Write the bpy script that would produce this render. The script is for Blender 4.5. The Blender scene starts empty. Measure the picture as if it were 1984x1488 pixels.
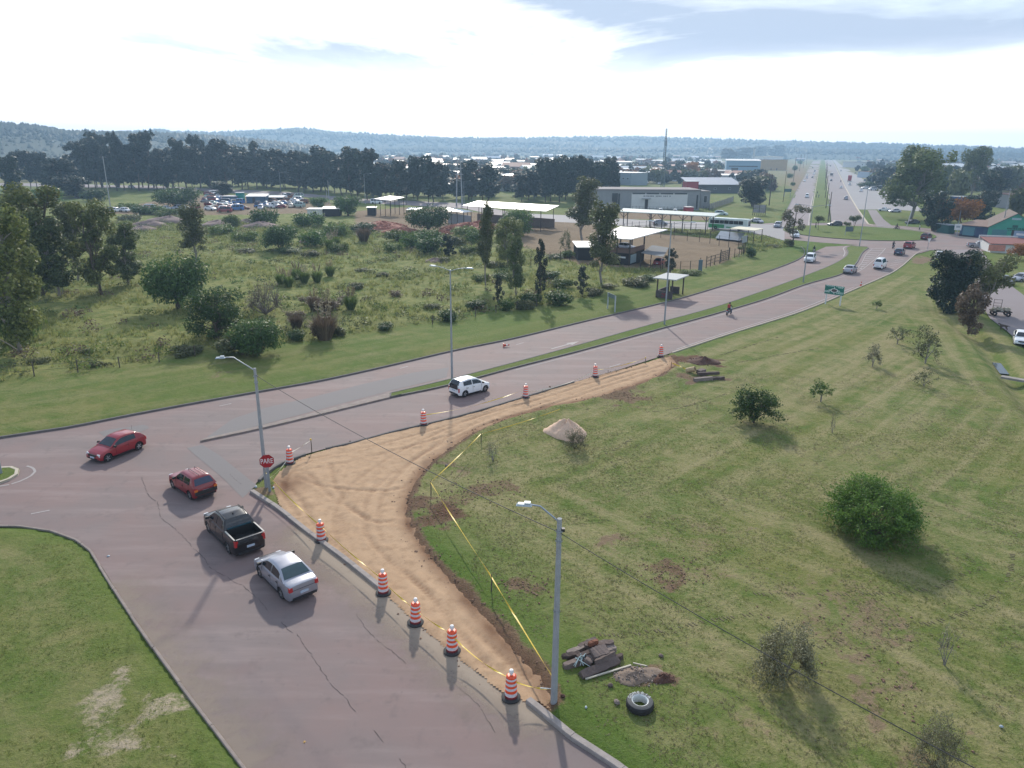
import bpy, math, random
import numpy as np
from mathutils import Vector, Matrix
R = math.radians
S = bpy.context.scene
COL = S.collection
random.seed(11)
rng = np.random.default_rng(11)

# ------------------------------------------------------------------ camera
F, HZ, ROLL, CAMH = 1433.0, 287.0, 0.5, 21.0          # focal length in photo pixels, horizon row, roll, flying height
TH = math.atan((744 - HZ) / F)
cam = bpy.data.cameras.new('camera'); cam_ob = bpy.data.objects.new('camera', cam); COL.objects.link(cam_ob)
cam.sensor_width = 36; cam.lens = F / 1984 * 36; cam.clip_start = 0.5; cam.clip_end = 20000
cam_ob.matrix_world = Matrix.Translation((0, 0, CAMH)) @ Matrix.Rotation(R(90) - TH, 4, 'X') @ Matrix.Rotation(R(ROLL), 4, 'Z')
S.camera = cam_ob

# ------------------------------------------------------------------ sky, sun, exposure
SUN_EL, SUN_AZ = 29.0, -3.9                           # sun is ahead of the viewer, a little left
w = bpy.data.worlds.new('World'); S.world = w; w.use_nodes = True
nt = w.node_tree; nt.nodes.clear()
def wn(t, **k):
    n = nt.nodes.new(t)
    for a, b in k.items(): setattr(n, a, b)
    return n
out = wn('ShaderNodeOutputWorld'); bg = wn('ShaderNodeBackground'); bg.inputs['Strength'].default_value = 0.13
sky = wn('ShaderNodeTexSky'); sky.sky_type = 'NISHITA'; sky.sun_disc = False
sky.sun_elevation = R(SUN_EL); sky.sun_rotation = R(SUN_AZ); sky.altitude = 50; sky.air_density = 1.0; sky.dust_density = 1.2; sky.ozone_density = 1.0
# a layer of thin streaky cloud: noise on the plane the cloud sheet lies in
tc = wn('ShaderNodeTexCoord'); sep = wn('ShaderNodeSeparateXYZ'); nt.links.new(tc.outputs['Generated'], sep.inputs[0])
def math_(op, a, b=None, clamp=False):
    n = wn('ShaderNodeMath', operation=op, use_clamp=clamp)
    for i, v in enumerate((a, b)):
        if v is None: continue
        if isinstance(v, (int, float)): n.inputs[i].default_value = v
        else: nt.links.new(v, n.inputs[i])
    return n.outputs[0]
zc = math_('ADD', math_('MAXIMUM', sep.outputs['Z'], 0.0), 0.055)
comb = wn('ShaderNodeCombineXYZ')
nt.links.new(math_('DIVIDE', sep.outputs['X'], zc), comb.inputs[0]); nt.links.new(math_('DIVIDE', sep.outputs['Y'], zc), comb.inputs[1])
mp = wn('ShaderNodeMapping'); mp.inputs['Scale'].default_value = (0.34, 0.24, 1); mp.inputs['Rotation'].default_value = (0, 0, R(-22)); mp.inputs['Location'].default_value = (1.2, 0.62, 0)
nt.links.new(comb.outputs[0], mp.inputs[0])
nz = wn('ShaderNodeTexNoise'); nz.inputs['Scale'].default_value = 1.0; nz.inputs['Detail'].default_value = 10; nz.inputs['Roughness'].default_value = 0.58; nz.inputs['Distortion'].default_value = 0.5
nt.links.new(mp.outputs[0], nz.inputs['Vector'])
cr = wn('ShaderNodeValToRGB'); cr.color_ramp.elements[0].position = .36; cr.color_ramp.elements[0].color = (0.10, 0.10, 0.10, 1); cr.color_ramp.elements[1].position = .56
nt.links.new(nz.outputs['Fac'], cr.inputs[0])
# the sheet of cloud thickens toward the horizon
lowb = wn('ShaderNodeMapRange'); lowb.interpolation_type = 'SMOOTHSTEP'; nt.links.new(math_('ADD', sep.outputs['Z'], math_('MULTIPLY', math_('SUBTRACT', nz.outputs['Fac'], .5), .12)), lowb.inputs[0]); lowb.inputs[1].default_value = 0.140; lowb.inputs[2].default_value = 0.055
cov = math_('MAXIMUM', cr.outputs[0], math_('MULTIPLY', lowb.outputs[0], 0.93))
nz2 = wn('ShaderNodeTexNoise'); nz2.inputs['Scale'].default_value = 1.7; nz2.inputs['Detail'].default_value = 7
mp2 = wn('ShaderNodeMapping'); mp2.inputs['Location'].default_value = (5.2, 1.7, 0); nt.links.new(mp.outputs[0], mp2.inputs[0]); nt.links.new(mp2.outputs[0], nz2.inputs['Vector'])
cc = wn('ShaderNodeMix', data_type='RGBA'); cc.inputs[6].default_value = (3.1, 3.7, 4.7, 1); cc.inputs[7].default_value = (9.8, 10.0, 10.2, 1)
nt.links.new(math_('MAXIMUM', math_('MULTIPLY', math_('SUBTRACT', nz2.outputs['Fac'], 0.50), 2.6, True), math_('MULTIPLY', lowb.outputs[0], .97)), cc.inputs[0])
mx = wn('ShaderNodeMix', data_type='RGBA'); nt.links.new(cov, mx.inputs[0]); nt.links.new(sky.outputs[0], mx.inputs[6]); nt.links.new(cc.outputs[2], mx.inputs[7])
nt.links.new(mx.outputs[2], bg.inputs['Color']); nt.links.new(bg.outputs[0], out.inputs['Surface'])

sl = bpy.data.lights.new('sun', 'SUN'); sl.energy = 2.9; sl.angle = R(1.6); sl.color = (1.0, 0.93, 0.82)
so = bpy.data.objects.new('sun', sl); COL.objects.link(so)
sd = Vector((math.sin(R(SUN_AZ)) * math.cos(R(SUN_EL)), math.cos(R(SUN_AZ)) * math.cos(R(SUN_EL)), math.sin(R(SUN_EL))))
so.rotation_euler = sd.to_track_quat('Z', 'Y').to_euler(); so.location = (0, 60, 80)
S.view_settings.view_transform = 'Standard'; S.view_settings.look = 'None'; S.view_settings.gamma = 1; S.view_settings.use_curve_mapping = False
S.view_settings.exposure = 0.50
S.render.engine = 'CYCLES'
S.cycles.max_bounces = 5; S.cycles.diffuse_bounces = 2; S.cycles.glossy_bounces = 2; S.cycles.transmission_bounces = 3; S.cycles.transparent_max_bounces = 8; S.cycles.volume_bounces = 0
S.cycles.caustics_reflective = False; S.cycles.caustics_refractive = False

# ------------------------------------------------------------------ measuring the photograph: pixel -> place on the ground
CR, SR = math.cos(R(ROLL)), math.sin(R(ROLL))
def ray(px, py):
    x = (px - 992) / F; y = -(py - 744) / F
    x, y = x * CR - y * SR, x * SR + y * CR
    return (x, math.cos(TH) + y * math.sin(TH), -math.sin(TH) + y * math.cos(TH))
def P(px, py, z=0.0):
    d = ray(px, py); t = (z - CAMH) / d[2]
    return Vector((d[0] * t, d[1] * t, z))
def PP(pts, z=0.0): return [P(a, b, z) for a, b in pts]
def pix(p):
    v = Vector((p[0], p[1], p[2] - CAMH))
    fx = v.x; fy = v.y * math.cos(TH) - v.z * math.sin(TH); fz = v.y * math.sin(TH) + v.z * math.cos(TH)
    x, y = fx / fy, fz / fy
    x, y = x * CR + y * SR, -x * SR + y * CR
    return 992 + F * x, 744 - F * y
def height_at(base, py):
    lo, hi = 0.0, 80.0
    for _ in range(40):
        m = (lo + hi) / 2
        if pix((base[0], base[1], m))[1] > py: lo = m
        else: hi = m
    return lo
def width_at(base, wpx):
    d = base[1] * math.cos(TH) + (CAMH - base[2]) * math.sin(TH)
    return wpx * d / F

# ------------------------------------------------------------------ materials
MATS = {}
def new_mat(name):
    m = bpy.data.materials.new(name); m.use_nodes = True; t = m.node_tree; t.nodes.clear()
    o = t.nodes.new('ShaderNodeOutputMaterial'); b = t.nodes.new('ShaderNodeBsdfPrincipled'); t.links.new(b.outputs[0], o.inputs[0])
    return m, t, b, o
def M(name, col, rough=0.6, metal=0.0, var=0.12, scale=4.0, bump=0.0, bscale=30.0, coat=0.0, spec=0.5, emit=0.0, alpha=1.0):
    if name in MATS: return MATS[name]
    m, t, b, o = new_mat(name)
    b.inputs['Roughness'].default_value = rough; b.inputs['Metallic'].default_value = metal
    b.inputs['Coat Weight'].default_value = coat; b.inputs['Coat Roughness'].default_value = 0.06; b.inputs['Specular IOR Level'].default_value = spec
    tc = t.nodes.new('ShaderNodeTexCoord'); n = t.nodes.new('ShaderNodeTexNoise'); n.inputs['Scale'].default_value = scale; n.inputs['Detail'].default_value = 6; n.inputs['Roughness'].default_value = 0.65
    t.links.new(tc.outputs['Object'], n.inputs['Vector'])
    mix = t.nodes.new('ShaderNodeMix'); mix.data_type = 'RGBA'
    c = tuple(col)[:3]
    mix.inputs[6].default_value = tuple(max(0, v * (1 - var * 1.6)) for v in c) + (1,); mix.inputs[7].default_value = tuple(min(1, v * (1 + var * 1.6)) for v in c) + (1,)
    t.links.new(n.outputs['Fac'], mix.inputs[0]); t.links.new(mix.outputs[2], b.inputs['Base Color'])
    if bump:
        n2 = t.nodes.new('ShaderNodeTexNoise'); n2.inputs['Scale'].default_value = bscale; n2.inputs['Detail'].default_value = 4; t.links.new(tc.outputs['Object'], n2.inputs['Vector'])
        bp = t.nodes.new('ShaderNodeBump'); bp.inputs['Strength'].default_value = bump; bp.inputs['Distance'].default_value = 0.03
        t.links.new(n2.outputs['Fac'], bp.inputs['Height']); t.links.new(bp.outputs[0], b.inputs['Normal'])
    MATS[name] = m
    return m
def paint(name, col, rough=0.28, metal=0.0): return M('paint_' + name, col, rough, metal, var=0.06, scale=2.0, coat=0.5)
def leaf_mat(name, c1, c2, trans=0.35):
    if name in MATS: return MATS[name]
    m = bpy.data.materials.new(name); m.use_nodes = True; t = m.node_tree; t.nodes.clear()
    N = t.nodes.new; L = t.links.new
    o = N('ShaderNodeOutputMaterial'); d = N('ShaderNodeBsdfPrincipled'); d.inputs['Roughness'].default_value = 0.55; d.inputs['Specular IOR Level'].default_value = 0.25
    tr = N('ShaderNodeBsdfTranslucent'); mi = N('ShaderNodeMixShader'); mi.inputs[0].default_value = trans
    at = N('ShaderNodeAttribute'); at.attribute_name = 'var'; oi = N('ShaderNodeObjectInfo')
    mix = N('ShaderNodeMix'); mix.data_type = 'RGBA'; mix.inputs[6].default_value = tuple(c1) + (1,); mix.inputs[7].default_value = tuple(c2) + (1,)
    L(at.outputs['Fac'], mix.inputs[0])
    hs = N('ShaderNodeHueSaturation'); ma = N('ShaderNodeMath'); ma.operation = 'MULTIPLY_ADD'; ma.inputs[1].default_value = 0.4; ma.inputs[2].default_value = 0.8
    L(oi.outputs['Random'], ma.inputs[0]); L(ma.outputs[0], hs.inputs['Value']); L(mix.outputs[2], hs.inputs['Color'])
    L(hs.outputs[0], d.inputs['Base Color']); L(hs.outputs[0], tr.inputs['Color'])
    L(d.outputs[0], mi.inputs[1]); L(tr.outputs[0], mi.inputs[2]); L(mi.outputs[0], o.inputs[0])
    MATS[name] = m
    return m

# ------------------------------------------------------------------ mesh helpers
class MB:
    def __init__(s): s.v = []; s.f = []; s.mi = []
    def add(s, vs, fs, mi=0):
        n = len(s.v); s.v += [tuple(v) for v in vs]; s.f += [tuple(i + n for i in f) for f in fs]; s.mi += [mi] * len(fs); return s
    def box(s, c, d, rz=0.0, mi=0, m=None, taper=1.0):
        x, y, z = d[0] / 2, d[1] / 2, d[2] / 2
        vs = [Vector((a * x * (taper if cc > 0 else 1), b * y * (taper if cc > 0 else 1), cc * z)) for cc in (-1, 1) for a, b in ((-1, -1), (1, -1), (1, 1), (-1, 1))]
        mt = Matrix.Translation(c) @ (m if m else Matrix.Rotation(rz, 4, 'Z'))
        return s.add([mt @ v for v in vs], [(3, 2, 1, 0), (4, 5, 6, 7), (0, 1, 5, 4), (1, 2, 6, 5), (2, 3, 7, 6), (3, 0, 4, 7)], mi)
    def tube(s, pts, rs, n=8, mi=0, cap=True):
        pts = [Vector(p) for p in pts]
        if isinstance(rs, (int, float)): rs = [rs] * len(pts)
        rings = []; base = len(s.v); up = None
        for i, p in enumerate(pts):
            t = (pts[min(i + 1, len(pts) - 1)] - pts[max(i - 1, 0)])
            t = t.normalized() if t.length > 1e-9 else Vector((0, 0, 1))
            if up is None: up = Vector((1, 0, 0)) if abs(t.x) < 0.8 else Vector((0, 1, 0))
            a = up - t * up.dot(t); a = a.normalized() if a.length > 1e-6 else t.orthogonal().normalized()
            up = a; b = t.cross(a)
            s.v += [tuple(p + (a * math.cos(2 * math.pi * k / n) + b * math.sin(2 * math.pi * k / n)) * rs[i]) for k in range(n)]
        for i in range(len(pts) - 1):
            for k in range(n):
                q = base + i * n
                s.f.append((q + k, q + (k + 1) % n, q + n + (k + 1) % n, q + n + k)); s.mi.append(mi)
        if cap:
            s.f.append(tuple(base + k for k in range(n))[::-1]); s.mi.append(mi)
            q = base + (len(pts) - 1) * n; s.f.append(tuple(q + k for k in range(n))); s.mi.append(mi)
        return s
    def lathe(s, prof, n=20, mi=0, m=None, mis=None):
        base = len(s.v)
        for r, z in prof:
            for k in range(n):
                v = Vector((r * math.cos(2 * math.pi * k / n), r * math.sin(2 * math.pi * k / n), z))
                s.v.append(tuple(m @ v) if m else tuple(v))
        for i in range(len(prof) - 1):
            for k in range(n):
                q = base + i * n
                s.f.append((q + k, q + (k + 1) % n, q + n + (k + 1) % n, q + n + k)); s.mi.append(mis[i] if mis else mi)
        return s
    def poly(s, pts, mi=0): return s.add(pts, [tuple(range(len(pts)))], mi)
    def prism(s, pts, z0, z1, mi=0):
        n = len(pts)
        vs = [(p[0], p[1], z0) for p in pts] + [(p[0], p[1], z1) for p in pts]
        fs = [tuple(range(n))[::-1], tuple(range(n, 2 * n))] + [(i, (i + 1) % n, n + (i + 1) % n, n + i) for i in range(n)]
        return s.add(vs, fs, mi)
    def mesh(s, name, mats=(), smooth=None):
        me = bpy.data.meshes.new(name); me.from_pydata(s.v, [], s.f)
        for m in mats: me.materials.append(m)
        if len(mats) > 1: me.polygons.foreach_set('material_index', s.mi)
        if smooth is not None:
            me.polygons.foreach_set('use_smooth', [True] * len(s.f))
            try: me.set_sharp_from_angle(angle=R(smooth))
            except Exception: pass
        me.update(); return me
    def build(s, name, mats, parent=None, smooth=None):
        if not isinstance(mats, (list, tuple)): mats = [mats]
        return obj(name, s.mesh(name, mats, smooth), parent)
def obj(name, me, parent=None, loc=None, rz=None, mat=None):
    o = bpy.data.objects.new(name, me); COL.objects.link(o)
    if parent: o.parent = parent
    if loc is not None: o.location = loc
    if rz is not None: o.rotation_euler = (0, 0, rz)
    if mat is not None:
        o.material_slots[0].link = 'OBJECT'; o.material_slots[0].material = mat
    return o
def tag(o, label=None, cat=None, group=None, kind=None):
    if label: o['label'] = label
    if cat: o['category'] = cat
    if group: o['group'] = group
    if kind: o['kind'] = kind
    return o
def thing(name, label, cat, loc=(0, 0, 0), rz=0.0, group=None):
    o = bpy.data.objects.new(name, None); COL.objects.link(o); o.location = loc; o.rotation_euler = (0, 0, rz); o.empty_display_size = 0.3
    return tag(o, label, cat, group)
def copy_tree(o, parent=None):
    c = o.copy(); COL.objects.link(c); c.parent = parent
    for ch in o.children: copy_tree(ch, c)
    return c
def np_mesh(name, V, Q, mats, var=None, smooth=False):
    """V (n,3), Q (m,4) quads or (m,3) triangles"""
    me = bpy.data.meshes.new(name); k = Q.shape[1]
    me.vertices.add(len(V)); me.vertices.foreach_set('co', np.asarray(V, np.float32).ravel())
    me.loops.add(Q.size); me.loops.foreach_set('vertex_index', np.asarray(Q, np.int32).ravel())
    me.polygons.add(len(Q)); me.polygons.foreach_set('loop_start', np.arange(0, Q.size, k, dtype=np.int32)); me.polygons.foreach_set('loop_total', np.full(len(Q), k, np.int32))
    if smooth: me.polygons.foreach_set('use_smooth', np.ones(len(Q), bool))
    for m in mats: me.materials.append(m)
    if var is not None:
        a = me.attributes.new('var', 'FLOAT', 'POINT'); a.data.foreach_set('value', np.asarray(var, np.float32))
    me.update(calc_edges=True); me.validate(); return me
def spline(pts, step=1.0, closed=False):
    pts = [Vector((p[0], p[1], p[2] if len(p) > 2 else 0)) for p in pts]; n = len(pts); res = []
    rngi = range(n if closed else n - 1)
    for i in rngi:
        p0 = pts[(i - 1) % n] if closed or i > 0 else pts[0] * 2 - pts[1]
        p1, p2 = pts[i], pts[(i + 1) % n]
        p3 = pts[(i + 2) % n] if closed or i + 2 < n else p2 * 2 - p1
        k = max(1, int((p2 - p1).length / step))
        for j in range(k):
            t = j / k
            res.append(0.5 * ((2 * p1) + (p2 - p0) * t + (2 * p0 - 5 * p1 + 4 * p2 - p3) * t * t + (3 * p1 - p0 - 3 * p2 + p3) * t ** 3))
    if not closed: res.append(pts[-1])
    return res
def resample(pts, step):
    out = [pts[0].copy()]; acc = 0.0
    for a, b in zip(pts[:-1], pts[1:]):
        L = (b - a).length
        if L < 1e-9: continue
        d = step - acc
        while d <= L: out.append(a + (b - a) * (d / L)); d += step
        acc = (acc + L) % step
    return out
def vnoise(x, y, sc, seed=0):
    """smooth value noise, vectorised"""
    x = np.asarray(x) / sc; y = np.asarray(y) / sc
    xi = np.floor(x).astype(np.int64); yi = np.floor(y).astype(np.int64); fx = x - xi; fy = y - yi
    fx = fx * fx * (3 - 2 * fx); fy = fy * fy * (3 - 2 * fy)
    def h(a, b):
        v = (a * 374761393 + b * 668265263 + seed * 974711) & 0xffffffff
        v = ((v ^ (v >> 13)) * 1274126177) & 0xffffffff
        return ((v ^ (v >> 16)) & 0xffff) / 65535.0
    return (h(xi, yi) * (1 - fx) + h(xi + 1, yi) * fx) * (1 - fy) + (h(xi, yi + 1) * (1 - fx) + h(xi + 1, yi + 1) * fx) * fy
def sdf(x, y, poly):
    """signed distance to a closed polygon, negative inside"""
    d = np.full(x.shape, 1e18); ins = np.zeros(x.shape, bool); n = len(poly)
    for i in range(n):
        ax, ay = poly[i][0], poly[i][1]; bx, by = poly[(i + 1) % n][0], poly[(i + 1) % n][1]
        ex, ey = bx - ax, by - ay; wx, wy = x - ax, y - ay
        t = np.clip((wx * ex + wy * ey) / max(ex * ex + ey * ey, 1e-12), 0, 1)
        dx, dy = wx - ex * t, wy - ey * t
        d = np.minimum(d, dx * dx + dy * dy)
        if ay != by:
            c = ((ay <= y) & (by > y)) | ((by <= y) & (ay > y))
            ins ^= c & (x < ax + (y - ay) / (by - ay) * ex)
    d = np.sqrt(d); return np.where(ins, -d, d)
def linedist(x, y, pts):
    d = np.full(x.shape, 1e18)
    for a, b in zip(pts[:-1], pts[1:]):
        ex, ey = b[0] - a[0], b[1] - a[1]; wx, wy = x - a[0], y - a[1]
        t = np.clip((wx * ex + wy * ey) / max(ex * ex + ey * ey, 1e-12), 0, 1)
        d = np.minimum(d, (wx - ex * t) ** 2 + (wy - ey * t) ** 2)
    return np.sqrt(d)
def smooth01(t): t = np.clip(t, 0, 1); return t * t * (3 - 2 * t)

# ================================================================== SETTING
class NG:
    def __init__(s, name):
        s.m = bpy.data.materials.new(name); s.m.use_nodes = True; s.t = s.m.node_tree; s.t.nodes.clear(); MATS[name] = s.m
    def n(s, typ, **k):
        x = s.t.nodes.new(typ)
        for a, b in k.items(): setattr(x, a, b)
        return x
    def put(s, sock, v):
        if isinstance(v, (int, float)): sock.default_value = v
        elif isinstance(v, tuple): sock.default_value = v + (1,) if len(v) == 3 and sock.type == 'RGBA' else v
        else: s.t.links.new(v, sock)
    def math(s, op, a, b=0.0, clamp=False):
        x = s.n('ShaderNodeMath', operation=op, use_clamp=clamp); s.put(x.inputs[0], a); s.put(x.inputs[1], b); return x.outputs[0]
    def mix(s, f, a, b, blend='MIX'):
        x = s.n('ShaderNodeMix', data_type='RGBA', blend_type=blend); s.put(x.inputs[0], f); s.put(x.inputs[6], a); s.put(x.inputs[7], b); return x.outputs[2]
    def noise(s, vec, scale, detail=5, rough=0.6, dist=0.0):
        x = s.n('ShaderNodeTexNoise'); s.put(x.inputs['Vector'], vec); x.inputs['Scale'].default_value = scale; x.inputs['Detail'].default_value = detail; x.inputs['Roughness'].default_value = rough; x.inputs['Distortion'].default_value = dist; return x.outputs['Fac']
    def ramp(s, f, a, b):
        x = s.n('ShaderNodeMapRange'); x.interpolation_type = 'SMOOTHSTEP'; s.put(x.inputs[0], f); x.inputs[1].default_value = a; x.inputs[2].default_value = b; return x.outputs[0]
    def mapping(s, vec, loc=(0, 0, 0), rot=(0, 0, 0), scale=(1, 1, 1)):
        x = s.n('ShaderNodeMapping'); s.put(x.inputs[0], vec); x.inputs[1].default_value = loc; x.inputs[2].default_value = rot; x.inputs[3].default_value = scale; return x.outputs[0]
    def attr(s, name): return s.n('ShaderNodeAttribute', attribute_name=name)
    def pos(s): return s.n('ShaderNodeNewGeometry').outputs['Position']
    def finish(s, col, rough=0.8, height=None, bstr=0.5, bdist=0.05, spec=0.3, alpha=None):
        b = s.n('ShaderNodeBsdfPrincipled'); o = s.n('ShaderNodeOutputMaterial'); s.put(b.inputs['Base Color'], col); s.put(b.inputs['Roughness'], rough); b.inputs['Specular IOR Level'].default_value = spec
        if height is not None:
            bp = s.n('ShaderNodeBump'); bp.inputs['Strength'].default_value = bstr; bp.inputs['Distance'].default_value = bdist; s.put(bp.inputs['Height'], height); s.t.links.new(bp.outputs[0], b.inputs['Normal'])
        if alpha is not None:
            s.put(b.inputs['Alpha'], alpha)
        s.t.links.new(b.outputs[0], o.inputs[0]); return s.m

AVE_ANG = math.atan2((P(1000, 710) - P(500, 829)).y, (P(1000, 710) - P(500, 829)).x)
# --- ground: grass, straw, bare soil
g = NG('ground_cover'); p = g.pos(); a1 = g.attr('cover'); a2 = g.attr('cover2')
sp = g.n('ShaderNodeSeparateColor'); g.put(sp.inputs[0], a1.outputs['Color']); sp2 = g.n('ShaderNodeSeparateColor'); g.put(sp2.inputs[0], a2.outputs['Color'])
dirt, dry, lush = sp.outputs[0], sp.outputs[1], sp.outputs[2]; mow, wild, red = sp2.outputs[0], sp2.outputs[1], sp2.outputs[2]
big = g.noise(p, 0.09, 4, .55); mid = g.noise(p, 0.55, 6, .65, .6); fine = g.noise(p, 5.0, 6, .75); vfine = g.noise(p, 16.0, 3, .7)
col = g.mix(g.ramp(g.math('ADD', g.math('MULTIPLY', big, .5), g.math('MULTIPLY', mid, .5)), .36, .66), (.096, .148, .030), (.178, .182, .056))
col = g.mix(g.math('MULTIPLY', lush, g.ramp(mid, .25, .6)), col, (.080, .145, .024))
# mown strips run parallel to the road edge
cmb = g.n('ShaderNodeCombineXYZ'); g.put(cmb.inputs[0], g.math('MULTIPLY', mow, 60.0)); g.put(cmb.inputs[1], 0.0)
wv = g.n('ShaderNodeVectorMath', operation='ADD'); g.put(wv.inputs[0], cmb.outputs[0]); g.put(wv.inputs[1], g.mapping(p, scale=(.035, .035, 0)))
strip = g.noise(wv.outputs[0], 0.55, 4, .6, .3)
straw = g.math('MULTIPLY', dry, g.ramp(g.math('ADD', g.math('MULTIPLY', strip, .55), g.math('ADD', g.math('MULTIPLY', mid, .35), g.math('MULTIPLY', fine, .35))), .50, .80))
col = g.mix(straw, col, g.mix(vfine, (.255, .220, .108), (.35, .305, .168)))
col = g.mix(g.math('MULTIPLY', wild, g.ramp(mid, .42, .62)), col, g.mix(big, (.280, .260, .095), (.155, .185, .052)))
soil = g.mix(red, g.mix(fine, (.165, .120, .075), (.30, .225, .145)), g.mix(fine, (.085, .046, .032), (.155, .085, .055)))
dm = g.ramp(g.math('ADD', dirt, g.math('SUBTRACT', g.math('MULTIPLY', g.math('ADD', g.math('MULTIPLY', mid, 1.3), fine), .75), .86)), .36, .66)
soil = g.mix(a2.outputs['Alpha'], soil, g.mix(fine, (.30, .245, .17), (.46, .385, .28)))
col = g.mix(dm, col, soil)
col = g.mix(g.math('MULTIPLY', g.ramp(vfine, .48, .28), .25), col, (.05, .06, .022))
clmp = g.noise(p, 2.4, 5, .7)
col = g.mix(g.math('MULTIPLY', g.ramp(clmp, .50, .34), .22), col, (.060, .070, .024))  # small shadows between grass clumps painted in as darker colour
g.finish(col, .95, g.math('ADD', g.math('ADD', g.math('MULTIPLY', fine, .7), g.math('MULTIPLY', vfine, .35)), clmp), .75, .15, .1)
# --- asphalt, pinkish and worn
def asphalt(name, ang):
  g = NG(name); p = g.pos(); st = g.mapping(p, rot=(0, 0, -ang), scale=(.10, .85, 1))
  big = g.noise(p, .13, 4, .6); mid = g.noise(p, .8, 6, .7); fine = g.noise(p, 30, 4, .85); strk = g.noise(st, 1.0, 5, .6)
  col = g.mix(g.ramp(big, .35, .66), (.215, .152, .142), (.188, .152, .147)); col = g.mix(g.math('MULTIPLY', g.ramp(strk, .45, .72), .65), col, (.268, .212, .200)); col = g.mix(g.math('MULTIPLY', g.ramp(mid, .52, .75), .7), col, (.140, .112, .108)); col = g.mix(g.math('MULTIPLY', g.ramp(g.noise(p, 3.3, 3, .6), .66, .80), .55), col, (.085, .072, .072))
  col = g.mix(g.math('MULTIPLY', g.ramp(fine, .56, .74), .25), col, (.32, .29, .29)); col = g.mix(g.math('MULTIPLY', g.ramp(fine, .42, .28), .35), col, (.08, .07, .075))
  g.finish(col, .82, fine, .12, .01, .3)
SS_ANG = math.atan2((P(735, 1145) - P(530, 985)).y, (P(735, 1145) - P(530, 985)).x)
asphalt('asphalt', AVE_ANG); asphalt('asphalt_side', SS_ANG)
g = NG('asphalt_patch'); p = g.pos(); fine = g.noise(p, 20, 4, .8); mid = g.noise(p, .9, 5, .7)
g.finish(g.mix(mid, g.mix(fine, (.175, .160, .160), (.225, .208, .205)), (.19, .175, .173)), .85, fine, .15, .01, .25)
g = NG('far_asphalt'); p = g.pos(); big = g.noise(p, .05, 4, .6)
g.finish(g.mix(big, (.21, .175, .178), (.255, .225, .228)), .85)
g = NG('lot_asphalt'); p = g.pos(); big = g.noise(p, .08, 4, .6)
g.finish(g.mix(big, (.25, .24, .245), (.31, .295, .295)), .85)
# --- excavated tan soil
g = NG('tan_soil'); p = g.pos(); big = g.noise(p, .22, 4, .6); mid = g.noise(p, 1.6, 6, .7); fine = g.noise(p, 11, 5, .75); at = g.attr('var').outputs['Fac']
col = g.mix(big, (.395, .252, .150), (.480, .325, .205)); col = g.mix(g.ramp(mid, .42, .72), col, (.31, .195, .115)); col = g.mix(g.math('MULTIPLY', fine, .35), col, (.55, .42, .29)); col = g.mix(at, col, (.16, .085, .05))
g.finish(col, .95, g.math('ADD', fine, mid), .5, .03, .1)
g = NG('sand_dust'); p = g.pos(); mid = g.noise(p, 1.3, 6, .7); fine = g.noise(p, 14, 4, .7); at = g.attr('var').outputs['Fac']
g.finish(g.mix(fine, (.33, .265, .205), (.40, .33, .26)), .95, None, alpha=g.math('MULTIPLY', at, g.ramp(g.math('ADD', mid, g.math('MULTIPLY', at, .35)), .38, .75), True))
concrete = M('kerb_concrete', (.30, .265, .245), .9, var=.30, scale=2.5, bump=.5, bscale=18)
dark_conc = M('kerb_dark', (.135, .125, .12), .9, var=.25, scale=2.0, bump=.4)
white_line = M('road_white', (.33, .30, .29), .8, var=.25, scale=6)
yellow_line = M('kerb_pale', (.46, .40, .32), .85, var=.2, scale=3)

Npts = PP([(-420, 925), (-200, 888), (0, 850), (128, 831), (255, 806), (383, 782), (500, 761), (628, 738), (755, 710), (883, 680), (1000, 656), (1128, 625), (1296, 585), (1383, 560), (1484, 528), (1540, 507), (1557, 497)])
NW = PP([(1557, 497), (1560, 489), (1554, 479), (1535, 471), (1509, 464), (1484, 457), (1440, 450), (1380, 446)])
Spts = PP([(1803, 484), (1790, 485.5), (1781, 488), (1771, 494), (1761, 503), (1746, 516), (1726, 529), (1700, 541), (1656, 560), (1586, 590), (1535, 609), (1484, 625), (1400, 651), (1300, 684)])
Dpts = PP([(1300, 684), (1200, 716), (1110, 741)])
Kpts = PP([(1110, 741), (1000, 774), (883, 808), (755, 838), (679, 859), (628, 870)])
Cpts = PP([(628, 870), (584, 882), (545, 898), (515, 916), (497, 935), (484, 955)])
SRpts = PP([(484, 955), (530, 985), (600, 1040), (660, 1085), (735, 1145)])
SRgap = PP([(735, 1145), (800, 1200), (870, 1258), (940, 1312), (1018, 1363)])
SRpts2 = PP([(1018, 1363), (1050, 1389), (1100, 1431), (1190, 1490), (1290, 1570), (1500, 1745)])
SLpts = PP([(560, 1600), (478, 1488), (430, 1425), (380, 1360), (320, 1280), (270, 1210), (230, 1150), (200, 1102), (178, 1066), (150, 1045), (100, 1027), (40, 1018), (-40, 1017), (-200, 1030), (-420, 1065)])
sN, sNW, sS, sK, sC, sSR, sSR2, sSL = [spline(q, 1.5) for q in (Npts, NW, Spts, Kpts, Cpts, SRpts, SRpts2, SLpts)]
ave_poly = sN + PP([(1600, 478), (1700, 473)]) + sS + Dpts[1:] + sK[1:] + sC[1:] + PP([(300, 1010)]) + [q for q in sSL if pix((q.x, q.y, 0))[1] < 1075 and pix((q.x, q.y, 0))[0] < 190]
side_poly = [q for q in sSL if pix((q.x, q.y, 0))[1] >= 1030 and pix((q.x, q.y, 0))[0] > 100][::1]
side_poly = side_poly + PP([(200, 1000), (400, 950)]) + sC[-2:] + sSR[1:] + SRgap[1:] + sSR2[1:] + PP([(700, 1760)])
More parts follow.
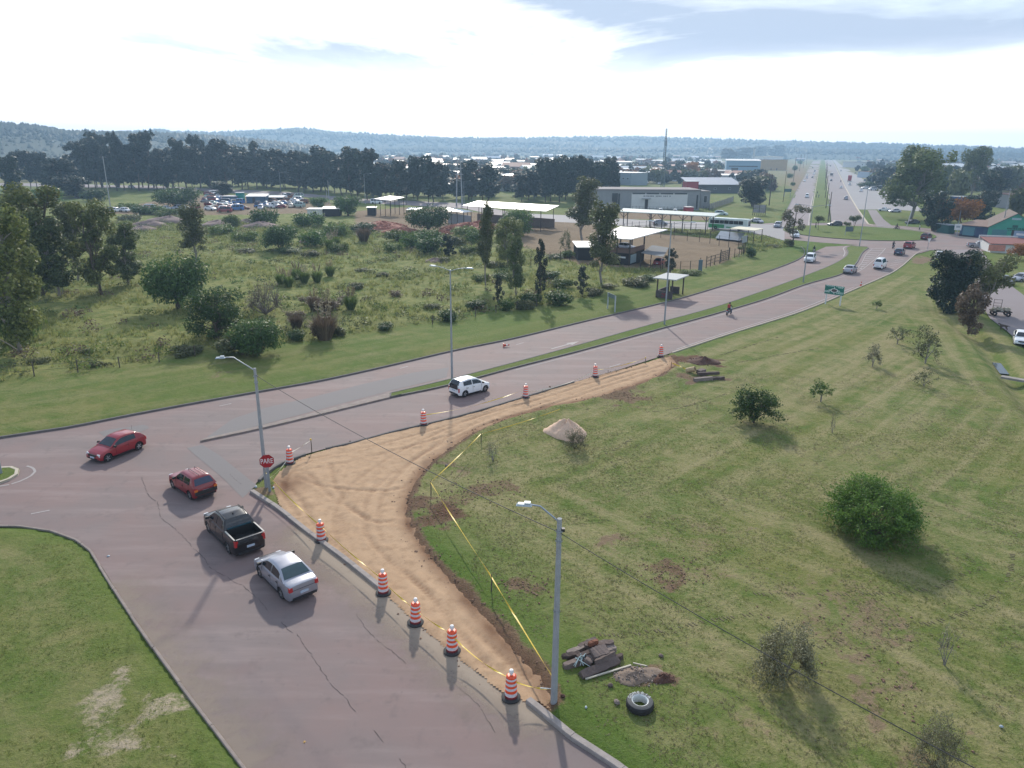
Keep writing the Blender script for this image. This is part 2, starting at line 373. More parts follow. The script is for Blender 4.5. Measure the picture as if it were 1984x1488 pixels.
RC = (P(1545, 442) + P(1781.5, 460) + P(1663, 437.5) + P(1663, 468)) / 4
RI = ((P(1545, 442) - P(1781.5, 460)).length + (P(1663, 437.5) - P(1663, 468)).length) / 4
print('roundabout', RC, RI)
circ = lambda c, r, n=72, z=0.0: [Vector((c.x + r * math.cos(2 * math.pi * k / n), c.y + r * math.sin(2 * math.pi * k / n), z)) for k in range(n)]
round_poly = circ(RC, RI + 11.0)
Lc_l = PP([(1512, 440), (1522, 414), (1543, 371), (1560.6, 338), (1570, 320), (1577, 310)]); Lc_r = PP([(1568, 434), (1573, 399), (1582, 348), (1587, 322), (1590, 310)])
Rc_l = PP([(1611, 433), (1606.6, 386), (1602.7, 348), (1600, 320), (1598.7, 310)]); Rc_r = PP([(1680, 434), (1660, 405), (1647.4, 383.4), (1637, 363), (1627, 341), (1617, 320), (1611, 310)])
far_l = Lc_l + Lc_r[::-1]; far_r = Rc_l + Rc_r[::-1]
lot_poly = PP([(1660, 406), (1728, 406), (1790, 410), (1760, 385), (1720, 371), (1700, 361), (1676, 349.5), (1648, 331), (1626, 317), (1618, 310), (1613, 310), (1619, 319), (1629, 341), (1639, 363), (1649, 383)])
west_poly = PP([(1520, 466), (1484, 457), (1440, 450), (1380, 445), (1240, 440), (1100, 431), (1000, 427), (1000, 413), (1100, 417), (1240, 426), (1380, 431), (1450, 433), (1520, 437)])
back_road = PP([(1000, 427), (900, 404), (700, 393), (560, 379), (300, 366), (0, 360), (-300, 356), (-300, 351), (0, 354), (300, 360), (560, 372), (700, 385), (900, 394), (1000, 413)])
east_poly = PP([(1690, 437), (1750, 443), (1800, 450), (1850, 458), (1910, 465), (1984, 473), (2200, 490), (2200, 512), (1984, 494), (1900, 486), (1803, 485), (1770, 494)])
drive_poly = PP([(1681, 407), (1698, 407), (1712, 425), (1735, 443), (1700, 440), (1692, 428)])
serv_poly = PP([(1826, 484), (1860, 515), (1888, 570), (1918, 617), (1950, 641), (1984, 671), (2100, 778), (2300, 800), (2130, 640), (1990, 577), (1962, 556), (1935, 530), (1912, 500), (1900, 484)])
ROADS = [('avenue', ave_poly, 'asphalt', 0.0), ('side_street', side_poly, 'asphalt_side', 0.004), ('roundabout', round_poly, 'asphalt', 0.008), ('avenue_carriageway', far_l, 'far_asphalt', 0.012), ('avenue_carriageway', far_r, 'far_asphalt', 0.012),
         ('parking_apron', lot_poly, 'lot_asphalt', 0.016), ('west_street', west_poly, 'lot_asphalt', 0.018), ('east_street', east_poly, 'asphalt', 0.020), ('driveway', drive_poly, 'far_asphalt', 0.024), ('service_road', serv_poly, 'far_asphalt', 0.028), ('back_road', back_road, 'far_asphalt', 0.032)]
for nm, poly, mt, z in ROADS:
    tag(MB().poly([(q.x, q.y, z) for q in poly]).build(nm, MATS[mt]), kind='structure')

# --- excavation outline
EX_L = PP([(1296, 690), (1200, 717), (1110, 742), (1000, 776), (883, 810), (755, 840), (679, 861), (628, 873), (584, 888), (545, 912), (528, 935), (535, 962), (548, 990), (600, 1037), (660, 1082), (735, 1143), (800, 1203), (870, 1262), (940, 1318), (985, 1352), (1018, 1361), (1062, 1362)])
EX_R = PP([(1062, 1362), (1046, 1322), (1000, 1275), (965, 1235), (930, 1195), (890, 1150), (850, 1100), (815, 1060), (795, 1025), (785, 990), (790, 960), (810, 925), (840, 890), (880, 862), (920, 837), (980, 813), (1050, 793), (1120, 778), (1180, 762), (1240, 743), (1285, 722), (1308, 704), (1296, 690)])
exL, exR = spline(EX_L, .6), spline(EX_R, .6)
ex_poly = exL + exR[1:-1]

# --- ground sheet (rectilinear, fine near the viewer, reaching the horizon)
def axis(a, b, step): return list(np.arange(a, b, step))
def geo(a, b, k):
    r = []; x = a; s = abs(a) * .02
    while x < b: r.append(x); s *= k; x += s
    return r + [b]
xs = np.array([-v for v in geo(300, 2950, 1.09)][::-1] + axis(-297, -130, 3.5) + axis(-130, -48, 1.0) + axis(-48, 62, .4) + axis(62, 130, .9) + axis(130, 300, 3.5) + geo(303, 2950, 1.09))
ys = np.array(axis(-60, 8, 4) + axis(8, 75, .4) + axis(75, 165, .9) + axis(165, 330, 2.2) + geo(334, 3300, 1.07))
X, Y = np.meshgrid(xs, ys); x = X.ravel(); y = Y.ravel()
near = (y < 340) & (np.abs(x) < 300)
D = np.full(x.shape, 500.0)
for nm, poly, mt, z in ROADS:
    pl = poly[::2] if len(poly) > 60 else poly
    bx = [q.x for q in poly]; by = [q.y for q in poly]
    m = (x > min(bx) - 8) & (x < max(bx) + 8) & (y > min(by) - 8) & (y < max(by) + 8)
    if nm in ('avenue', 'side_street'): m = near; pl = poly
    D[m] = np.minimum(D[m], sdf(x[m], y[m], pl))
EX = np.full(x.shape, 100.0); m = (x > -25) & (x < 30) & (y > 18) & (y < 85); EX[m] = sdf(x[m], y[m], ex_poly)
EXR = np.full(x.shape, 100.0); EXR[m] = linedist(x[m], y[m], exR)
wild_line = PP([(-420, 810), (-100, 768), (0, 748), (130, 726), (300, 706), (420, 685), (600, 664), (760, 638), (860, 622), (1000, 602), (1140, 580), (1210, 556), (1300, 532), (1400, 512), (1480, 490), (1545, 476), (1484, 460), (1380, 449)])
wild_poly = wild_line + PP([(1100, 436), (1000, 430), (900, 408), (700, 398), (560, 384), (300, 371), (0, 365), (-400, 362)])
WD = np.full(x.shape, 500.0); WD[near] = sdf(x[near], y[near], wild_poly)
ditch = PP([(1850, 622), (1885, 645), (1912, 672), (1932, 695), (1948, 716), (1966, 740), (1990, 770), (2080, 880)])
DD = np.full(x.shape, 100.0); m2 = (x > 25) & (x < 110) & (y > 20) & (y < 110); DD[m2] = linedist(x[m2], y[m2], ditch)
h = .11 * smooth01((D - .22) / .9) - .09 * (D <= .22)
h = np.where(D > .22, h + .10 * (vnoise(x, y, 4, 3) - .5) * smooth01((D - .5) / 3) + .35 * (vnoise(x, y, 22, 5) - .5) * smooth01((D - 2) / 8), h)
wmask = smooth01(-WD / 2.0)
h = np.where(D > .5, h + wmask * (.32 * (vnoise(x, y, 1.7, 8) - .35) + .5 * (vnoise(x, y, 8, 9) - .4)), h)
h = np.where(EX < 0, -.02 - .13 * smooth01((-EX - .1) / .4), h)
bank = (EX >= 0) & (EXR < 1.6) & (D > .4)
h = np.where(bank, h * smooth01(EXR / 1.6) + (.17 + .16 * (vnoise(x, y, .9, 12) - .4)) * smooth01((EXR - .05) / .35) * (1 - smooth01((EXR - .5) / 1.1)) , h)
h = np.where(DD < 3.0, h - .75 * (1 - smooth01(DD / 2.0)), h)
far = np.hypot(x, y)
GRID = (xs, ys, h.reshape(X.shape))
def ground_z(px_, py_):
    i = int(np.clip(np.searchsorted(xs, px_) - 1, 0, len(xs) - 2)); j = int(np.clip(np.searchsorted(ys, py_) - 1, 0, len(ys) - 2)); H_ = GRID[2]
    u = (px_ - xs[i]) / (xs[i + 1] - xs[i]); v = (py_ - ys[j]) / (ys[j + 1] - ys[j])
    return float((H_[j, i] * (1 - u) + H_[j, i + 1] * u) * (1 - v) + (H_[j + 1, i] * (1 - u) + H_[j + 1, i + 1] * u) * v)
def G(px, py):
    q = P(px, py); q.z = max(ground_z(q.x, q.y), -.02); return q
# cover masks
def blob(cx, cy, rx, ry):   # soft ellipse given in photo pixels, laid on the ground
    c = P(cx, cy); ex = P(cx + rx, cy) - c; ey = P(cx, cy - ry) - c
    det = ex.x * ey.y - ex.y * ey.x; am = min(3.0, .9 * max(ex.length, ey.length)); xo, yo = x, y
    xw = xo + (vnoise(xo, yo, 1.6, 91) - .5) * am + (vnoise(xo, yo, .6, 92) - .5) * am * .5; yw = yo + (vnoise(xo, yo, 1.6, 93) - .5) * am * 1.4 + (vnoise(xo, yo, .6, 94) - .5) * am * .6
    u = ((xw - c.x) * ey.y - (yw - c.y) * ey.x) / det; v = (ex.x * (yw - c.y) - ex.y * (xw - c.x)) / det
    q = u * u + v * v
    nz_ = vnoise(x, y, 1.3, int(cx)) * .9 + vnoise(x, y, .45, int(cy)) * .5
    return np.where(y > 5, np.clip((1.25 - q) * .9 * (.25 + nz_) * 1.3, 0, 1), 0)
dirt_a = np.zeros(x.shape); red_a = np.zeros(x.shape)
for b, wgt, rd in (((930, 950, 70, 22), .58, .5), ((850, 985, 50, 32), 1.0, 1.0), ((1025, 1140, 40, 20), .65, .5), ((1290, 1110, 50, 24), .7, .6), ((1210, 768, 75, 16), .75, .5), ((875, 907, 45, 9), .75, 0), ((1720, 1330, 50, 140), .58, .05), ((1640, 1190, 130, 65), .48, .05), ((1330, 1050, 190, 70), .38, .0), ((1180, 960, 110, 40), .36, .05),
                   ((1590, 1120, 190, 40), .40, .0), ((1255, 1312, 65, 18), .95, .5), ((1360, 702, 50, 9), .9, 1.0), ((1370, 735, 60, 9), .8, .5), ((1500, 690, 140, 22), .30, .3), ((1180, 1045, 40, 16), .6, .2), ((1450, 1430, 110, 60), .38, .0), ((1770, 1000, 100, 40), .25, .2),
                   ((510, 955, 22, 12), .8, .2), ((1790, 505, 25, 9), .95, .3), ((1880, 478, 70, 7), .9, 0), ((1590, 378, 14, 3), .9, 0), ((1545, 325, 10, 14), .95, .2), ((420, 735, 110, 14), .35, .2)):
    e = blob(*b); dirt_a = np.maximum(dirt_a, e * wgt); red_a = np.maximum(red_a, e * rd)
lots = [PP([(960, 455), (1050, 428), (1110, 428), (1200, 446), (1440, 470), (1440, 492), (1400, 510), (1350, 522), (1240, 522), (1120, 512), (1040, 488), (985, 470)]), PP([(690, 410), (800, 402), (960, 415), (980, 440), (950, 452), (860, 452), (760, 452), (690, 440)]), PP([(200, 405), (420, 375), (560, 380), (640, 395), (640, 414), (400, 418), (210, 416)]), PP([(1200, 412), (1380, 412), (1380, 428), (1200, 424)])]
for lp in lots:
    sd_ = sdf(x[near], y[near], lp); q = np.zeros(x.shape); q[near] = smooth01((3 - sd_) / 5); dirt_a = np.maximum(dirt_a, q * .92); red_a = np.maximum(red_a, q * .15)
bankd = np.where(EX >= -.3, np.clip(1.2 - EXR / (.35 + .9 * vnoise(x, y, 1.6, 17)), 0, 1), 0); left_tip = blob(520, 935, 30, 30) > .1
bankd = np.where(left_tip, bankd * .3, bankd)
dirt_a = np.maximum(dirt_a, bankd); red_a = np.maximum(red_a, bankd * .9)
sandy = blob(225, 1415, 150, 100); dirt_a = np.maximum(dirt_a, np.clip(sandy * 1.25, 0, 1) * .56)
lawnR = (WD > 1) & (x > -16) & (y < 130) & (D > 0)
dry_a = np.where(lawnR, .95, .35); dry_a = np.where((x < -8) & (y < 36), .55, dry_a)
dry_a = np.maximum(dry_a, sandy); dry_a = np.where(far > 170, .1, dry_a); dirt_a = np.maximum(dirt_a, .5 * smooth01((far - 380) / 150))
lush_a = np.clip(1.1 - EXR / 6.5, 0, 1) * (EX > 0) * (x > -9) * (y < 40) + np.clip(1 - D / 2.2, 0, 1) * .8
lush_a = np.maximum(lush_a, blob(1250, 1390, 230, 70) * .7); lush_a = np.maximum(lush_a, blob(1650, 455, 200, 40)); lush_a = np.clip(lush_a, 0, 1)
nverge = (WD > 0) & (D > .2) & (x < 45) & (y > 40) & (x < (y - 62) * .62 + 2) & (far < 170)
lush_a = np.where(nverge, np.clip(.05 + .6 * vnoise(x, y, 7, 71), 0, 1) * smooth01((x + 42) / 14), lush_a); dry_a = np.where(nverge, .22 + .35 * vnoise(x, y, 5, 72), dry_a)
dry_a = dry_a * (1 - .75 * lush_a)
mow_a = np.clip(np.where(lawnR, np.minimum(D, 60), np.minimum(D, 60)) / 60, 0, 1)
gm = np.stack([dirt_a, dry_a, lush_a, np.ones_like(x)], 1); gm2 = np.stack([mow_a, wmask * (far < 330), red_a, np.clip(sandy * 1.5, 0, 1)], 1)
nx, ny = len(xs), len(ys); ii = np.arange(ny - 1)[:, None] * nx + np.arange(nx - 1)[None, :]; ii = ii.ravel()
me = np_mesh('ground', np.stack([x, y, h], 1), np.stack([ii, ii + 1, ii + 1 + nx, ii + nx], 1), [MATS['ground_cover']], smooth=True)
for an, dat in (('cover', gm), ('cover2', gm2)):
    a = me.attributes.new(an, 'FLOAT_COLOR', 'POINT'); a.data.foreach_set('color', dat.astype(np.float32).ravel())
tag(obj('ground', me), kind='structure')

# --- excavated bay: compacted soil with real wheel ruts and tread marks
bx = np.arange(-17, 22.5, .12); by = np.arange(20, 79, .12); XX, YY = np.meshgrid(bx, by); fx = XX.ravel(); fy = YY.ravel()
sdx = sdf(fx, fy, ex_poly)
rut = np.zeros(fx.shape)
tracks = [[(1270, 705), (1150, 742), (1000, 790), (870, 842), (760, 900), (690, 960), (680, 1030), (720, 1090), (800, 1160), (900, 1250), (990, 1330)],
          [(1260, 715), (1100, 765), (960, 815), (850, 875), (780, 940), (760, 1000), (775, 1050), (830, 1110), (900, 1190), (980, 1280)],
          [(570, 905), (700, 880), (850, 840), (1000, 795), (1120, 760)], [(575, 925), (640, 945), (760, 950), (800, 930)], [(545, 935), (580, 965), (605, 1010), (650, 1060)], [(700, 1000), (640, 960), (600, 920)],
          [(600, 895), (560, 920), (552, 960), (580, 1000)], [(660, 1000), (668, 1040), (690, 1075), (740, 1120)], [(640, 900), (660, 960), (720, 1010), (760, 1010)]]
for ti, tr in enumerate(tracks):
    pl = spline(PP(tr), .5)
    for off in ((-.85, .85) if ti < 3 else (0,)):
        q = []
        for i, c in enumerate(pl):
            t = (pl[min(i + 1, len(pl) - 1)] - pl[max(i - 1, 0)]).normalized(); q.append(Vector((c.x - t.y * off, c.y + t.x * off, 0)))
        best = np.full(fx.shape, 1e9); along = np.zeros(fx.shape); side = np.zeros(fx.shape); acc = 0
        for a, b in zip(q[:-1], q[1:]):
            ex_, ey_ = b.x - a.x, b.y - a.y; L2 = ex_ * ex_ + ey_ * ey_
            if L2 < 1e-9: continue
            mm = np.abs(fx - a.x) + np.abs(fy - a.y) < 2.0
            wx, wy = fx[mm] - a.x, fy[mm] - a.y; t = np.clip((wx * ex_ + wy * ey_) / L2, 0, 1); dd = np.hypot(wx - ex_ * t, wy - ey_ * t)
            bb = best[mm]; up = dd < bb; bb[up] = dd[up]; best[mm] = bb
            al = along[mm]; al[up] = (acc + t * math.sqrt(L2))[up]; along[mm] = al
            acc += math.sqrt(L2)
        prof = np.exp(-(best / .17) ** 4); lug = .5 + .5 * np.sin(along * 2 * math.pi / .30 + best * 14)
        fade = .3 + .9 * vnoise(fx, fy, 3.0, ti + 50)
        rut -= fade * prof * (.020 + .034 * lug) ; rut += fade * .018 * np.exp(-((best - .38) / .10) ** 2)
z = rut + .05 * (vnoise(fx, fy, 2.6, 21) - .5) + .045 * (vnoise(fx, fy, .45, 22) - .5) + .04
z = np.where(sdx > -.5, z - .0 + .10 * smooth01((sdx + .5) / .5) * 0, z)
keep = (sdx < .05) | ((sdx < .5) & (linedist(fx, fy, exR[::2]) < .55) & (sdf(fx, fy, side_poly) > .4) & (sdf(fx, fy, ave_poly) > .4)); idx = -np.ones(fx.shape, int); idx[keep] = np.arange(keep.sum())
nbx = len(bx); jj = (np.arange(len(by) - 1)[:, None] * nbx + np.arange(nbx - 1)[None, :]).ravel(); qd = np.stack([jj, jj + 1, jj + 1 + nbx, jj + nbx], 1); qd = qd[keep[qd].all(1)]
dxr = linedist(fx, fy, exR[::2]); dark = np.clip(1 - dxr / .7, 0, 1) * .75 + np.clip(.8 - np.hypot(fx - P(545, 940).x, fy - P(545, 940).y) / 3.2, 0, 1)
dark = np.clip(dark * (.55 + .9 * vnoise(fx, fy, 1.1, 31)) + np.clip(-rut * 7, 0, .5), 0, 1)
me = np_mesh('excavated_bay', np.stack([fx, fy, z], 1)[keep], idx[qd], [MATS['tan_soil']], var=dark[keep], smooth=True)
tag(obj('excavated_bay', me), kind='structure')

# --- kerbs
def strip_mesh(name, pl, wdt, hgt, mat, z0=-.05, side=1, parent=None):
    """kerb section swept along a line; side=+1 puts the width to the left of the line"""
    sec = [(0, z0), (0.015, hgt - .03), (.035, hgt), (wdt - .02, hgt), (wdt, hgt - .02), (wdt, z0)]
    V = []; Fc = []
    for i, c in enumerate(pl):
        t = pl[min(i + 1, len(pl) - 1)] - pl[max(i - 1, 0)]; t = Vector((t.x, t.y, 0)).normalized(); nrm = Vector((-t.y, t.x, 0)) * side
        V += [(c.x + nrm.x * a, c.y + nrm.y * a, b) for a, b in sec]
    k = len(sec)
    for i in range(len(pl) - 1):
        for j in range(k - 1): Fc.append((i * k + j, i * k + j + 1, (i + 1) * k + j + 1, (i + 1) * k + j))
    Fc += [tuple(range(k)), tuple((len(pl) - 1) * k + j for j in range(k))[::-1]]
    return MB().add(V, Fc).build(name, mat, parent)
def kerb(pl, mat, wdt=.18, hgt=.14, side=1, stone=None):
    if not stone: return tag(strip_mesh('kerb', pl, wdt, hgt, mat, side=side), kind='structure')
    root = thing('kerb', None, None, (0, 0, 0)); root['kind'] = 'structure'
    f = resample(pl, .25); n = max(2, int(stone / .25)); i = 0
    while i < len(f) - 2:
        k = n + random.choice((-1, 0, 0, 1)); seg = [q.copy() for q in f[i:i + k + 1]]
        if len(seg) < 2: break
        d0 = (seg[1] - seg[0]).normalized(); d1 = (seg[-1] - seg[-2]).normalized(); seg[0] += d0 * .012; seg[-1] -= d1 * .012
        o = strip_mesh('kerb_stone', seg, wdt, hgt + random.uniform(-.012, .012), mat, side=side, parent=root); o.location.x += random.uniform(-.012, .012); o.rotation_euler = (0, 0, 0)
        i += k
    return root
kerb(sN, dark_conc, .20, .15, 1); kerb(sNW, dark_conc, .2, .13, 1)
kerb(sS, yellow_line, .18, .10, 1)
kerb(sK, dark_conc, .20, .13, 1, stone=2.5)
kerb(spline(PP([(590, 881), (545, 898), (515, 916), (497, 935)]), .5), dark_conc, .22, .14, 1, stone=2.0)
kerb(sSR, concrete, .30, .17, 1, stone=2.5); kerb(sSR2, concrete, .30, .17, 1, stone=2.5)
kerb(sSL, M('kerb_worn', (.26, .215, .19), .95, var=.35, scale=2.0, bump=.5), .15, .06, 1, stone=3.0)
def island(name, poly, z=.11, kmat=dark_conc, kw=.2):
    pl = [Vector((q.x, q.y, 0)) for q in poly]
    area = sum(a.x * b.y - b.x * a.y for a, b in zip(pl, pl[1:] + pl[:1]))
    if area < 0: pl = pl[::-1]
    io = tag(MB().poly([(q.x, q.y, z) for q in pl]).build(name, MATS['ground_cover']), kind='structure'); ia = io.data.attributes.new('cover', 'FLOAT_COLOR', 'POINT'); ia.data.foreach_set('color', [0., .25, .75, 1.] * len(pl))
    kerb(pl + [pl[0], pl[1]], kmat, kw, .135, 1)
# splitter island and narrow median between the carriageways
Mu = PP([(506, 827), (628, 797), (755, 763), (873, 735), (1000, 702), (1128, 667), (1255, 631), (1383, 596), (1484, 562), (1560.6, 534), (1612, 513), (1637, 498), (1642, 489), (1639, 481), (1648, 477)])
Ml = PP([(1681, 479), (1683, 481), (1671, 491), (1658, 513), (1630, 532), (1561, 552), (1484, 580), (1383, 610), (1255, 645), (1128, 680), (1000, 713), (873, 747), (755, 772), (628, 803), (506, 832)])
tip = PP([(388, 857), (396, 852)])
wide = spline(Mu[2:], 1.2) + spline(Ml[:13], 1.2)
island('median', wide)
nar = spline([tip[1]] + Mu[:3], 1.0); narl = spline(Ml[12:] + [tip[0]], 1.0)
pl = nar + narl; tag(MB().prism([(q.x, q.y) for q in pl][::-1], -.04, .13).build('median_nose', M('kerb_worn', (.26, .215, .19))), kind='structure')
island('roundabout_island', circ(RC, RI), .16)
island('traffic_island', spline(PP([(-120, 930), (-40, 912), (0, 907), (25, 906), (38, 911), (36, 921), (20, 931), (0, 938), (-60, 950), (-120, 958)]), .5, True), .12, yellow_line, .25)
medl = Lc_r[:]; island('far_median', PP([(1570, 433), (1574, 399), (1583, 348), (1588, 322), (1591, 310), (1598, 310), (1599.5, 320), (1602, 348), (1606, 386), (1609.5, 432)]), .12, yellow_line, .25)
# kerbs of the far carriageways
kerb(Lc_l, dark_conc, .3, .12, 1); kerb(Rc_r, yellow_line, .5, .14, -1)
kerb(spline(PP([(1680, 434), (1692, 437.5), (1720, 440), (1750, 443), (1800, 450), (1850, 458), (1910, 465), (1984, 473)]), 2), yellow_line, .4, .13, 1)

# --- thin things lying on the asphalt: repairs, markings, sand, cracks
def sheet(name, pts, z, mat): return tag(MB().poly([(q.x, q.y, z) for q in pts]).build(name, mat), kind='structure')
def wob(pts, a, step=.6):
    q = spline(pts, step, True); return [Vector((c.x + random.uniform(-a, a), c.y + random.uniform(-a, a), 0)) for c in q]
AP = MATS['asphalt_patch']
sheet('road_repair', PP([(362, 868), (392, 862), (425, 882), (497, 940), (470, 965), (430, 925)]), .010, AP)
sheet('road_repair', PP([(515, 790), (600, 771), (700, 745), (800, 722), (870, 712), (865, 731), (755, 757), (628, 791), (508, 823), (420, 846), (400, 848), (450, 812)]), .010, AP)
sheet('road_repair', wob(PP([(190, 838), (215, 832), (250, 828), (280, 822), (290, 830), (270, 838), (230, 838), (200, 845)]), .12), .010, AP)
def ribbon(name, px, wd, mat, z=.014, jit=0.0, step=.35):
    pl = spline(PP(px), step); V = []; Fc = []
    for i, c in enumerate(pl):
        t = (pl[min(i + 1, len(pl) - 1)] - pl[max(i - 1, 0)]).normalized(); n = Vector((-t.y, t.x, 0)); c = c + n * random.uniform(-jit, jit); ww = wd * (1 if not jit else random.uniform(.3, 1.4)) / 2
        V += [(c.x + n.x * ww, c.y + n.y * ww, z), (c.x - n.x * ww, c.y - n.y * ww, z)]
    for i in range(len(pl) - 1): Fc.append((2 * i, 2 * i + 1, 2 * i + 3, 2 * i + 2))
    return tag(MB().add(V, Fc).build(name, mat), kind='structure')
crk = M('crack_dark', (.075, .06, .06), .95)
for c in ([(575, 1228), (590, 1252), (605, 1270), (640, 1322), (668, 1350), (690, 1382), (725, 1415), (745, 1440), (775, 1470), (800, 1500)], [(274, 925), (285, 955), (305, 972), (312, 1005), (345, 1030), (375, 1062), (405, 1098), (440, 1118)], [(470, 1135), (500, 1160), (520, 1185), (545, 1205), (570, 1228)], [(440, 1118), (470, 1135)], [(420, 905), (445, 918), (470, 940)], [(1000, 1470), (960, 1420), (930, 1370), (860, 1310)], [(690, 1190), (730, 1240), (790, 1290)]):
    pl_c = c
    for i_ in range(len(pl_c) - 1):
        if random.random() < .8: ribbon('road_crack', [pl_c[i_], ((pl_c[i_][0] * .4 + pl_c[i_ + 1][0] * .6) + random.uniform(-4, 4), pl_c[i_][1] * .4 + pl_c[i_ + 1][1] * .6), ((pl_c[i_][0] * .08 + pl_c[i_ + 1][0] * .92), pl_c[i_][1] * .08 + pl_c[i_ + 1][1] * .92)], .026, crk, .012, .035, .16)
for c in ([(690, 716), (705, 712.5)], [(425, 787), (448, 782)], [(775, 714), (790, 710)], [(1000, 668), (1015, 664)], [(1180, 712), (1202, 705)]):
    ribbon('lane_dash', c, .14, white_line, .013)
ar = P(1098, 668); ad = (P(1115, 663) - P(1082, 672)).normalized(); an = Vector((-ad.y, ad.x, 0))
sheet('lane_arrow', [ar + ad * a + an * b for a, b in ((-2.6, -.12), (0.4, -.12), (.4, -.5), (2.2, 0), (.4, .5), (.4, .12), (-2.6, .12))], .013, white_line)
ribbon('edge_line', [(52, 903), (62, 906), (68, 914), (60, 922), (40, 932), (22, 938)], .16, white_line, .013)
ribbon('edge_line', [(-10, 944), (8, 941), (18, 939)], .16, white_line, .013)
ribbon('edge_line', [(60, 996), (80, 992), (96, 989)], .14, white_line, .013)
ribbon('edge_line', [(1655, 556), (1600, 579), (1540, 603), (1484, 621), (1400, 647), (1310, 677)], .14, white_line, .013)
ribbon('edge_line', [(1690, 482), (1678, 493), (1666, 514), (1638, 534), (1561, 556), (1484, 584), (1383, 614), (1255, 649), (1128, 684), (1000, 717)], .12, white_line, .013)
ribbon('edge_line', [(1634, 497), (1637, 489), (1634, 481), (1640, 477)], .2, white_line, .013)
ribbon('edge_line', [(1566, 440), (1571, 400), (1575, 380)], .35, white_line, .02)
hm = thing('hatched_marking', None, None); hm['kind'] = 'structure'
for k in range(11):
    t = k / 10; a = P(1686 + (1666 - 1686) * t ** .8, 482 + (521 - 482) * t, .016); b = P(1714 + (1672 - 1714) * t ** 1.6, 481 + (519 - 481) * t, .016)
    if t > .2: b = P(1712 - 42 * (t ** 1.3), 480 + 39 * t, .016)
    u = Vector((0, .22, 0)); MB().poly([a - u, b - u, b + u, a + u]).build('stripe', white_line, hm)
ribbon('edge_line', [(1716, 481), (1708, 490), (1694, 503), (1676, 518), (1660, 528)], .14, white_line, .013)
hm = thing('hatched_marking', None, None); hm['kind'] = 'structure'
for k in range(13):
    t = k / 12; a = P(1722 + (1766 - 1722) * t, 528 + (491 - 528) * t, .016); b = P(1714 + (1753 - 1714) * t - 4, 527 + (489 - 527) * t, .016)
    u = Vector((0, .25, 0)); MB().poly([a - u, b - u, b + u, a + u]).build('stripe', white_line, hm)
# sand washed over the side street edge
def dust(line_px, inner, amt=.9, name='sand_spill'):
    pl = spline(PP(line_px), .5); V = []; Q = []; va = []
    prof = [(0.15, amt), (-.4, amt * .95), (-1.0, amt * .6), (-1.8, amt * .25), (-inner, 0)]
    for i, c in enumerate(pl):
        t = (pl[min(i + 1, len(pl) - 1)] - pl[max(i - 1, 0)]).normalized(); n = Vector((-t.y, t.x, 0)); e = min(1, i / 4, (len(pl) - 1 - i) / 4)
        for o_, v_ in prof: V.append((c.x + n.x * o_, c.y + n.y * o_, .016)); va.append(v_ * e)
    k = len(prof)
    for i in range(len(pl) - 1):
        for j in range(k - 1): Q.append((i * k + j, i * k + j + 1, (i + 1) * k + j + 1, (i + 1) * k + j))
    return tag(obj(name, np_mesh(name, np.array(V), np.array(Q), [MATS['sand_dust']], var=va)), kind='structure')
dust([(560, 1010), (600, 1042), (660, 1087), (735, 1147), (800, 1202), (870, 1260), (940, 1314), (1018, 1364), (1060, 1396), (1120, 1450)], 2.9)
# left edge dust: same strip, laid to the street side
pl_l = [(540, 1575), (478, 1488), (430, 1425), (380, 1360), (320, 1280), (270, 1210), (230, 1150), (205, 1108)]
dust(pl_l, 2.2, .5)
# ditch water
wl = spline(ditch[3:5], 1.0); V = []; Fc = []
for i, c in enumerate(wl):
    t = (wl[min(i + 1, len(wl) - 1)] - wl[max(i - 1, 0)]).normalized(); n = Vector((-t.y, t.x, 0)) * .42; V += [(c.x + n.x, c.y + n.y, -.45), (c.x - n.x, c.y - n.y, -.45)]
for i in range(len(wl) - 1): Fc.append((2 * i, 2 * i + 1, 2 * i + 3, 2 * i + 2))
tag(MB().add(V, Fc).build('water', M('ditch_water', (.03, .04, .04), .05, var=.2)), kind='structure')

# --- tread marks pressed into the lawn
tread = M('tread_soil', (.120, .105, .052), .95, var=.35, scale=5)
for tr in ([(1700, 1212), (1770, 1208), (1840, 1196), (1900, 1172), (1940, 1142), (1958, 1105), (1962, 1070)], [(1440, 1152), (1530, 1150), (1610, 1152), (1700, 1150), (1780, 1144), (1840, 1128), (1880, 1105)], [(1120, 1228), (1200, 1232), (1300, 1218), (1390, 1200), (1470, 1190)], [(1560, 1262), (1600, 1250), (1640, 1235)], [(1250, 800), (1310, 792), (1370, 776), (1410, 762)], [(1395, 690), (1450, 672), (1510, 654)], [(1420, 705), (1500, 690), (1590, 676)], [(1170, 880), (1200, 868), (1225, 850)]):
    f_ = resample(spline(PP(tr), .5), .20); mb = MB()
    for i_ in range(1, len(f_) - 1):
        if random.random() < .38: continue
        t = (f_[i_ + 1] - f_[i_ - 1]).normalized(); c = f_[i_] + Vector((-t.y, t.x, 0)) * random.uniform(-.05, .05)
        mb.box((c.x, c.y, ground_z(c.x, c.y) + .004), (.07 * random.uniform(.6, 1.3), .26 * random.uniform(.5, 1.2), .03), rz=math.atan2(t.y, t.x) + .35)
    tag(mb.build('wheel_track', tread), kind='structure')

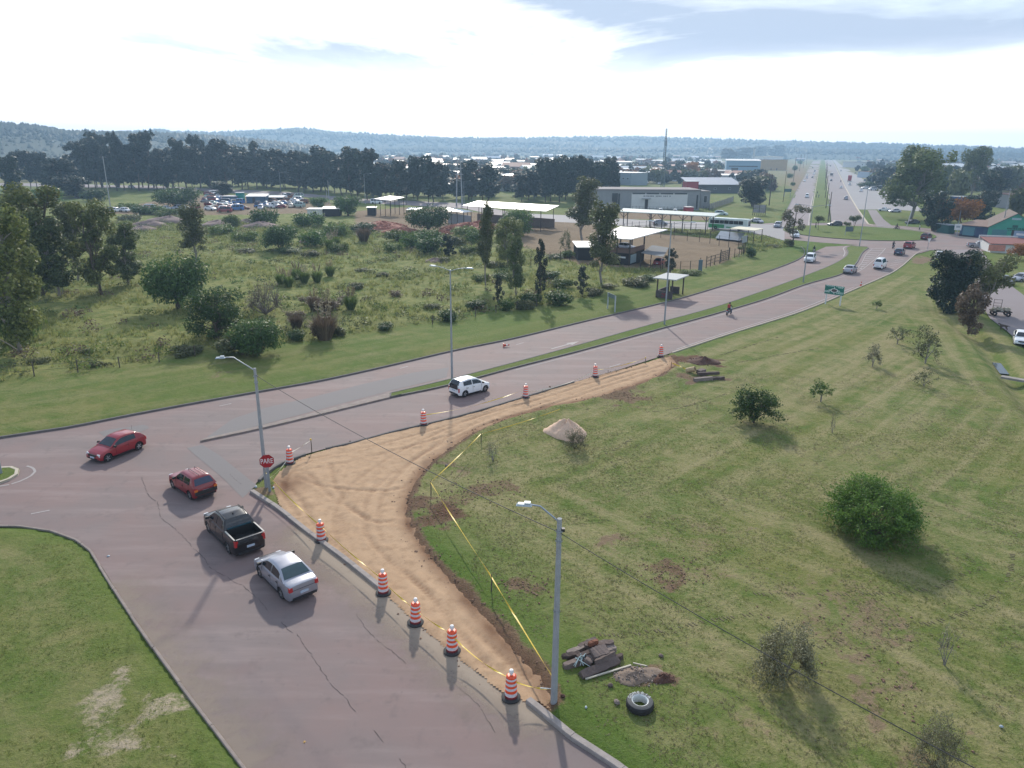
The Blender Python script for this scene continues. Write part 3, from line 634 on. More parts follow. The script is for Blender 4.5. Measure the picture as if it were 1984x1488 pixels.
# --- loose clods along the edges of the dig
mb = MB(); rk = random.Random(33)
for ln_, n_c, sp_ in ((exR, 520, .5), (exL, 160, .22)):
    for _ in range(n_c):
        c = rk.choice(ln_[2:-2]); a = c.x + rk.gauss(0, sp_), c.y + rk.gauss(0, sp_); q = rk.uniform(.025, .09) * (1.5 if rk.random() < .12 else 1)
        mb.box((a[0], a[1], max(ground_z(a[0], a[1]), .0) + q * .25), (q * rk.uniform(.8, 1.7), q, q * .8), m=Matrix.Rotation(rk.uniform(0, 6), 4, 'Z') @ Matrix.Rotation(rk.uniform(-.6, .6), 4, 'X'), taper=rk.uniform(.5, .8))
for cx_, cy_, sx_, sy_, n_c in ((850, 985, 1.1, 1.3, 170), (930, 950, 1.4, 1.0, 120), (1290, 1110, 1.2, .9, 120), (1025, 1140, .8, .6, 80), (1210, 768, 1.6, .8, 70), (1640, 1190, 2.2, 1.5, 50), (1720, 1330, .5, 2.2, 60)):
    c = P(cx_, cy_)
    for _ in range(n_c):
        a = c.x + rk.gauss(0, sx_), c.y + rk.gauss(0, sy_); q = rk.uniform(.03, .10)
        mb.box((a[0], a[1], ground_z(a[0], a[1]) + q * .2), (q * rk.uniform(.8, 1.7), q, q * .7), m=Matrix.Rotation(rk.uniform(0, 6), 4, 'Z') @ Matrix.Rotation(rk.uniform(-.6, .6), 4, 'X'), taper=rk.uniform(.5, .8))
tag(mb.build('soil_clods', M('clod_soil', (.20, .125, .085), .95, var=.4, scale=3)), 'loose clods of soil scattered along the edges of the dig', 'soil', kind='stuff')

# ================================================================== VEGETATION
bark = M('bark_brown', (.10, .078, .06), .95, var=.35, scale=6, bump=.6, bscale=12)
bark_pale = M('bark_pale', (.24, .215, .19), .9, var=.35, scale=5, bump=.4, bscale=10)
LM = dict(
    gum=leaf_mat('leaf_gum', (0.055, 0.084, 0.034), (0.178, 0.218, 0.079), .30), gum_y=leaf_mat('leaf_gum_yellow', (0.068, 0.099, 0.032), (0.240, 0.261, 0.081), .35),
    pine=leaf_mat('leaf_pine', (0.014, 0.024, 0.019), (0.046, 0.065, 0.041), .12), dark=leaf_mat('leaf_dark', (0.013, 0.027, 0.021), (0.045, 0.072, 0.042), .12),
    green=leaf_mat('leaf_green', (0.043, 0.090, 0.020), (0.123, 0.217, 0.043), .35), bright=leaf_mat('leaf_bright_green', (.060, .130, .022), (.175, .300, .060), .45),
    dome=leaf_mat('leaf_dome', (0.029, 0.061, 0.020), (0.094, 0.160, 0.043), .30), grey=leaf_mat('leaf_grey', (.130, .130, .075), (.270, .260, .160), .25),
    olive=leaf_mat('leaf_olive', (0.064, 0.079, 0.032), (0.167, 0.184, 0.079), .3), orange=leaf_mat('leaf_orange', (0.260, 0.100, 0.020), (0.480, 0.220, 0.050), .35),
    rust=leaf_mat('leaf_rust', (0.189, 0.087, 0.043), (0.348, 0.174, 0.087), .3), brown=leaf_mat('leaf_brown', (0.109, 0.075, 0.049), (0.217, 0.160, 0.109), .2),
    redleaf=leaf_mat('leaf_red', (0.100, 0.030, 0.026), (0.170, 0.055, 0.045), .2), yellow=leaf_mat('leaf_yellow', (0.350, 0.200, 0.030), (0.550, 0.330, 0.060), .3),
    far=leaf_mat('leaf_far', (0.022, 0.034, 0.022), (0.055, 0.070, 0.040), .15), weed=leaf_mat('leaf_weed', (0.072, 0.116, 0.029), (0.181, 0.246, 0.065), .4), straw=leaf_mat('leaf_straw', (0.220, 0.180, 0.100), (0.420, 0.360, 0.240), .3))

def leaf_quads(clumps, n, size, seed, flat=0.5, asp=.55, shell=.55, hang=0.0):
    r = np.random.default_rng(seed); k = len(clumps); C = np.array([c[:3] for c in clumps]); Rr = np.array([c[3:6] for c in clumps])
    wgt = (Rr.prod(1)) ** .7; wgt /= wgt.sum(); ci = r.choice(k, n, p=wgt)
    d = r.normal(size=(n, 3)); d /= np.linalg.norm(d, axis=1)[:, None]
    rad = shell + (1 - shell) * r.random(n) ** .6; rad = np.where(r.random(n) < .22, r.random(n) ** .5, rad) * (1 + .18 * r.normal(size=n) * (r.random(n) < .3))
    pos = C[ci] + d * Rr[ci] * rad[:, None]
    nrm = d * .8 + r.normal(size=(n, 3)) * .75 + np.array([0, 0, flat]); nrm /= np.linalg.norm(nrm, axis=1)[:, None]
    a = np.cross(nrm, r.normal(size=(n, 3))); a /= np.linalg.norm(a, axis=1)[:, None] + 1e-9
    if hang: a = a * (1 - hang) + np.array([0, 0, -hang]); a /= np.linalg.norm(a, axis=1)[:, None]
    b = np.cross(nrm, a); s = size * (.55 + .9 * r.random(n))[:, None]
    V = np.stack([pos - a * s, pos + b * s * asp, pos + a * s, pos - b * s * asp], 1).reshape(-1, 3)
    cv = r.random(k); var = np.clip(.35 * cv[ci] + .65 * r.random(n), 0, 1)
    return V, np.repeat(var, 4)
def limb(mb, a, b, r0, r1, seed, seg=4, bend=.12, n=6):
    r = random.Random(seed); a = Vector(a); b = Vector(b); L = (b - a).length; pts = []; rs = []
    for i in range(seg + 1):
        t = i / seg; q = a.lerp(b, t); k = math.sin(math.pi * t) * L * bend
        pts.append(q + Vector((r.uniform(-1, 1), r.uniform(-1, 1), r.uniform(0, .8))) * k * .7); rs.append(r0 + (r1 - r0) * t)
    mb.tube(pts, rs, n=n); return pts
class Tree:
    """normalised tree: height 1 along z; crown radius baked in; instances scale x,y and z"""
    def __init__(s, key, mat, shape, h, cw, base, k, n, leaf, seed, trunk_r=.02, stems=1, barkm=None, cs=.42, lean=0.0, flat=.5, hang=0.0, asp=.55):
        r = random.Random(seed); cl = []; s.h = h; s.w = cw
        ch = h * (1 - base)
        for i in range(k):
            for _ in range(60):
                u = r.uniform(-1, 1); v = r.uniform(-1, 1); t = r.uniform(0, 1)
                if shape == 'cone': rad = (1 - t) ** .8 * .95 + .08
                elif shape == 'dome': rad = math.sqrt(max(0, 1 - (t * .98) ** 2))
                elif shape == 'column': rad = .75 * math.sin(math.pi * min(1, .12 + t * .86)) ** .5
                elif shape == 'umbrella': rad = (.35 + .65 * t) if t > .45 else .12
                elif shape == 'pine': rad = .30 + .7 * math.sin(math.pi * min(1, .25 + t * .72)); 
                else: rad = math.sin(math.pi * min(.97, .10 + t * .84)) ** .6
                if u * u + v * v <= rad * rad: break
            q = cs * (1 - .35 * t if shape == 'cone' else 1) * r.uniform(.7, 1.25)
            rx = cw / 2 * q; rz = min(ch * .34, rx * r.uniform(.75, 1.35)); m = 1 - q * .6; t = (i + r.random()) / k
            cl.append((u * cw / 2 * m + lean * t * h * .3, v * cw / 2 * m, h * base + rz * .8 + t * (ch - rz * 1.7), rx, rx, rz))
        V, va = leaf_quads(cl, n, leaf, seed, flat, hang=hang, asp=asp); V[:, 2] = np.maximum(V[:, 2], .02)
        s.crown = np_mesh('crown', V, np.arange(len(V)).reshape(-1, 4), [mat], var=va)
        mb = MB()
        tops = sorted(cl, key=lambda c: -c[2])
        for sidx in range(stems):
            a0 = 2 * math.pi * sidx / max(1, stems); o0 = Vector((math.cos(a0), math.sin(a0), 0)) * (trunk_r * h * 1.2 if stems > 1 else 0)
            tp = tops[sidx % len(tops)]; tt = Vector((tp[0] * .8, tp[1] * .8, tp[2]))
            pts = limb(mb, o0, tt, trunk_r * h, trunk_r * h * .28, seed + sidx, 6, .05, 8)
            for j, c in enumerate(cl[sidx::stems]):
                cz = c[2]; st = [q for q in pts if q.z < cz - .03 * h] or [pts[1]]
                limb(mb, st[-1] if j % 2 else st[len(st) // 2], (c[0], c[1], cz), trunk_r * h * .38, trunk_r * h * .10, seed * 7 + j, 3, .1, 5)
        s.trunk = mb.mesh('trunk', [barkm or bark], 50)
TREES = {}
def T(key, *a, **k):
    TREES[key] = Tree(key, *a, **k)
T('gum_a', LM['gum_y'], 'oval', 13, 6.6, .10, 34, 9500, .17, 1, cs=.30, trunk_r=.013, barkm=bark_pale, hang=.25)
T('gum_b', LM['gum_y'], 'oval', 13, 5.6, .12, 32, 9000, .17, 2, cs=.32, trunk_r=.013, hang=.25)
T('gum_c', LM['gum'], 'cone', 13, 5.0, .10, 32, 8500, .17, 3, cs=.38, trunk_r=.012, barkm=bark_pale, hang=.2)
T('gum_d', LM['olive'], 'column', 14, 5.5, .22, 26, 6500, .18, 4, cs=.34, trunk_r=.013, barkm=bark_pale, hang=.25)
T('gum_big', LM['gum'], 'oval', 24, 19, .16, 46, 15000, .36, 5, cs=.24, trunk_r=.020, barkm=bark_pale, hang=.1)
T('pine_a', LM['pine'], 'pine', 24, 9, .14, 30, 4200, .50, 6, cs=.36, trunk_r=.011)
T('pine_b', LM['pine'], 'pine', 24, 8, .18, 28, 3800, .50, 7, cs=.38, trunk_r=.010)
T('pine_c', LM['dark'], 'oval', 22, 10, .12, 32, 4400, .52, 8, cs=.36, trunk_r=.012)
T('pine_d', LM['dark'], 'cone', 22, 9, .10, 30, 4200, .50, 9, cs=.42, trunk_r=.012)
T('casuarina', LM['dark'], 'dome', 15, 11, .02, 40, 6500, .34, 10, cs=.28, trunk_r=.02, stems=3)
T('conifer_small', LM['dark'], 'cone', 6, 3.2, .02, 26, 3200, .14, 11, cs=.36, trunk_r=.015)
T('pine_young', LM['far'], 'cone', 6, 3.0, .10, 26, 2400, .12, 12, cs=.30, trunk_r=.014)
T('thin_pine', LM['grey'], 'oval', 10, 5.5, .25, 11, 1700, .20, 13, cs=.30, trunk_r=.014)
T('dome_a', LM['dome'], 'dome', 6, 10, .12, 26, 6500, .19, 14, cs=.34, trunk_r=.03, stems=3)
T('dome_b', LM['green'], 'dome', 6, 9, .06, 24, 6000, .19, 15, cs=.36, trunk_r=.03, stems=3)
T('bush_a', LM['green'], 'dome', 2.6, 4.4, .0, 15, 2600, .13, 16, cs=.40, trunk_r=.02, stems=3)
T('bush_b', LM['weed'], 'dome', 2.0, 3.8, .0, 13, 2200, .12, 17, cs=.42, trunk_r=.02, stems=3)
T('bush_c', LM['dome'], 'dome', 2.6, 3.6, .0, 13, 2400, .13, 18, cs=.42, trunk_r=.02, stems=3)
T('bush_d', LM['olive'], 'dome', 2.0, 3.4, .0, 12, 1800, .12, 19, cs=.40, trunk_r=.02, stems=3)
T('bush_e', LM['brown'], 'dome', 2.0, 3.0, .0, 12, 1300, .10, 20, cs=.38, trunk_r=.02, stems=5)
T('dark_tree', LM['dark'], 'oval', 9, 6, .0, 48, 13000, .16, 21, cs=.30, trunk_r=.02, stems=2)
T('leafy_tree', LM['dome'], 'oval', 9, 8, .0, 44, 9000, .16, 61, cs=.28, trunk_r=.02, stems=2)
T('airy_gum', LM['olive'], 'umbrella', 9, 7.5, .28, 20, 6000, .16, 22, cs=.28, trunk_r=.014, stems=4, barkm=bark_pale)
T('airy_brown', LM['brown'], 'oval', 7, 4.5, .05, 18, 5200, .15, 23, cs=.36, trunk_r=.014, stems=3)
T('autumn', LM['orange'], 'dome', 8, 11, .22, 20, 4500, .30, 24, cs=.34, trunk_r=.02, stems=2)
T('flat_top', LM['olive'], 'umbrella', 4.2, 4.6, .62, 12, 1400, .14, 33, cs=.32, trunk_r=.02)
T('town_a', LM['far'], 'oval', 9, 9, .12, 12, 800, .75, 34, cs=.44, trunk_r=.02)
T('town_b', LM['dark'], 'cone', 12, 7, .10, 11, 700, .75, 35, cs=.46, trunk_r=.02)
T('town_c', LM['rust'], 'oval', 8, 8.5, .15, 12, 750, .70, 36, cs=.44, trunk_r=.02)
T('town_d', LM['olive'], 'dome', 8, 10, .10, 12, 800, .75, 37, cs=.42, trunk_r=.02)
T('town_e', LM['redleaf'], 'oval', 9, 8, .15, 12, 850, .70, 38, cs=.46, trunk_r=.02)
T('town_f', LM['brown'], 'oval', 9, 9, .12, 12, 750, .70, 39, cs=.42, trunk_r=.02)

class Spray:
    """shrub of many fine stems: leaves sit along curved branches that radiate from the foot"""
    def __init__(s, mat, h, w, nbr, nleaf, leaf, seed, trunk=0.0, inner=.35, twig=.007, barkm=None, jit=.10, lop=.25, spread=1.0, mk=1.0):
        r = np.random.default_rng(seed); s.h, s.w = h, w; mb = MB(); L = []; bv = []
        ph = r.random(4) * 6.28; mains = max(4, nbr // 14); M0 = []
        for i in range(mains):
            a = 2 * math.pi * i / mains + r.normal() * .3; el = r.uniform(.35, 1.25); d = np.array([math.cos(a) * math.cos(el) * spread, math.sin(a) * math.cos(el) * spread, math.sin(el)]); M0.append((a, d))
            q = np.array([0, 0, trunk * h]) + d * np.array([w * .26, w * .26, h * (1 - trunk) * .40]); mb.tube([(0.02 * math.cos(a), 0.02 * math.sin(a), 0), (0.03 * math.cos(a), 0.03 * math.sin(a), trunk * h * .9 + .01), tuple(q * .6 + np.array([0, 0, trunk * h * .4])), tuple(q)], [.018 * h * mk, .015 * h * mk, .011 * h * mk, .007 * h * mk], 5); M0[-1] = (a, d, q)
        for i in range(nbr):
            a, d, q = M0[int(r.integers(0, mains))]; a2 = a + r.normal() * .55; el = math.asin(r.uniform(-.06, .99))
            lobe = 1 + lop * math.sin(2 * a2 + ph[0]) + lop * .8 * math.sin(3 * a2 + ph[1] + el * 2); rad = (.62 + .38 * r.random() ** .5) * lobe * (1 - .15 * abs(math.sin(5 * a2 + ph[2])))
            e = np.array([math.cos(a2) * math.cos(el) * w / 2, math.sin(a2) * math.cos(el) * w / 2, trunk * h + math.copysign(abs(math.sin(el)) ** .7, el) * h * (1 - trunk)]) * np.array([rad, rad, .45 + .55 * min(1.1, rad)])
            e[2] = max(e[2], .10 * h * (1 if trunk < .05 else 2)); m = (q + e) / 2 + np.array([0, 0, .07 * h]); bv.append((q, m, e)); mb.tube([tuple(q), tuple(m), tuple(e)], [twig, twig * .7, twig * .35], 3, cap=False)
        bi = r.integers(0, nbr, nleaf); t = inner + (1 - inner) * r.random(nleaf) ** .75; B = np.array(bv)[bi]; t1 = t[:, None]
        pos = B[:, 0] * (1 - t1) ** 2 + 2 * B[:, 1] * t1 * (1 - t1) + B[:, 2] * t1 ** 2 + r.normal(size=(nleaf, 3)) * jit * np.array([1, 1, .7]) * (.4 + .6 * t1); pos[:, 2] = np.maximum(pos[:, 2], .03)
        nrm = r.normal(size=(nleaf, 3)) + np.array([0, 0, .8]); nrm /= np.linalg.norm(nrm, axis=1)[:, None]; a_ = np.cross(nrm, r.normal(size=(nleaf, 3))); a_ /= np.linalg.norm(a_, axis=1)[:, None]; b_ = np.cross(nrm, a_); sz = leaf * (.5 + r.random(nleaf))[:, None]
        V = np.stack([pos - a_ * sz, pos + b_ * sz * .45, pos + a_ * sz, pos - b_ * sz * .45], 1).reshape(-1, 3); bvv = r.random(nbr)
        s.w = 2 * float(np.percentile(np.hypot(V[:, 0], V[:, 1]), 96)); s.h = float(np.percentile(V[:, 2], 99.3))
        s.crown = np_mesh('crown', V, np.arange(len(V)).reshape(-1, 4), [mat], var=np.repeat(np.clip(.55 * bvv[bi] + .45 * r.random(nleaf), 0, 1), 4)); s.trunk = mb.mesh('trunk', [barkm or bark])
TREES['lawn_bush'] = Spray(LM['bright'], 3.4, 5.6, 420, 30000, .055, 101, inner=.30, jit=.13, lop=.10)
TREES['lawn_grey'] = Spray(LM['grey'], 2.2, 3.0, 230, 8000, .042, 102, inner=.30, jit=.10, twig=.004, lop=.15, mk=.5)
TREES['lawn_grey_b'] = Spray(LM['grey'], 2.2, 3.0, 190, 5600, .044, 103, inner=.35, jit=.11, twig=.004, lop=.3, mk=.5)
TREES['lawn_round'] = Spray(LM['dome'], 2.6, 3.2, 190, 6500, .065, 104, trunk=.10, inner=.35, jit=.12, lop=.22)
TREES['sapling_a'] = Spray(LM['olive'], 2.4, 2.6, 60, 1500, .060, 105, trunk=.22, inner=.45, jit=.10, barkm=bark_pale, lop=.3)
TREES['sapling_b'] = Spray(LM['green'], 1.9, 1.9, 46, 1200, .060, 106, trunk=.32, inner=.4, jit=.10, barkm=bark_pale, lop=.2)
TREES['sapling_c'] = Spray(LM['grey'], 1.9, 2.0, 50, 1300, .055, 107, trunk=.20, inner=.4, jit=.09, barkm=bark_pale, lop=.35)
TREES['sapling_d'] = Spray(LM['olive'], 3.0, 3.2, 80, 2000, .065, 108, trunk=.14, inner=.5, jit=.11, barkm=bark_pale, lop=.35)
TREES['sapling_e'] = Spray(LM['olive'], 1.9, 2.4, 44, 1000, .055, 109, trunk=.06, inner=.5, jit=.10, barkm=bark_pale, lop=.4)
TREES['twiggy'] = Spray(LM['grey'], 1.4, 1.0, 40, 240, .035, 110, trunk=.05, inner=.4, jit=.05, barkm=bark_pale, lop=.3)
TREES['bare_shrub'] = Spray(LM['brown'], 3.0, 4.0, 260, 900, .05, 111, trunk=.03, inner=.4, jit=.08, barkm=M('bark_grey_brown', (.16, .135, .115), .95, var=.2), lop=.2, twig=.012)
def plant(kind, bpx, bpy_, top, wpx, name, label, cat='tree', group=None, rz=None, minw=None):
    t = TREES[kind]; b = G(bpx, bpy_); hh = max(.4, height_at(b, top) - b.z); ww = width_at(b, wpx)
    return plant_at(kind, b, hh, ww, name, label, cat, group, rz)
def plant_at(kind, b, hh, ww, name, label, cat='tree', group=None, rz=None):
    t = TREES[kind]
    o = thing(name, label, cat, (b[0], b[1], b[2] - .05), random.uniform(0, 6.28) if rz is None else rz, group)
    o.scale = (ww / t.w, ww / t.w, hh / t.h)
    obj('trunk', t.trunk, o); obj('crown', t.crown, o)
    return o

USED = set()
def ordinal(n): return '%d%s' % (n, 'th' if 10 <= n % 100 <= 20 else {1: 'st', 2: 'nd', 3: 'rd'}.get(n % 10, 'th'))
LAND = [(379, 470, 'the lone young gum'), (545, 460, 'the large round field bush'), (829, 425, 'the big round tree by the bricks'), (941, 500, 'the thin-trunked gum'), (985, 470, 'the olive full gum'), (1166, 500, 'the pale-trunked gum'), (345, 545, 'the big round dark bush'), (425, 610, 'the dark leafy roadside tree'), (515, 580, 'the bare twiggy shrub'), (876, 640, 'the two-armed lamp'), (1297, 560, 'the bus shelter'), (675, 400, 'the bright willow-like tree'), (343, 385, 'the umbrella-shaped tree'), (512, 418, 'the round bush below the scrap cars'), (630, 640, 'the tall brown grass clump'), (870, 475, 'the dark cypress bush'), (1535, 440, 'the see-through pine'), (197, 500, 'the gum grove'), (1402, 500, 'the wooden gate'), (1047, 530, 'the thin young pine'), (1128, 545, 'the bushy young pine'), (705, 460, 'the brown dead grass clump'), (650, 475, 'the plumed pampas clumps'), (505, 385, 'the blue workshop'), (436, 408, 'the long red van'), (289, 400, 'the tall white minibus'), (625, 412, 'the grey shack'), (534, 400, 'the white delivery van'), (1562, 340, 'the far avenue'), (1690, 365, 'the parked white vans'), (1930, 440, 'the green house'), (1185, 585, 'the pale sign posts'), (92, 640, 'the leaning gum')]
def near_label(base, px_, py_):
    c_ = sorted(LAND, key=lambda l: math.hypot(l[0] - px_, (l[1] - py_) * 1.6))
    for l in c_[:7]:
        dx, dy = px_ - l[0], (py_ - l[1]) * 1.6; side = ('right of ' if dx > 0 else 'left of ') if abs(dx) > abs(dy) else ('in front of ' if dy > 0 else 'behind ')
        for pre in ('just ', 'farther '):
            lb = base + ' ' + pre + side + l[2]
            if lb not in USED and len(lb.split()) <= 16: USED.add(lb); return lb
    return base
# --- gum grove at the left
plant('gum_a', 40, 684, 395, 150, 'gum_tree', 'tall gum with leaning trunk at the very left edge, nearest the road', rz=2.2)
plant('gum_b', 84, 575, 352, 118, 'gum_tree', 'tallest broad gum of the left grove, second from the left edge')
plant('gum_d', 152, 545, 386, 70, 'gum_tree', 'slender gum behind the left grove, its thin trunk showing low down')
plant('gum_b', 197, 572, 383, 88, 'gum_tree', 'dark gum with bare straight trunk in the middle of the left grove')
plant('gum_c', 249, 554, 428, 70, 'gum_tree', 'pointed gum at the right end of the left grove, beside the round dark bush')
plant('gum_c', 118, 578, 410, 84, 'gum_tree', 'dark full gum between the tallest gum and the bare-trunked one')
plant('gum_a', 12, 520, 372, 95, 'gum_tree', 'gum behind the leaning one, cut by the left edge')
plant('pine_d', 30, 388, 300, 46, 'cypress_tree', 'dark cone-shaped tree with yellowish tip behind the gum grove')
plant('pine_c', 120, 380, 305, 66, 'evergreen_tree', 'broad dark evergreen between the gum grove and the pine belt')
plant('casuarina', 150, 384, 338, 90, 'evergreen_tree', 'wide dark evergreen thicket at the foot of the pine belt, far left')
plant('bush_c', 180, 392, 365, 60, 'shrub', 'olive green shrub before the dark evergreen thicket', 'shrub')
plant('bush_a', 92, 398, 362, 64, 'shrub', 'rounded green shrub tucked behind the tallest gum', 'shrub')
plant('bush_b', 22, 662, 555, 110, 'shrub', 'yellow-green leafy shrub at the left edge below the leaning gum', 'shrub')
plant('dome_a', 345, 598, 493, 124, 'bush', 'big round dark green bush right of the gum grove', 'bush')
plant('leafy_tree', 418, 658, 553, 112, 'bush', 'dark green leafy tree bush at the roadside fence left of the bare twiggy shrub', 'bush')
plant('dome_a', 500, 690, 615, 110, 'bush', 'dark bramble mound at the verge right of the dark leafy tree', 'bush')
plant('bush_d', 470, 690, 645, 100, 'bush', 'low dark bramble at the foot of the dark leafy tree', 'bush')
plant('gum_d', 379, 512, 390, 64, 'gum_tree', 'lone grey-green young gum in the field before the scrap cars')
plant('bare_shrub', 515, 612, 545, 95, 'twiggy_shrub', 'bare brown twiggy shrub in the field', 'shrub')
plant('dome_a', 343, 404, 361, 92, 'dome_tree', 'wide umbrella-shaped green tree over the scrap cars')
plant('dome_b', 675, 419, 377, 60, 'dome_tree', 'bright round willow-like tree right of the grey shack')
plant('dome_b', 618, 405, 380, 40, 'dome_tree', 'small round green tree behind the grey shack')
plant('dome_a', 829, 450, 397, 92, 'dome_tree', 'big round green tree in front of the brick piles')
plant('dome_b', 1006, 458, 402, 84, 'dome_tree', 'dark green spreading tree before the long white roof')
plant('bush_a', 512, 436, 402, 64, 'bush', 'round green bush below the blue scrap cars', 'bush')
plant('bush_b', 450, 440, 414, 38, 'bush', 'small dark bush on the soil heap below the red van', 'bush')
plant('dome_a', 545, 486, 432, 84, 'bush', 'large round dark bush in the middle of the field', 'bush')
plant('pine_c', 432, 382, 351, 44, 'evergreen_tree', 'dark rounded evergreen left of the blue workshop')
plant('conifer_small', 870, 499, 451, 32, 'cypress_bush', 'dark upright cypress bush below the big round tree', 'bush')
plant('gum_d', 941, 556, 385, 42, 'gum_tree', 'tall thin-trunked gum before the brick piles')
plant('gum_a', 985, 515, 418, 64, 'gum_tree', 'olive full gum left of the dirt yard')
plant('gum_c', 1000, 574, 452, 44, 'gum_tree', 'narrow grey-green gum in front of the olive full one')
plant('pine_young', 1047, 585, 458, 32, 'young_pine', 'thin young pine with dark tufts left of the black shed')
plant('pine_young', 965, 592, 530, 24, 'young_pine', 'small thin sapling pine near the verge, right of the lamp post')
plant('sapling_d', 1095, 494, 446, 32, 'small_tree', 'small round tree with forked leaning stems in the dirt yard')
plant('gum_d', 1128, 468, 338, 76, 'gum_tree', 'tall gum rising behind the black two-storey shed')
plant('gum_d', 1166, 557, 384, 76, 'gum_tree', 'tall gum with pale trunk in front of the black two-storey shed')
plant('pine_young', 1128, 578, 513, 34, 'young_pine', 'bushy young pine at the verge left of the pale-trunked gum')
plant('pine_young', 1298, 529, 479, 32, 'young_pine', 'young pine beside the parked red car')
plant('thin_pine', 1535, 477, 391, 54, 'pine_tree', 'see-through pine at the corner of the roundabout')
plant('casuarina', 1458, 401, 342, 58, 'cypress_clump', 'dark dense cypress clump by the avenue')
plant('flat_top', 1585, 447, 417, 24, 'flat_topped_tree', 'left flat-topped young tree on the roundabout, by the walking person')
plant('flat_top', 1652, 449, 416, 28, 'flat_topped_tree', 'taller flat-topped tree on the roundabout, leaning right')
plant('flat_top', 1640, 450, 429, 18, 'flat_topped_tree', 'lowest flat-topped tree on the roundabout beside the grey sign')
plant('gum_big', 1764, 424, 279, 132, 'gum_tree', 'huge gum with white trunk towering beyond the roundabout')
plant('casuarina', 1808, 447, 368, 64, 'dark_thicket', 'dark evergreen thicket beside the teal building')
plant('casuarina', 1890, 432, 375, 60, 'dark_thicket', 'dark leafy tree behind the orange autumn tree')
plant('autumn', 1860, 442, 382, 84, 'autumn_tree', 'orange autumn tree over the blue building')
plant('gum_big', 1880, 385, 281, 74, 'gum_tree', 'big hazy tree on the skyline at the right')
plant('dark_tree', 1838, 604, 478, 88, 'dark_tree', 'dark dense roadside tree, left of the three by the service road')
plant('airy_gum', 1904, 606, 484, 108, 'airy_tree', 'airy many-stemmed pale tree by the service road')
plant('airy_brown', 1876, 646, 548, 64, 'airy_tree', 'brownish feathery tree at the ditch, nearest of the three')
plant('autumn', 1975, 505, 470, 44, 'autumn_bush', 'yellow-orange autumn bush at the right edge below the red roof', 'bush')
# --- lawn shrubs
plant('lawn_bush', 1690, 1030, 938, 180, 'lawn_bush', 'large bright green bush on the lawn, biggest of all', 'bush')
plant('lawn_round', 1460, 820, 753, 86, 'lawn_shrub', 'round dark green shrub on the lawn left of centre slope', 'shrub')
plant('lawn_grey', 1520, 1310, 1214, 128, 'grey_shrub', 'grey twiggy shrub on the lawn under the sagging cable', 'shrub')
plant('lawn_grey_b', 1808, 1486, 1392, 104, 'grey_shrub', 'grey twiggy shrub at the bottom right corner', 'shrub')
plant('sapling_b', 1590, 779, 733, 46, 'sapling', 'small yellow-green sapling with bare stem on the lawn', 'sapling')
plant('sapling_c', 1690, 712, 668, 48, 'sapling', 'pale silvery sapling on the upper lawn', 'sapling')
plant('sapling_a', 1738, 669, 630, 44, 'sapling', 'olive sapling above the silvery one', 'sapling')
plant('sapling_d', 1792, 706, 634, 74, 'sapling', 'tallest spreading sapling on the upper lawn', 'sapling')
plant('sapling_e', 1789, 750, 712, 54, 'sapling', 'low sapling just below the tallest spreading one', 'sapling')
plant('sapling_b', 1698, 601, 580, 20, 'sapling', 'tiny sapling on the lawn right of the green road sign', 'sapling')
plant('twiggy', 1830, 1286, 1208, 42, 'sapling', 'thin leaning sapling on the lawn at the right', 'sapling')
plant('lawn_grey_b', 1114, 870, 829, 46, 'lawn_shrub', 'small leafy shrub before the sand heap', 'shrub')
plant('twiggy', 955, 894, 852, 32, 'twig_sapling', 'twiggy leafless sapling inside the tape near the excavation', 'sapling')
plant('twiggy', 1612, 839, 799, 14, 'twig_sapling', 'single bare twig sapling on the open lawn', 'sapling')
# --- pine belt behind the yards
pine_px = []
for xx in np.arange(168, 1190, 15.0):
    yb = np.interp(xx, [160, 340, 480, 600, 720, 850, 1000, 1190], [368, 371, 366, 374, 388, 390, 391, 388]); tp = np.interp(xx, [160, 200, 380, 400, 490, 520, 690, 760, 850, 870, 900, 1000, 1030, 1180], [270, 266, 267, 276, 280, 288, 292, 305, 310, 330, 318, 320, 303, 307])
    if 866 < xx < 888 or 962 < xx < 995: continue
    pine_px.append((xx + random.uniform(-5, 5), yb + random.uniform(-5, 3), tp + random.choice((-12, -7, -3, 0, 3, 10, 20, 32)) + random.uniform(-3, 3)))
for i, (a, b, c) in enumerate(pine_px):
    k = random.choice(('pine_a', 'pine_b')) if a < 500 else random.choice(('pine_c', 'pine_d', 'pine_c', 'pine_a'))
    plant(k, a, b, c, random.uniform(30, 48), 'pine_tree', '%s tall dark pine from the left in the long belt behind the yards' % ordinal(i + 1), 'tree', 'belt of tall dark pines')
for kx, xx in enumerate(np.arange(160, 1185, 23.0)):
    if 850 < xx < 905 or 955 < xx < 1000: continue
    yb = np.interp(xx, [160, 340, 480, 600, 720, 850, 1000, 1190], [362, 364, 359, 366, 379, 381, 382, 380]); tp = np.interp(xx, [160, 380, 490, 690, 850, 1000, 1030, 1180], [274, 272, 284, 298, 316, 326, 310, 314])
    plant(('pine_a', 'pine_c', 'pine_d', 'casuarina')[kx % 4], xx + random.uniform(-7, 7), yb, tp + random.uniform(-4, 26), random.uniform(34, 54), 'pine_tree', '%s dark tree from the left in the back row of the pine belt' % ordinal(kx + 1), 'tree', 'back row of the pine belt')
for kx, xx in enumerate((40, 60, 72, 88)):
    plant('pine_b', xx, 366, 285 + random.uniform(-8, 12), 26, 'pine_tree', '%s bare-trunked pine from the left in the small clump behind the gum grove' % ordinal(kx + 1), 'tree', 'bare-trunked pines at the far left')
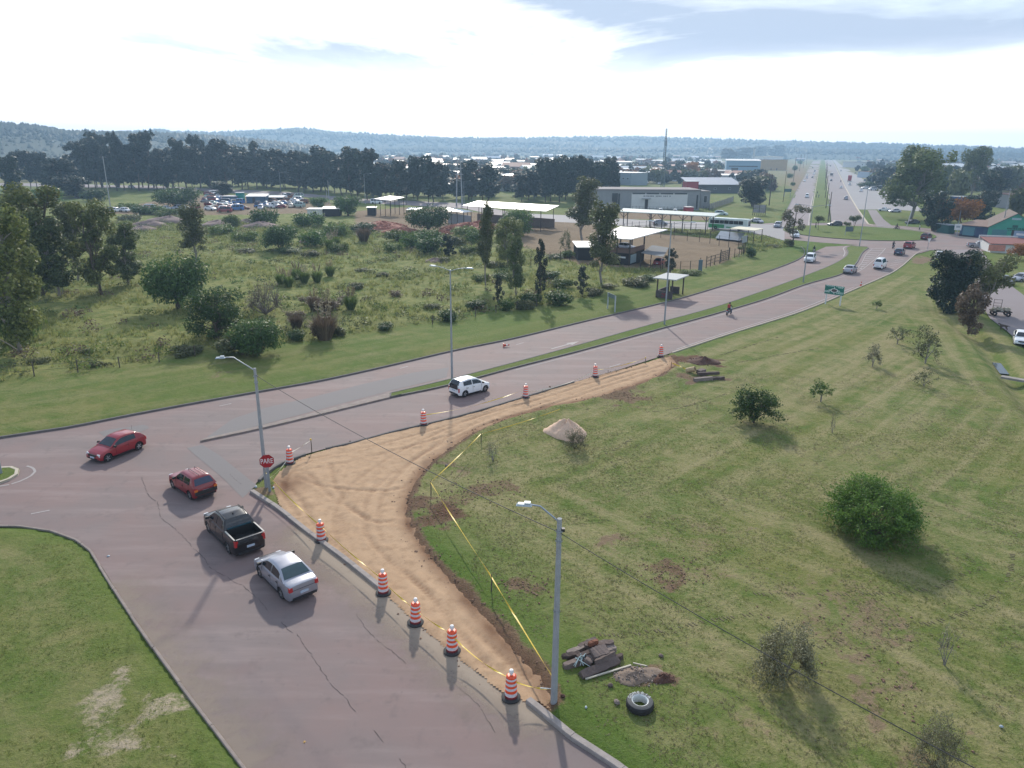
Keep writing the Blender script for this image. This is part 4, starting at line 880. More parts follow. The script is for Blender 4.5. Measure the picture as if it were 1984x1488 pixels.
# --- bushes of the overgrown field
fb = [(480, 468, 60, 22, 'bush_b'), (600, 440, 70, 30, 'bush_a'), (430, 455, 60, 22, 'bush_b'), (610, 478, 70, 34, 'bush_a'), (650, 460, 60, 30, 'bush_b'), (700, 452, 60, 22, 'bush_c'), (560, 460, 44, 24, 'bush_b'), (655, 490, 46, 22, 'bush_b'), (770, 468, 60, 24, 'bush_b'), (800, 480, 60, 30, 'bush_a'), (760, 490, 46, 22, 'bush_b'), (830, 492, 66, 36, 'bush_c'), (830, 470, 60, 28, 'bush_a'), (905, 462, 66, 26, 'bush_b'), (890, 480, 40, 22, 'bush_d'), (925, 470, 50, 24, 'bush_a'), (905, 492, 44, 18, 'bush_b'),
      (250, 408, 50, 16, 'bush_b'), (290, 416, 70, 20, 'bush_a'), (330, 420, 60, 18, 'bush_b'), (250, 428, 50, 14, 'bush_d'), (860, 512, 34, 16, 'bush_d'), (600, 498, 40, 14, 'bush_d'), (560, 492, 60, 14, 'bush_c'), (480, 492, 40, 12, 'bush_d'), (575, 620, 40, 22, 'bush_e'), (640, 605, 40, 22, 'bush_e'), (660, 590, 34, 18, 'bush_e'), (600, 590, 40, 20, 'bush_e'), (690, 560, 34, 14, 'bush_d'), (740, 540, 30, 14, 'bush_d'), (770, 575, 30, 14, 'bush_e'), (700, 530, 30, 12, 'bush_d'), (840, 600, 36, 14, 'bush_d'), (870, 620, 50, 22, 'bush_c'), (920, 600, 46, 20, 'bush_c'), (980, 600, 44, 22, 'bush_a'), (1030, 590, 50, 24, 'bush_c'), (1080, 590, 60, 28, 'bush_c'), (1020, 600, 40, 22, 'bush_d'), (1090, 560, 50, 22, 'bush_b'), (1060, 545, 50, 22, 'bush_c'),
      (1150, 575, 40, 18, 'bush_d'), (1230, 555, 60, 20, 'bush_d'), (1250, 545, 46, 14, 'bush_c'), (1180, 560, 40, 12, 'bush_d'), (1340, 532, 50, 10, 'bush_b'), (620, 655, 52, 46, 'bush_e'), (575, 660, 40, 22, 'bush_c'), (655, 652, 40, 22, 'bush_d'), (745, 640, 40, 16, 'bush_c'), (360, 690, 70, 20, 'bush_d'), (190, 712, 34, 14, 'bush_d'), (170, 690, 30, 16, 'bush_d'), (80, 705, 50, 14, 'bush_d'), (1100, 500, 40, 16, 'bush_b'), (1075, 505, 40, 14, 'bush_c'), (960, 520, 40, 16, 'bush_d'), (930, 545, 40, 16, 'bush_b'), (970, 545, 36, 18, 'bush_c'), (1455, 500, 26, 22, 'bush_c'), (1440, 485, 30, 8, 'bush_b'), (1530, 478, 22, 16, 'bush_d'), (1500, 480, 30, 7, 'bush_d'),
      (1540, 330, 14, 10, 'bush_a'), (1530, 345, 14, 10, 'bush_a'), (1550, 318, 12, 8, 'bush_a'), (1536, 360, 10, 8, 'bush_a'), (1676, 335, 20, 14, 'bush_c'), (1680, 365, 40, 14, 'bush_c'), (1700, 352, 50, 18, 'bush_a'), (1955, 440, 40, 14, 'bush_c')]
for (a, b, wd, ht, k) in fb:
    plant(k, a, b, b - ht, wd, 'field_bush', near_label({'bush_a': 'rounded mid-green bush', 'bush_b': 'light green leafy bush', 'bush_c': 'dark green bush', 'bush_d': 'low olive bush', 'bush_e': 'brown dried-out bush'}[k], a, b), 'bush', 'loose bushes of the overgrown field')
# --- pampas grass clumps with feathery plumes
def pampas_mesh(seed, straw_=False):
    r = np.random.default_rng(seed); n = 420; a = r.random(n) * 6.28; rd = r.random(n) ** .5 * .35; out_ = .3 + r.random(n) * .9; L = .8 + r.random(n) * .7
    b = np.stack([np.cos(a) * rd, np.sin(a) * rd, np.zeros(n)], 1); t = b + np.stack([np.cos(a) * out_ * .7, np.sin(a) * out_ * .7, L], 1); m = (b + t) / 2 + np.array([0, 0, .22]); w_ = np.stack([-np.sin(a), np.cos(a), np.zeros(n)], 1) * .03
    V = np.stack([b - w_, b + w_, m + w_ * .9, m - w_ * .9, m - w_ * .9, m + w_ * .9, t + w_ * .2, t - w_ * .2], 1).reshape(-1, 3)
    return np_mesh('leaf_blades', V, np.arange(len(V)).reshape(-1, 4), [LM['brown'] if straw_ else LM['weed']], var=np.repeat(r.random(n), 8))
def plume_mesh(seed):
    r = np.random.default_rng(seed); V = []
    for i in range(9):
        a = r.random() * 6.28; b = np.array([math.cos(a) * .15, math.sin(a) * .15, 1.0]); t = np.array([math.cos(a) * .5, math.sin(a) * .5, 1.9 + r.random() * .5])
        for k in range(14):
            q = b + (t - b) * (.35 + .65 * k / 14); d = r.normal(size=3) * .07
            V += [q + d, q + np.array([.05, 0, .02]), q - d + np.array([0, 0, .12]), q - np.array([.05, 0, .02])]
    return np_mesh('plumes', np.array(V), np.arange(len(V)).reshape(-1, 4), [LM['straw']], var=r.random(len(V)))
pm = [pampas_mesh(1), pampas_mesh(2, True)]; pl_ = plume_mesh(3)
for (a, b, s_, k, pl2) in ((630, 660, 2.0, 1, 1), (650, 480, 1.7, 0, 1), (640, 486, 1.6, 0, 1), (575, 545, 1.3, 0, 1), (590, 552, 1.3, 0, 1), (615, 550, 1.3, 0, 1), (640, 540, 1.2, 0, 1), (680, 605, 1.3, 0, 1), (635, 612, 1.4, 1, 1), (610, 606, 1.3, 1, 1), (705, 470, 2.2, 1, 0), (575, 640, 1.2, 1, 0), (560, 560, 1.2, 0, 1), (545, 556, 1.2, 0, 1)):
    c = G(a, b); o = thing('pampas_grass', near_label('clump of pampas grass with pale plumes' if pl2 else 'brown dead grass clump', a, b), 'grass clump', c, random.uniform(0, 6), 'grass clumps of the overgrown field'); o.scale = (s_, s_, s_)
    obj('leaf_blades', pm[k], o)
    if pl2: obj('plumes', pl_, o)

# --- uncountable grass: tufts on the lawn, weeds in the field
def tufts(name, label, pts, hgt, wid, blades, mat, seed, spread=.5):
    r = np.random.default_rng(seed); n = len(pts); k = blades
    b = np.repeat(pts, k, 0) + np.concatenate([r.normal(size=(n * k, 2)) * wid * .8, np.zeros((n * k, 1))], 1)
    a = r.random(n * k) * 6.28; L = np.repeat(hgt * (.5 + r.random(n)), k) * (.6 + .7 * r.random(n * k))
    t = b + np.stack([np.cos(a) * L * spread, np.sin(a) * L * spread, L], 1); w_ = np.stack([-np.sin(a), np.cos(a), np.zeros(n * k)], 1) * wid * .35
    V = np.stack([b - w_, b + w_, t], 1).reshape(-1, 3); va = np.repeat(np.clip(np.repeat(r.random(n), k) * .7 + r.random(n * k) * .3, 0, 1), 3)
    tag(obj(name, np_mesh(name, V, np.arange(len(V)).reshape(-1, 3), [mat], var=va)), label, 'grass', kind='stuff')
def scatter(n, x0, x1, y0, y1, cond, seed):
    r = np.random.default_rng(seed); px_ = r.uniform(x0, x1, n); py_ = r.uniform(y0, y1, n); m = cond(px_, py_); px_, py_ = px_[m], py_[m]
    i = np.clip(np.searchsorted(xs, px_) - 1, 0, len(xs) - 2); j = np.clip(np.searchsorted(ys, py_) - 1, 0, len(ys) - 2)
    return np.stack([px_, py_, GRID[2][j, i]], 1)
avp, sdp = ave_poly[::2], side_poly[::2]
def on_lawn(a, b): return (sdf(a, b, ave_poly) > .35) & (sdf(a, b, side_poly) > .45) & (sdf(a, b, ex_poly[::2]) > .25) & (np.abs(a) < b * .78 + 3)
LMg = dict(lawn=leaf_mat('blade_lawn', (.13, .18, .038), (.24, .25, .085), .55), dry=leaf_mat('blade_dry', (.24, .21, .11), (.38, .33, .20), .5), wild=leaf_mat('blade_wild', (.135, .180, .046), (.300, .290, .115), .55))
tufts('lawn_grass', 'short mown grass and clippings on the lawns', scatter(60000, -26, 40, 14, 55, lambda a, b: on_lawn(a, b) & (vnoise(a, b, 3.0, 41) + .5 * vnoise(a, b, .8, 42) > .58), 41), .06, .030, 4, LMg['lawn'], 43, .9)
tufts('dry_clippings', 'dried clippings lying on the mown lawn', scatter(45000, -2, 45, 16, 70, lambda a, b: on_lawn(a, b) & (vnoise(a, b, 2.2, 51) + .6 * vnoise(a, b, .7, 52) > .78), 51), .040, .045, 5, LMg['dry'], 53, 1.6)
wp = scatter(50000, -120, 70, 58, 215, lambda a, b: (sdf(a, b, wild_poly) < -.4) & (np.abs(a) < b * .75 + 4) & (vnoise(a, b, 5.0, 61) + .6 * vnoise(a, b, 1.4, 62) > .70), 61)
dl = np.min([sdf(wp[:, 0], wp[:, 1], lp) for lp in lots], 0); wp = wp[dl > 0]
tufts('field_weeds', 'tall weeds and rough grass of the overgrown field', wp, .50, .16, 5, LMg['wild'], 63, .6)

# --- tangled low scrub of the field, too mixed to pick apart
for nm_, lm_, sd_, n_q, hh_s in (('green', 'weed', 71, 600, .5), ('olive', 'olive', 72, 450, .45), ('dark', 'dome', 73, 180, .5), ('brown', 'brown', 74, 260, .45)):
    pts_ = scatter(n_q * 5, -120, 70, 58, 215, lambda a, b: (sdf(a, b, wild_poly) < -.3) & (np.abs(a) < b * .75 + 4) & (vnoise(a, b, 14.0, sd_) + .5 * vnoise(a, b, 4.0, sd_ + 9) > .80), sd_)
    pts_ = pts_[np.min([sdf(pts_[:, 0], pts_[:, 1], lp) for lp in lots], 0) > 0][:n_q]; rr_ = np.random.default_rng(sd_); sc_s = .5 + rr_.random(len(pts_)) ** 2 * 1.1
    V, va = leaf_quads([(p_[0], p_[1], p_[2] + hh_s * k_ * .5, .95 * k_, .95 * k_, hh_s * k_) for p_, k_ in zip(pts_, sc_s)], len(pts_) * 46, .13, sd_, .5)
    V[:, 2] = np.maximum(V[:, 2], -.1); tag(obj('field_scrub', np_mesh('field_scrub', V, np.arange(len(V)).reshape(-1, 4), [LM[lm_]], var=va)), 'tangled low %s scrub covering parts of the field' % nm_, 'scrub', kind='stuff')

# ================================================================== VEHICLES
glass = M('car_glass', (.010, .014, .020), .03, var=.1, coat=0.0, spec=.8)
glass_t = M('car_glass_teal', (.020, .050, .058), .05, var=.2, spec=.9)
black = M('black_plastic', (.018, .018, .020), .55, var=.2)
rubber = M('rubber', (.022, .021, .022), .85, var=.2, bump=.2)
alloy = M('alloy_rim', (.42, .43, .45), .35, .7, var=.1)
tail_red = M('tail_lens', (.42, .020, .022), .25, var=.2, coat=.5)
amber = M('amber_lens', (.60, .16, .02), .3)
head_lens = M('head_lens', (.62, .64, .66), .12, var=.1, coat=.6)
plate_m = M('plate_pale', (.42, .50, .60), .5, var=.12, scale=14)
liner = M('bed_liner', (.012, .012, .013), .8)
chrome = M('chrome_trim', (.60, .60, .62), .2, .9, var=.05)
def lerp_prof(prof, x):
    if x <= prof[0][0]: return prof[0][1]
    for (a, b), (c, d) in zip(prof[:-1], prof[1:]):
        if x <= c:
            t = (x - a) / max(c - a, 1e-9); t = t * t * (3 - 2 * t) if abs(d - b) > .25 and False else t
            return b + (d - b) * t
    return prof[-1][1]
SPEC = dict(
    hatch=dict(L=3.78, W=1.64, wb=2.44, wr=.295, top=[(-1.89, .66), (-1.84, .86), (-1.5, .95), (.1, .90), (.75, .90), (1.40, .77), (1.78, .64), (1.89, .50)], cab=[(-1.80, .90), (-1.45, 1.22), (-1.16, 1.37), (-.5, 1.43), (-.05, 1.41), (.20, 1.35), (.96, .90)], win=((-1.02, .56),)),
    mini=dict(L=3.60, W=1.66, wb=2.305, wr=.30, top=[(-1.80, .62), (-1.77, .92), (-1.4, 1.00), (.3, .95), (1.05, .93), (1.5, .84), (1.72, .70), (1.80, .50)], cab=[(-1.77, .98), (-1.60, 1.30), (-1.42, 1.46), (-.6, 1.53), (.1, 1.49), (.38, 1.42), (1.12, .94)], win=((-1.22, -.30), (-.22, .72))),
    boxy=dict(L=3.69, W=1.58, wb=2.36, wr=.28, top=[(-1.84, .66), (-1.80, .90), (-1.3, .90), (.3, .88), (.75, .88), (1.60, .80), (1.80, .72), (1.84, .50)], cab=[(-1.80, .90), (-1.42, 1.36), (-1.25, 1.42), (-.5, 1.44), (.10, 1.43), (.22, 1.40), (.82, .88)], win=((-1.15, -.42), (-.34, .52))),
    sedan=dict(L=4.26, W=1.68, wb=2.47, wr=.30, top=[(-2.13, .60), (-2.09, .95), (-2.0, 1.00), (-1.45, 1.02), (-.6, .93), (.4, .91), (1.0, .91), (1.62, .78), (2.0, .66), (2.13, .48)], cab=[(-1.62, .98), (-1.05, 1.30), (-.80, 1.40), (-.25, 1.45), (.20, 1.43), (.48, 1.37), (1.22, .90)], win=((-1.02, -.16), (-.08, .84))),
    suv=dict(L=4.35, W=1.80, wb=2.62, wr=.345, top=[(-2.17, .70), (-2.12, 1.00), (-1.8, 1.06), (.3, 1.02), (1.05, 1.02), (1.75, .92), (2.08, .78), (2.17, .55)], cab=[(-2.10, 1.04), (-1.90, 1.42), (-1.70, 1.60), (-.6, 1.68), (.15, 1.64), (.45, 1.57), (1.22, 1.02)], win=((-1.55, -.36), (-.28, .78))),
    pickup=dict(L=4.92, W=1.84, wb=2.99, wr=.35, top=[(-2.46, .75), (-2.42, 1.14), (-1.02, 1.12), (.3, 1.06), (1.2, 1.05), (2.0, .95), (2.35, .80), (2.46, .55)], cab=[(-1.00, 1.10), (-.86, 1.40), (-.70, 1.62), (-.1, 1.69), (.45, 1.65), (.70, 1.58), (1.42, 1.05)], win=((-.60, .10), (.18, .98)), bed=(-2.36, -1.06)),
    utility=dict(L=4.45, W=1.66, wb=2.72, wr=.30, top=[(-2.22, .70), (-2.18, .98), (-.5, .98), (.6, .93), (1.2, .92), (1.8, .80), (2.12, .66), (2.22, .50)], cab=[(-.42, .98), (-.30, 1.30), (-.16, 1.43), (.1, 1.48), (.45, 1.46), (.70, 1.40), (1.38, .93)], win=((0.0, .92),), bed=(-2.12, -.50)),
    van=dict(L=4.72, W=1.72, wb=2.60, wr=.32, top=[(-2.36, .60), (-2.32, 1.00), (-1.9, 1.08), (1.2, 1.06), (1.75, 1.06), (2.2, .92), (2.34, .75), (2.36, .50)], cab=[(-2.32, 1.06), (-2.22, 1.60), (-2.05, 1.90), (-1.2, 1.97), (.6, 1.96), (1.05, 1.88), (1.25, 1.78), (1.95, 1.06)], win=((-2.0, -.95), (-.85, .25), (.35, 1.28))))
def arch_z(x, xc, r, base):
    d = abs(x - xc); return base if d >= r else .30 + math.sqrt(r * r - d * d)
VM = {}
def vehicle_meshes(kind):
    if kind in VM: return VM[kind]
    s = SPEC[kind]; L, W, wr = s['L'], s['W'], s['wr']; hw = W / 2; xf, xr = s['wb'] / 2 + .05, -s['wb'] / 2 + .05; ra = wr + .055; z0 = .20; bed = s.get('bed')
    X = set(np.linspace(-L / 2, L / 2, 30).tolist())
    for c in (xf, xr): X |= {c + ra * math.cos(a) for a in np.linspace(0, math.pi, 13)} | {c - ra - .004, c + ra + .004}
    X |= {-L / 2 + .02, -L / 2 + .06, L / 2 - .02, L / 2 - .06}
    if bed: X = {v for v in X if all(abs(v - b) > .04 for b in bed)} | {bed[0] - .005, bed[0] + .005, bed[1] - .005, bed[1] + .005}
    X = sorted(v for v in X if -L / 2 <= v <= L / 2)
    def sect(x):
        e = abs(x) / (L / 2); w_ = hw * (1 - .05 * e ** 3 - .10 * max(0, e - .88) / .12); zt = lerp_prof(s['top'], x); end = max(0, (e - .955) / .045)
        w_ *= 1 - .10 * end * end; za = max(arch_z(x, xf, ra, 0), arch_z(x, xr, ra, 0)); zb = z0 + .10 * end
        z1 = max(zb, za); z2 = max(zb + .07, za); z3 = max(.46, za + .015); z4 = max(zt - .15, z3 + .02); z5 = max(zt - .03, z4 + .02)
        pts = [(0, zb), (.66 * w_, z1 if za > .3 else zb), (.96 * w_, z1 if za > .3 else zb + .02), (.99 * w_, z2), (w_, z3), (.985 * w_, z4), (.945 * w_, z5), (.88 * w_, zt)]
        if bed and bed[0] < x < bed[1]: pts += [(.86 * w_, zt - .005), (.85 * w_, .66), (0, .66)]
        else: pts += [(.80 * w_, zt + .012), (.5 * w_, zt + .028), (0, zt + .035)]
        return pts
    V = []; Fc = []; mi = []; ns = None; secs = [sect(v) for v in X]; ns = len(secs[0]); full = 2 * ns - 2
    for v, sc in zip(X, secs):
        ring = [(v, y_, z_) for y_, z_ in sc] + [(v, -y_, z_) for y_, z_ in sc[-2:0:-1]]; V += ring
    for i in range(len(X) - 1):
        inb = bed and X[i] >= bed[0] - .006 and X[i + 1] <= bed[1] + .006
        for j in range(full):
            a, b = i * full + j, i * full + (j + 1) % full; Fc.append((a, b, b + full, a + full)); k = min(j, full - 1 - j)
            mi.append(1 if (k <= 1) or (inb and k >= ns - 3) else 0)
    Fc.append(tuple(range(full))[::-1]); mi.append(0); q = (len(X) - 1) * full; Fc.append(tuple(q + j for j in range(full))); mi.append(0)
    mb = MB(); mb.v = V; mb.f = Fc; mb.mi = mi; R_ = {}
    R_['body'] = mb.mesh('body', [black, liner], 35)
    # cabin
    cab = s['cab']; x0, x1 = cab[0][0], cab[-1][0]; xsn = sorted({v for v, _ in cab} | set(np.linspace(x0, x1, 16).tolist()))
    zmax = max(z_ for _, z_ in cab)
    def csec(x):
        zr = lerp_prof(cab, x); zb = lerp_prof(s['top'], x) - .01; zr = max(zr, zb + .004); wb_ = hw * .925; f_ = min(1, (zr - zb) / max(zmax - zb, .01)); wr_ = wb_ - .17 * f_ * (zmax - zb) / .5
        return [(wb_, zb), (wr_ + .02, zr - .075 * f_), (wr_ - .03, zr - .02 * f_), (wr_ - .12, zr), (wr_ * .5, zr + .018 * f_), (0, zr + .024 * f_)]
    V = []; Fc = []; nc = 6; full = 2 * nc - 1
    for v in xsn:
        sc = csec(v); V += [(v, y_, z_) for y_, z_ in sc] + [(v, -y_, z_) for y_, z_ in sc[-2::-1]]
    for i in range(len(xsn) - 1):
        for j in range(full - 1): a = i * full + j; Fc.append((a, a + 1, a + 1 + full, a + full))
    mb = MB(); mb.v = V; mb.f = Fc; mb.mi = [0] * len(Fc); R_['cabin'] = mb.mesh('cabin', [black], 40)
    # glass: panes lie just proud of the cabin surface
    def side_pane(a, b, sg):
        n = 8; V = []; Fc = []
        for i in range(n + 1):
            v = a + (b - a) * i / n; sc = csec(v)
            for t in (.10, .5, .93):
                y_ = sc[0][0] + (sc[1][0] - sc[0][0]) * t; z_ = sc[0][1] + .02 + (sc[1][1] - sc[0][1] - .02) * t; V.append((v, sg * (y_ + .008), z_))
        for i in range(n):
            for j in range(2):
                q = i * 3 + j; Fc.append((q, q + 1, q + 4, q + 3) if sg < 0 else (q, q + 3, q + 4, q + 1))
        return MB().add(V, Fc).mesh('side_window', [glass])
    R_['side'] = [side_pane(a, b, sg) for a, b in s['win'] for sg in (-1, 1)]
    def top_pane(xa, xb, nm):
        n = 6; V = []; Fc = []; d = Vector((xb - xa, 0, lerp_prof(cab, xb) - lerp_prof(cab, xa))); nr = Vector((-d.z, 0, d.x)).normalized() * .010
        if nr.z < 0: nr = -nr
        for i in range(n + 1):
            v = xa + (xb - xa) * i / n; zr = lerp_prof(cab, v); sc = csec(v); wmx = sc[3][0] + .03
            for t in (-1, -.5, 0, .5, 1): V.append((v + nr.x, wmx * t, zr + (.022 if abs(t) < .9 else .0) * .8 + nr.z))
        for i in range(n):
            for j in range(4): q = i * 5 + j; Fc.append((q, q + 5, q + 6, q + 1))
        return MB().add(V, Fc).mesh(nm, [glass], 60)
    k = max(range(len(cab)), key=lambda i: cab[i][1]); fr = cab[-2][0]; rear_top = [c for c in cab if c[1] > zmax - .12][0]
    R_['wind'] = top_pane(fr + (x1 - fr) * .10, x1 - (x1 - fr) * .10, 'windshield')
    ra_, rb_ = x0 + (rear_top[0] - x0) * .22, rear_top[0] - (rear_top[0] - x0) * .06
    if bed: ra_ = x0 + (rear_top[0] - x0) * .15
    R_['rear'] = top_pane(ra_, rb_, 'rear_window')
    # wheels
    m = Matrix.Rotation(R(90), 4, 'X')
    R_['tyre'] = MB().lathe([(wr * .62, -.09), (wr * .92, -.095), (wr, -.065), (wr, .065), (wr * .92, .095), (wr * .62, .09)], 22, m=m).mesh('tyre', [rubber], 40)
    mb = MB().lathe([(wr * .64, -.075), (wr * .60, -.06), (wr * .20, -.05), (.001, -.055)], 18, m=m); mb.lathe([(wr * .64, .075), (wr * .60, .06), (wr * .20, .05), (.001, .055)], 18, m=m)
    R_['rim'] = mb.mesh('rim', [black], 30)
    mb = MB()
    for sg in (-1, 1):
        for i in range(5):
            a = 2 * math.pi * i / 5; c = Vector((math.cos(a), 0, math.sin(a))) * wr * .33; mb.box((c.x, sg * .068, c.z), (wr * .62, .014, wr * .20), m=Matrix.Rotation(-a, 4, 'Y'))
    R_['spokes'] = mb.mesh('spokes', [alloy])
    R_['whl'] = [(c, sg * (hw - .115)) for c in (xf, xr) for sg in (-1, 1)]
    # lamps, plate, mirrors, bumper
    zt = lerp_prof(s['top'], -L / 2 + .12); tall = kind in ('van', 'suv', 'mini', 'pickup', 'utility')
    R_['tail'] = MB().box((0, 0, 0), (.20, .20, .34 if tall else .22), taper=.9).mesh('tail_light', [tail_red]); R_['tailp'] = [(-L / 2 + .115, sg * (hw * .93 - .12), zt - (.24 if tall else .16)) for sg in (-1, 1)]
    zf = lerp_prof(s['top'], L / 2 - .22)
    R_['head'] = MB().box((0, 0, 0), (.34, .30, .15), taper=.8).mesh('headlight', [head_lens]); R_['headp'] = [(L / 2 - .215, sg * (hw * .90 - .18), zf - .09) for sg in (-1, 1)]
    R_['plate'] = MB().box((0, 0, 0), (.02, .42, .13)).mesh('number_plate', [plate_m]); R_['platep'] = [(-L / 2 - .005, 0, .62 if kind not in ('sedan',) else .58), (L / 2 + .005, 0, .42)]
    xm = fr + (x1 - fr) * .72; zm = lerp_prof(s['top'], xm) + .08
    R_['mirror'] = MB().box((0, 0, 0), (.14, .20, .13), taper=.85).mesh('mirror', [black]); R_['mirrorp'] = [(xm - .05, sg * (hw + .06), zm) for sg in (-1, 1)]
    R_['grille'] = MB().box((0, 0, 0), (.03, hw * 1.0, .16)).mesh('grille', [black]); R_['grillep'] = (L / 2 - .006, 0, .56)
    R_['skirt'] = MB().box((0, 0, 0), (.04, hw * 1.5, .14)).mesh('bumper_trim', [black]); R_['skirtp'] = (-L / 2 + .012, 0, .33)
    VM[kind] = R_; return R_
def vehicle(kind, loc, rz, pm, name, label, cat='car', group=None, detail=2, cabin_mat=None, glass_m=None, sc=1.0):
    v = vehicle_meshes(kind); o = thing(name, label, cat, loc, rz, group); o.scale = (sc, sc, sc)
    obj('body', v['body'], o, mat=pm); cb = obj('cabin', v['cabin'], o, mat=cabin_mat or pm)
    obj('windshield', v['wind'], o); rw = obj('rear_window', v['rear'], o)
    if glass_m: rw.material_slots[0].link = 'OBJECT'; rw.material_slots[0].material = glass_m
    for s_ in v['side']: obj('side_window', s_, o)
    for (a, b) in v['whl']:
        if detail >= 2:
            w_ = thing('wheel', None, None, (a, b, SPEC[kind]['wr'])); w_.parent = o; obj('tyre', v['tyre'], w_); obj('rim', v['rim'], w_); obj('spokes', v['spokes'], w_)
        else:
            w_ = obj('wheel', v['tyre'], o, (a, b, SPEC[kind]['wr']))
            if detail == 1: obj('rim', v['spokes'], w_)
    for p_ in v['tailp']: obj('tail_light', v['tail'], o, p_)
    for p_ in v['headp']: obj('headlight', v['head'], o, p_)
    if detail >= 1:
        for p_ in v['mirrorp']: obj('mirror', v['mirror'], o, p_)
        obj('number_plate', v['plate'], o, v['platep'][0]); obj('number_plate', v['plate'], o, v['platep'][1])
        obj('grille', v['grille'], o, v['grillep']); obj('bumper_trim', v['skirt'], o, v['skirtp'])
    return o
def heading(a, b): d = P(*b) - P(*a); return math.atan2(d.y, d.x)
def between(a, b, z=.012): q = (P(*a) + P(*b)) / 2; q.z = z; return q
def center_from_left_wheels(kind, rear, front):
    """left-side wheel contact points (photo pixels) -> centre and heading"""
    a, b = P(*rear), P(*front); d = (b - a).normalized(); n = Vector((d.y, -d.x, 0)); s = SPEC[kind]; c = (a + b) / 2 + n * (s['W'] / 2 - .115) - d * .05; c.z = .012
    return c, math.atan2(d.y, d.x)
def center_from_right_wheels(kind, rear, front):
    a, b = P(*rear), P(*front); d = (b - a).normalized(); n = Vector((-d.y, d.x, 0)); s = SPEC[kind]; c = (a + b) / 2 + n * (s['W'] / 2 - .115) - d * .05; c.z = .012
    return c, math.atan2(d.y, d.x)
PT = dict(red=paint('red', (.27, .010, .018)), darkred=paint('dark_red', (.21, .012, .018)), graphite=paint('graphite', (.010, .010, .012), .22), silver=paint('silver', (.34, .35, .40), .30, .6), white=paint('white', (.78, .80, .82)), black=paint('black', (.012, .012, .015), .25), maroon=paint('maroon', (.10, .012, .020)), grey=paint('grey', (.18, .19, .21), .35, .4), blue=paint('blue', (.03, .16, .42)), teal=paint('teal', (.02, .22, .20)), pale=paint('pale_green', (.38, .50, .46)), navy=paint('navy', (.02, .035, .08)), rust=M('rusted_panel', (.22, .10, .06), .8, var=.4, scale=3), cream=paint('cream', (.60, .56, .46)))
seam_m = M('panel_gap', (.006, .006, .007), .9)
def trim(car, kind, xs_, mat=None):
    s_ = SPEC[kind]; hw = s_['W'] / 2
    for sg in (-1, 1):
        for x_ in xs_: MB().box((x_, sg * hw * .992, (.34 + lerp_prof(s_['top'], x_) - .10) / 2 + .05), (.014, .012, lerp_prof(s_['top'], x_) - .42)).build('panel_gap', seam_m, car)
        for x_ in xs_[:-1] or xs_: MB().box((x_ + .12, sg * (hw * .985 + .006), lerp_prof(s_['top'], x_) - .18), (.16, .03, .03)).build('door_handle', mat or black, car)
        MB().box(((xs_[0] + xs_[-1]) / 2, sg * (hw * .99), .27), (s_['wb'] - .75, .03, .06)).build('sill', black, car)
    MB().box((s_['L'] / 2 - .02, 0, .34), (.06, hw * 1.2, .10)).build('air_intake', seam_m, car); MB().tube([(s_['cab'][-1][0] - .02, -.45, lerp_prof(s_['top'], s_['cab'][-1][0]) + .035), (s_['cab'][-1][0] - .10, .35, lerp_prof(s_['top'], s_['cab'][-1][0]) + .07)], .012, 4).build('wiper', black, car)
c, rz = center_from_left_wheels('hatch', (269, 871.4), (209.9, 894.5))
car = vehicle('hatch', c, rz, PT['red'], 'car', 'bright red hatchback driving left past the junction'); MB().tube([(-1.25, .1, 1.42), (-1.32, .1, 1.72)], .008, 5).build('antenna', black, car)
MB().box((1.892, 0, .60), (.012, .18, .07)).build('badge', chrome, car); trim(car, 'hatch', (-.35, .62))
c, rz = center_from_left_wheels('boxy', (373, 969), (335, 944)); car = vehicle('boxy', c, rz, PT['darkred'], 'car', 'old boxy red hatchback with black roof rails, waiting at the junction', glass_m=M('car_glass_blue', (.02, .035, .075), .08, var=.3))
trim(car, 'boxy', (-.38, .55))
for yy in (-.28, .10): MB().tube([(-1.28, yy, 1.45), (-1.26, yy, 1.53), (.02, yy, 1.54), (.06, yy, 1.45)], .016, 6).build('roof_rail', black, car)
MB().box((-1.86, 0, .56), (.06, 1.40, .24)).build('rear_bumper', black, car); MB().box((1.84, 0, .45), (.06, 1.3, .2)).build('front_bumper', black, car)
for sg in (-1, 1): MB().box((-1.86, sg * .62, .74), (.05, .20, .12)).build('indicator_lamp', amber, car)
c, rz = center_from_left_wheels('pickup', (444.8, 1070.9), (407.7, 1031.8)); car = vehicle('pickup', c, rz, PT['graphite'], 'pickup_truck', 'dark grey double-cab pickup with open empty bed', 'pickup')
trim(car, 'pickup', (-.90, .14, 1.0))
for sg in (-1, 1): MB().tube([(-.75, sg * .60, 1.66), (-.1, sg * .62, 1.73), (.6, sg * .60, 1.66)], .018, 6).build('roof_rail', black, car)
MB().box((-1.02, 0, 1.20), (.05, 1.30, .07)).build('bed_bar', M('bar_teal', (.05, .12, .16), .3, .4), car)
MB().box((-2.40, 0, 1.145), (.05, 1.45, .03)).build('tailgate_rail', M('rail_pale', (.50, .47, .42), .4), car)
for sg in (-1, 1): MB().box((-1.74, sg * .80, 1.155), (1.30, .07, .03)).build('bed_rail', MATS['rail_pale'], car)
MB().box((-.35, .05, 1.72), (.12, .04, .07)).build('antenna_fin', black, car)
c, rz = center_from_left_wheels('sedan', (548.2, 1159.7), (506.2, 1117.7)); car = vehicle('sedan', c, rz, PT['silver'], 'car', 'silver sedan at the back of the queue in the side street', glass_m=glass_t); trim(car, 'sedan', (-.95, -.12, .85)); MB().box((-2.145, 0, .80), (.012, 1.15, .012)).build('boot_gap', seam_m, car)
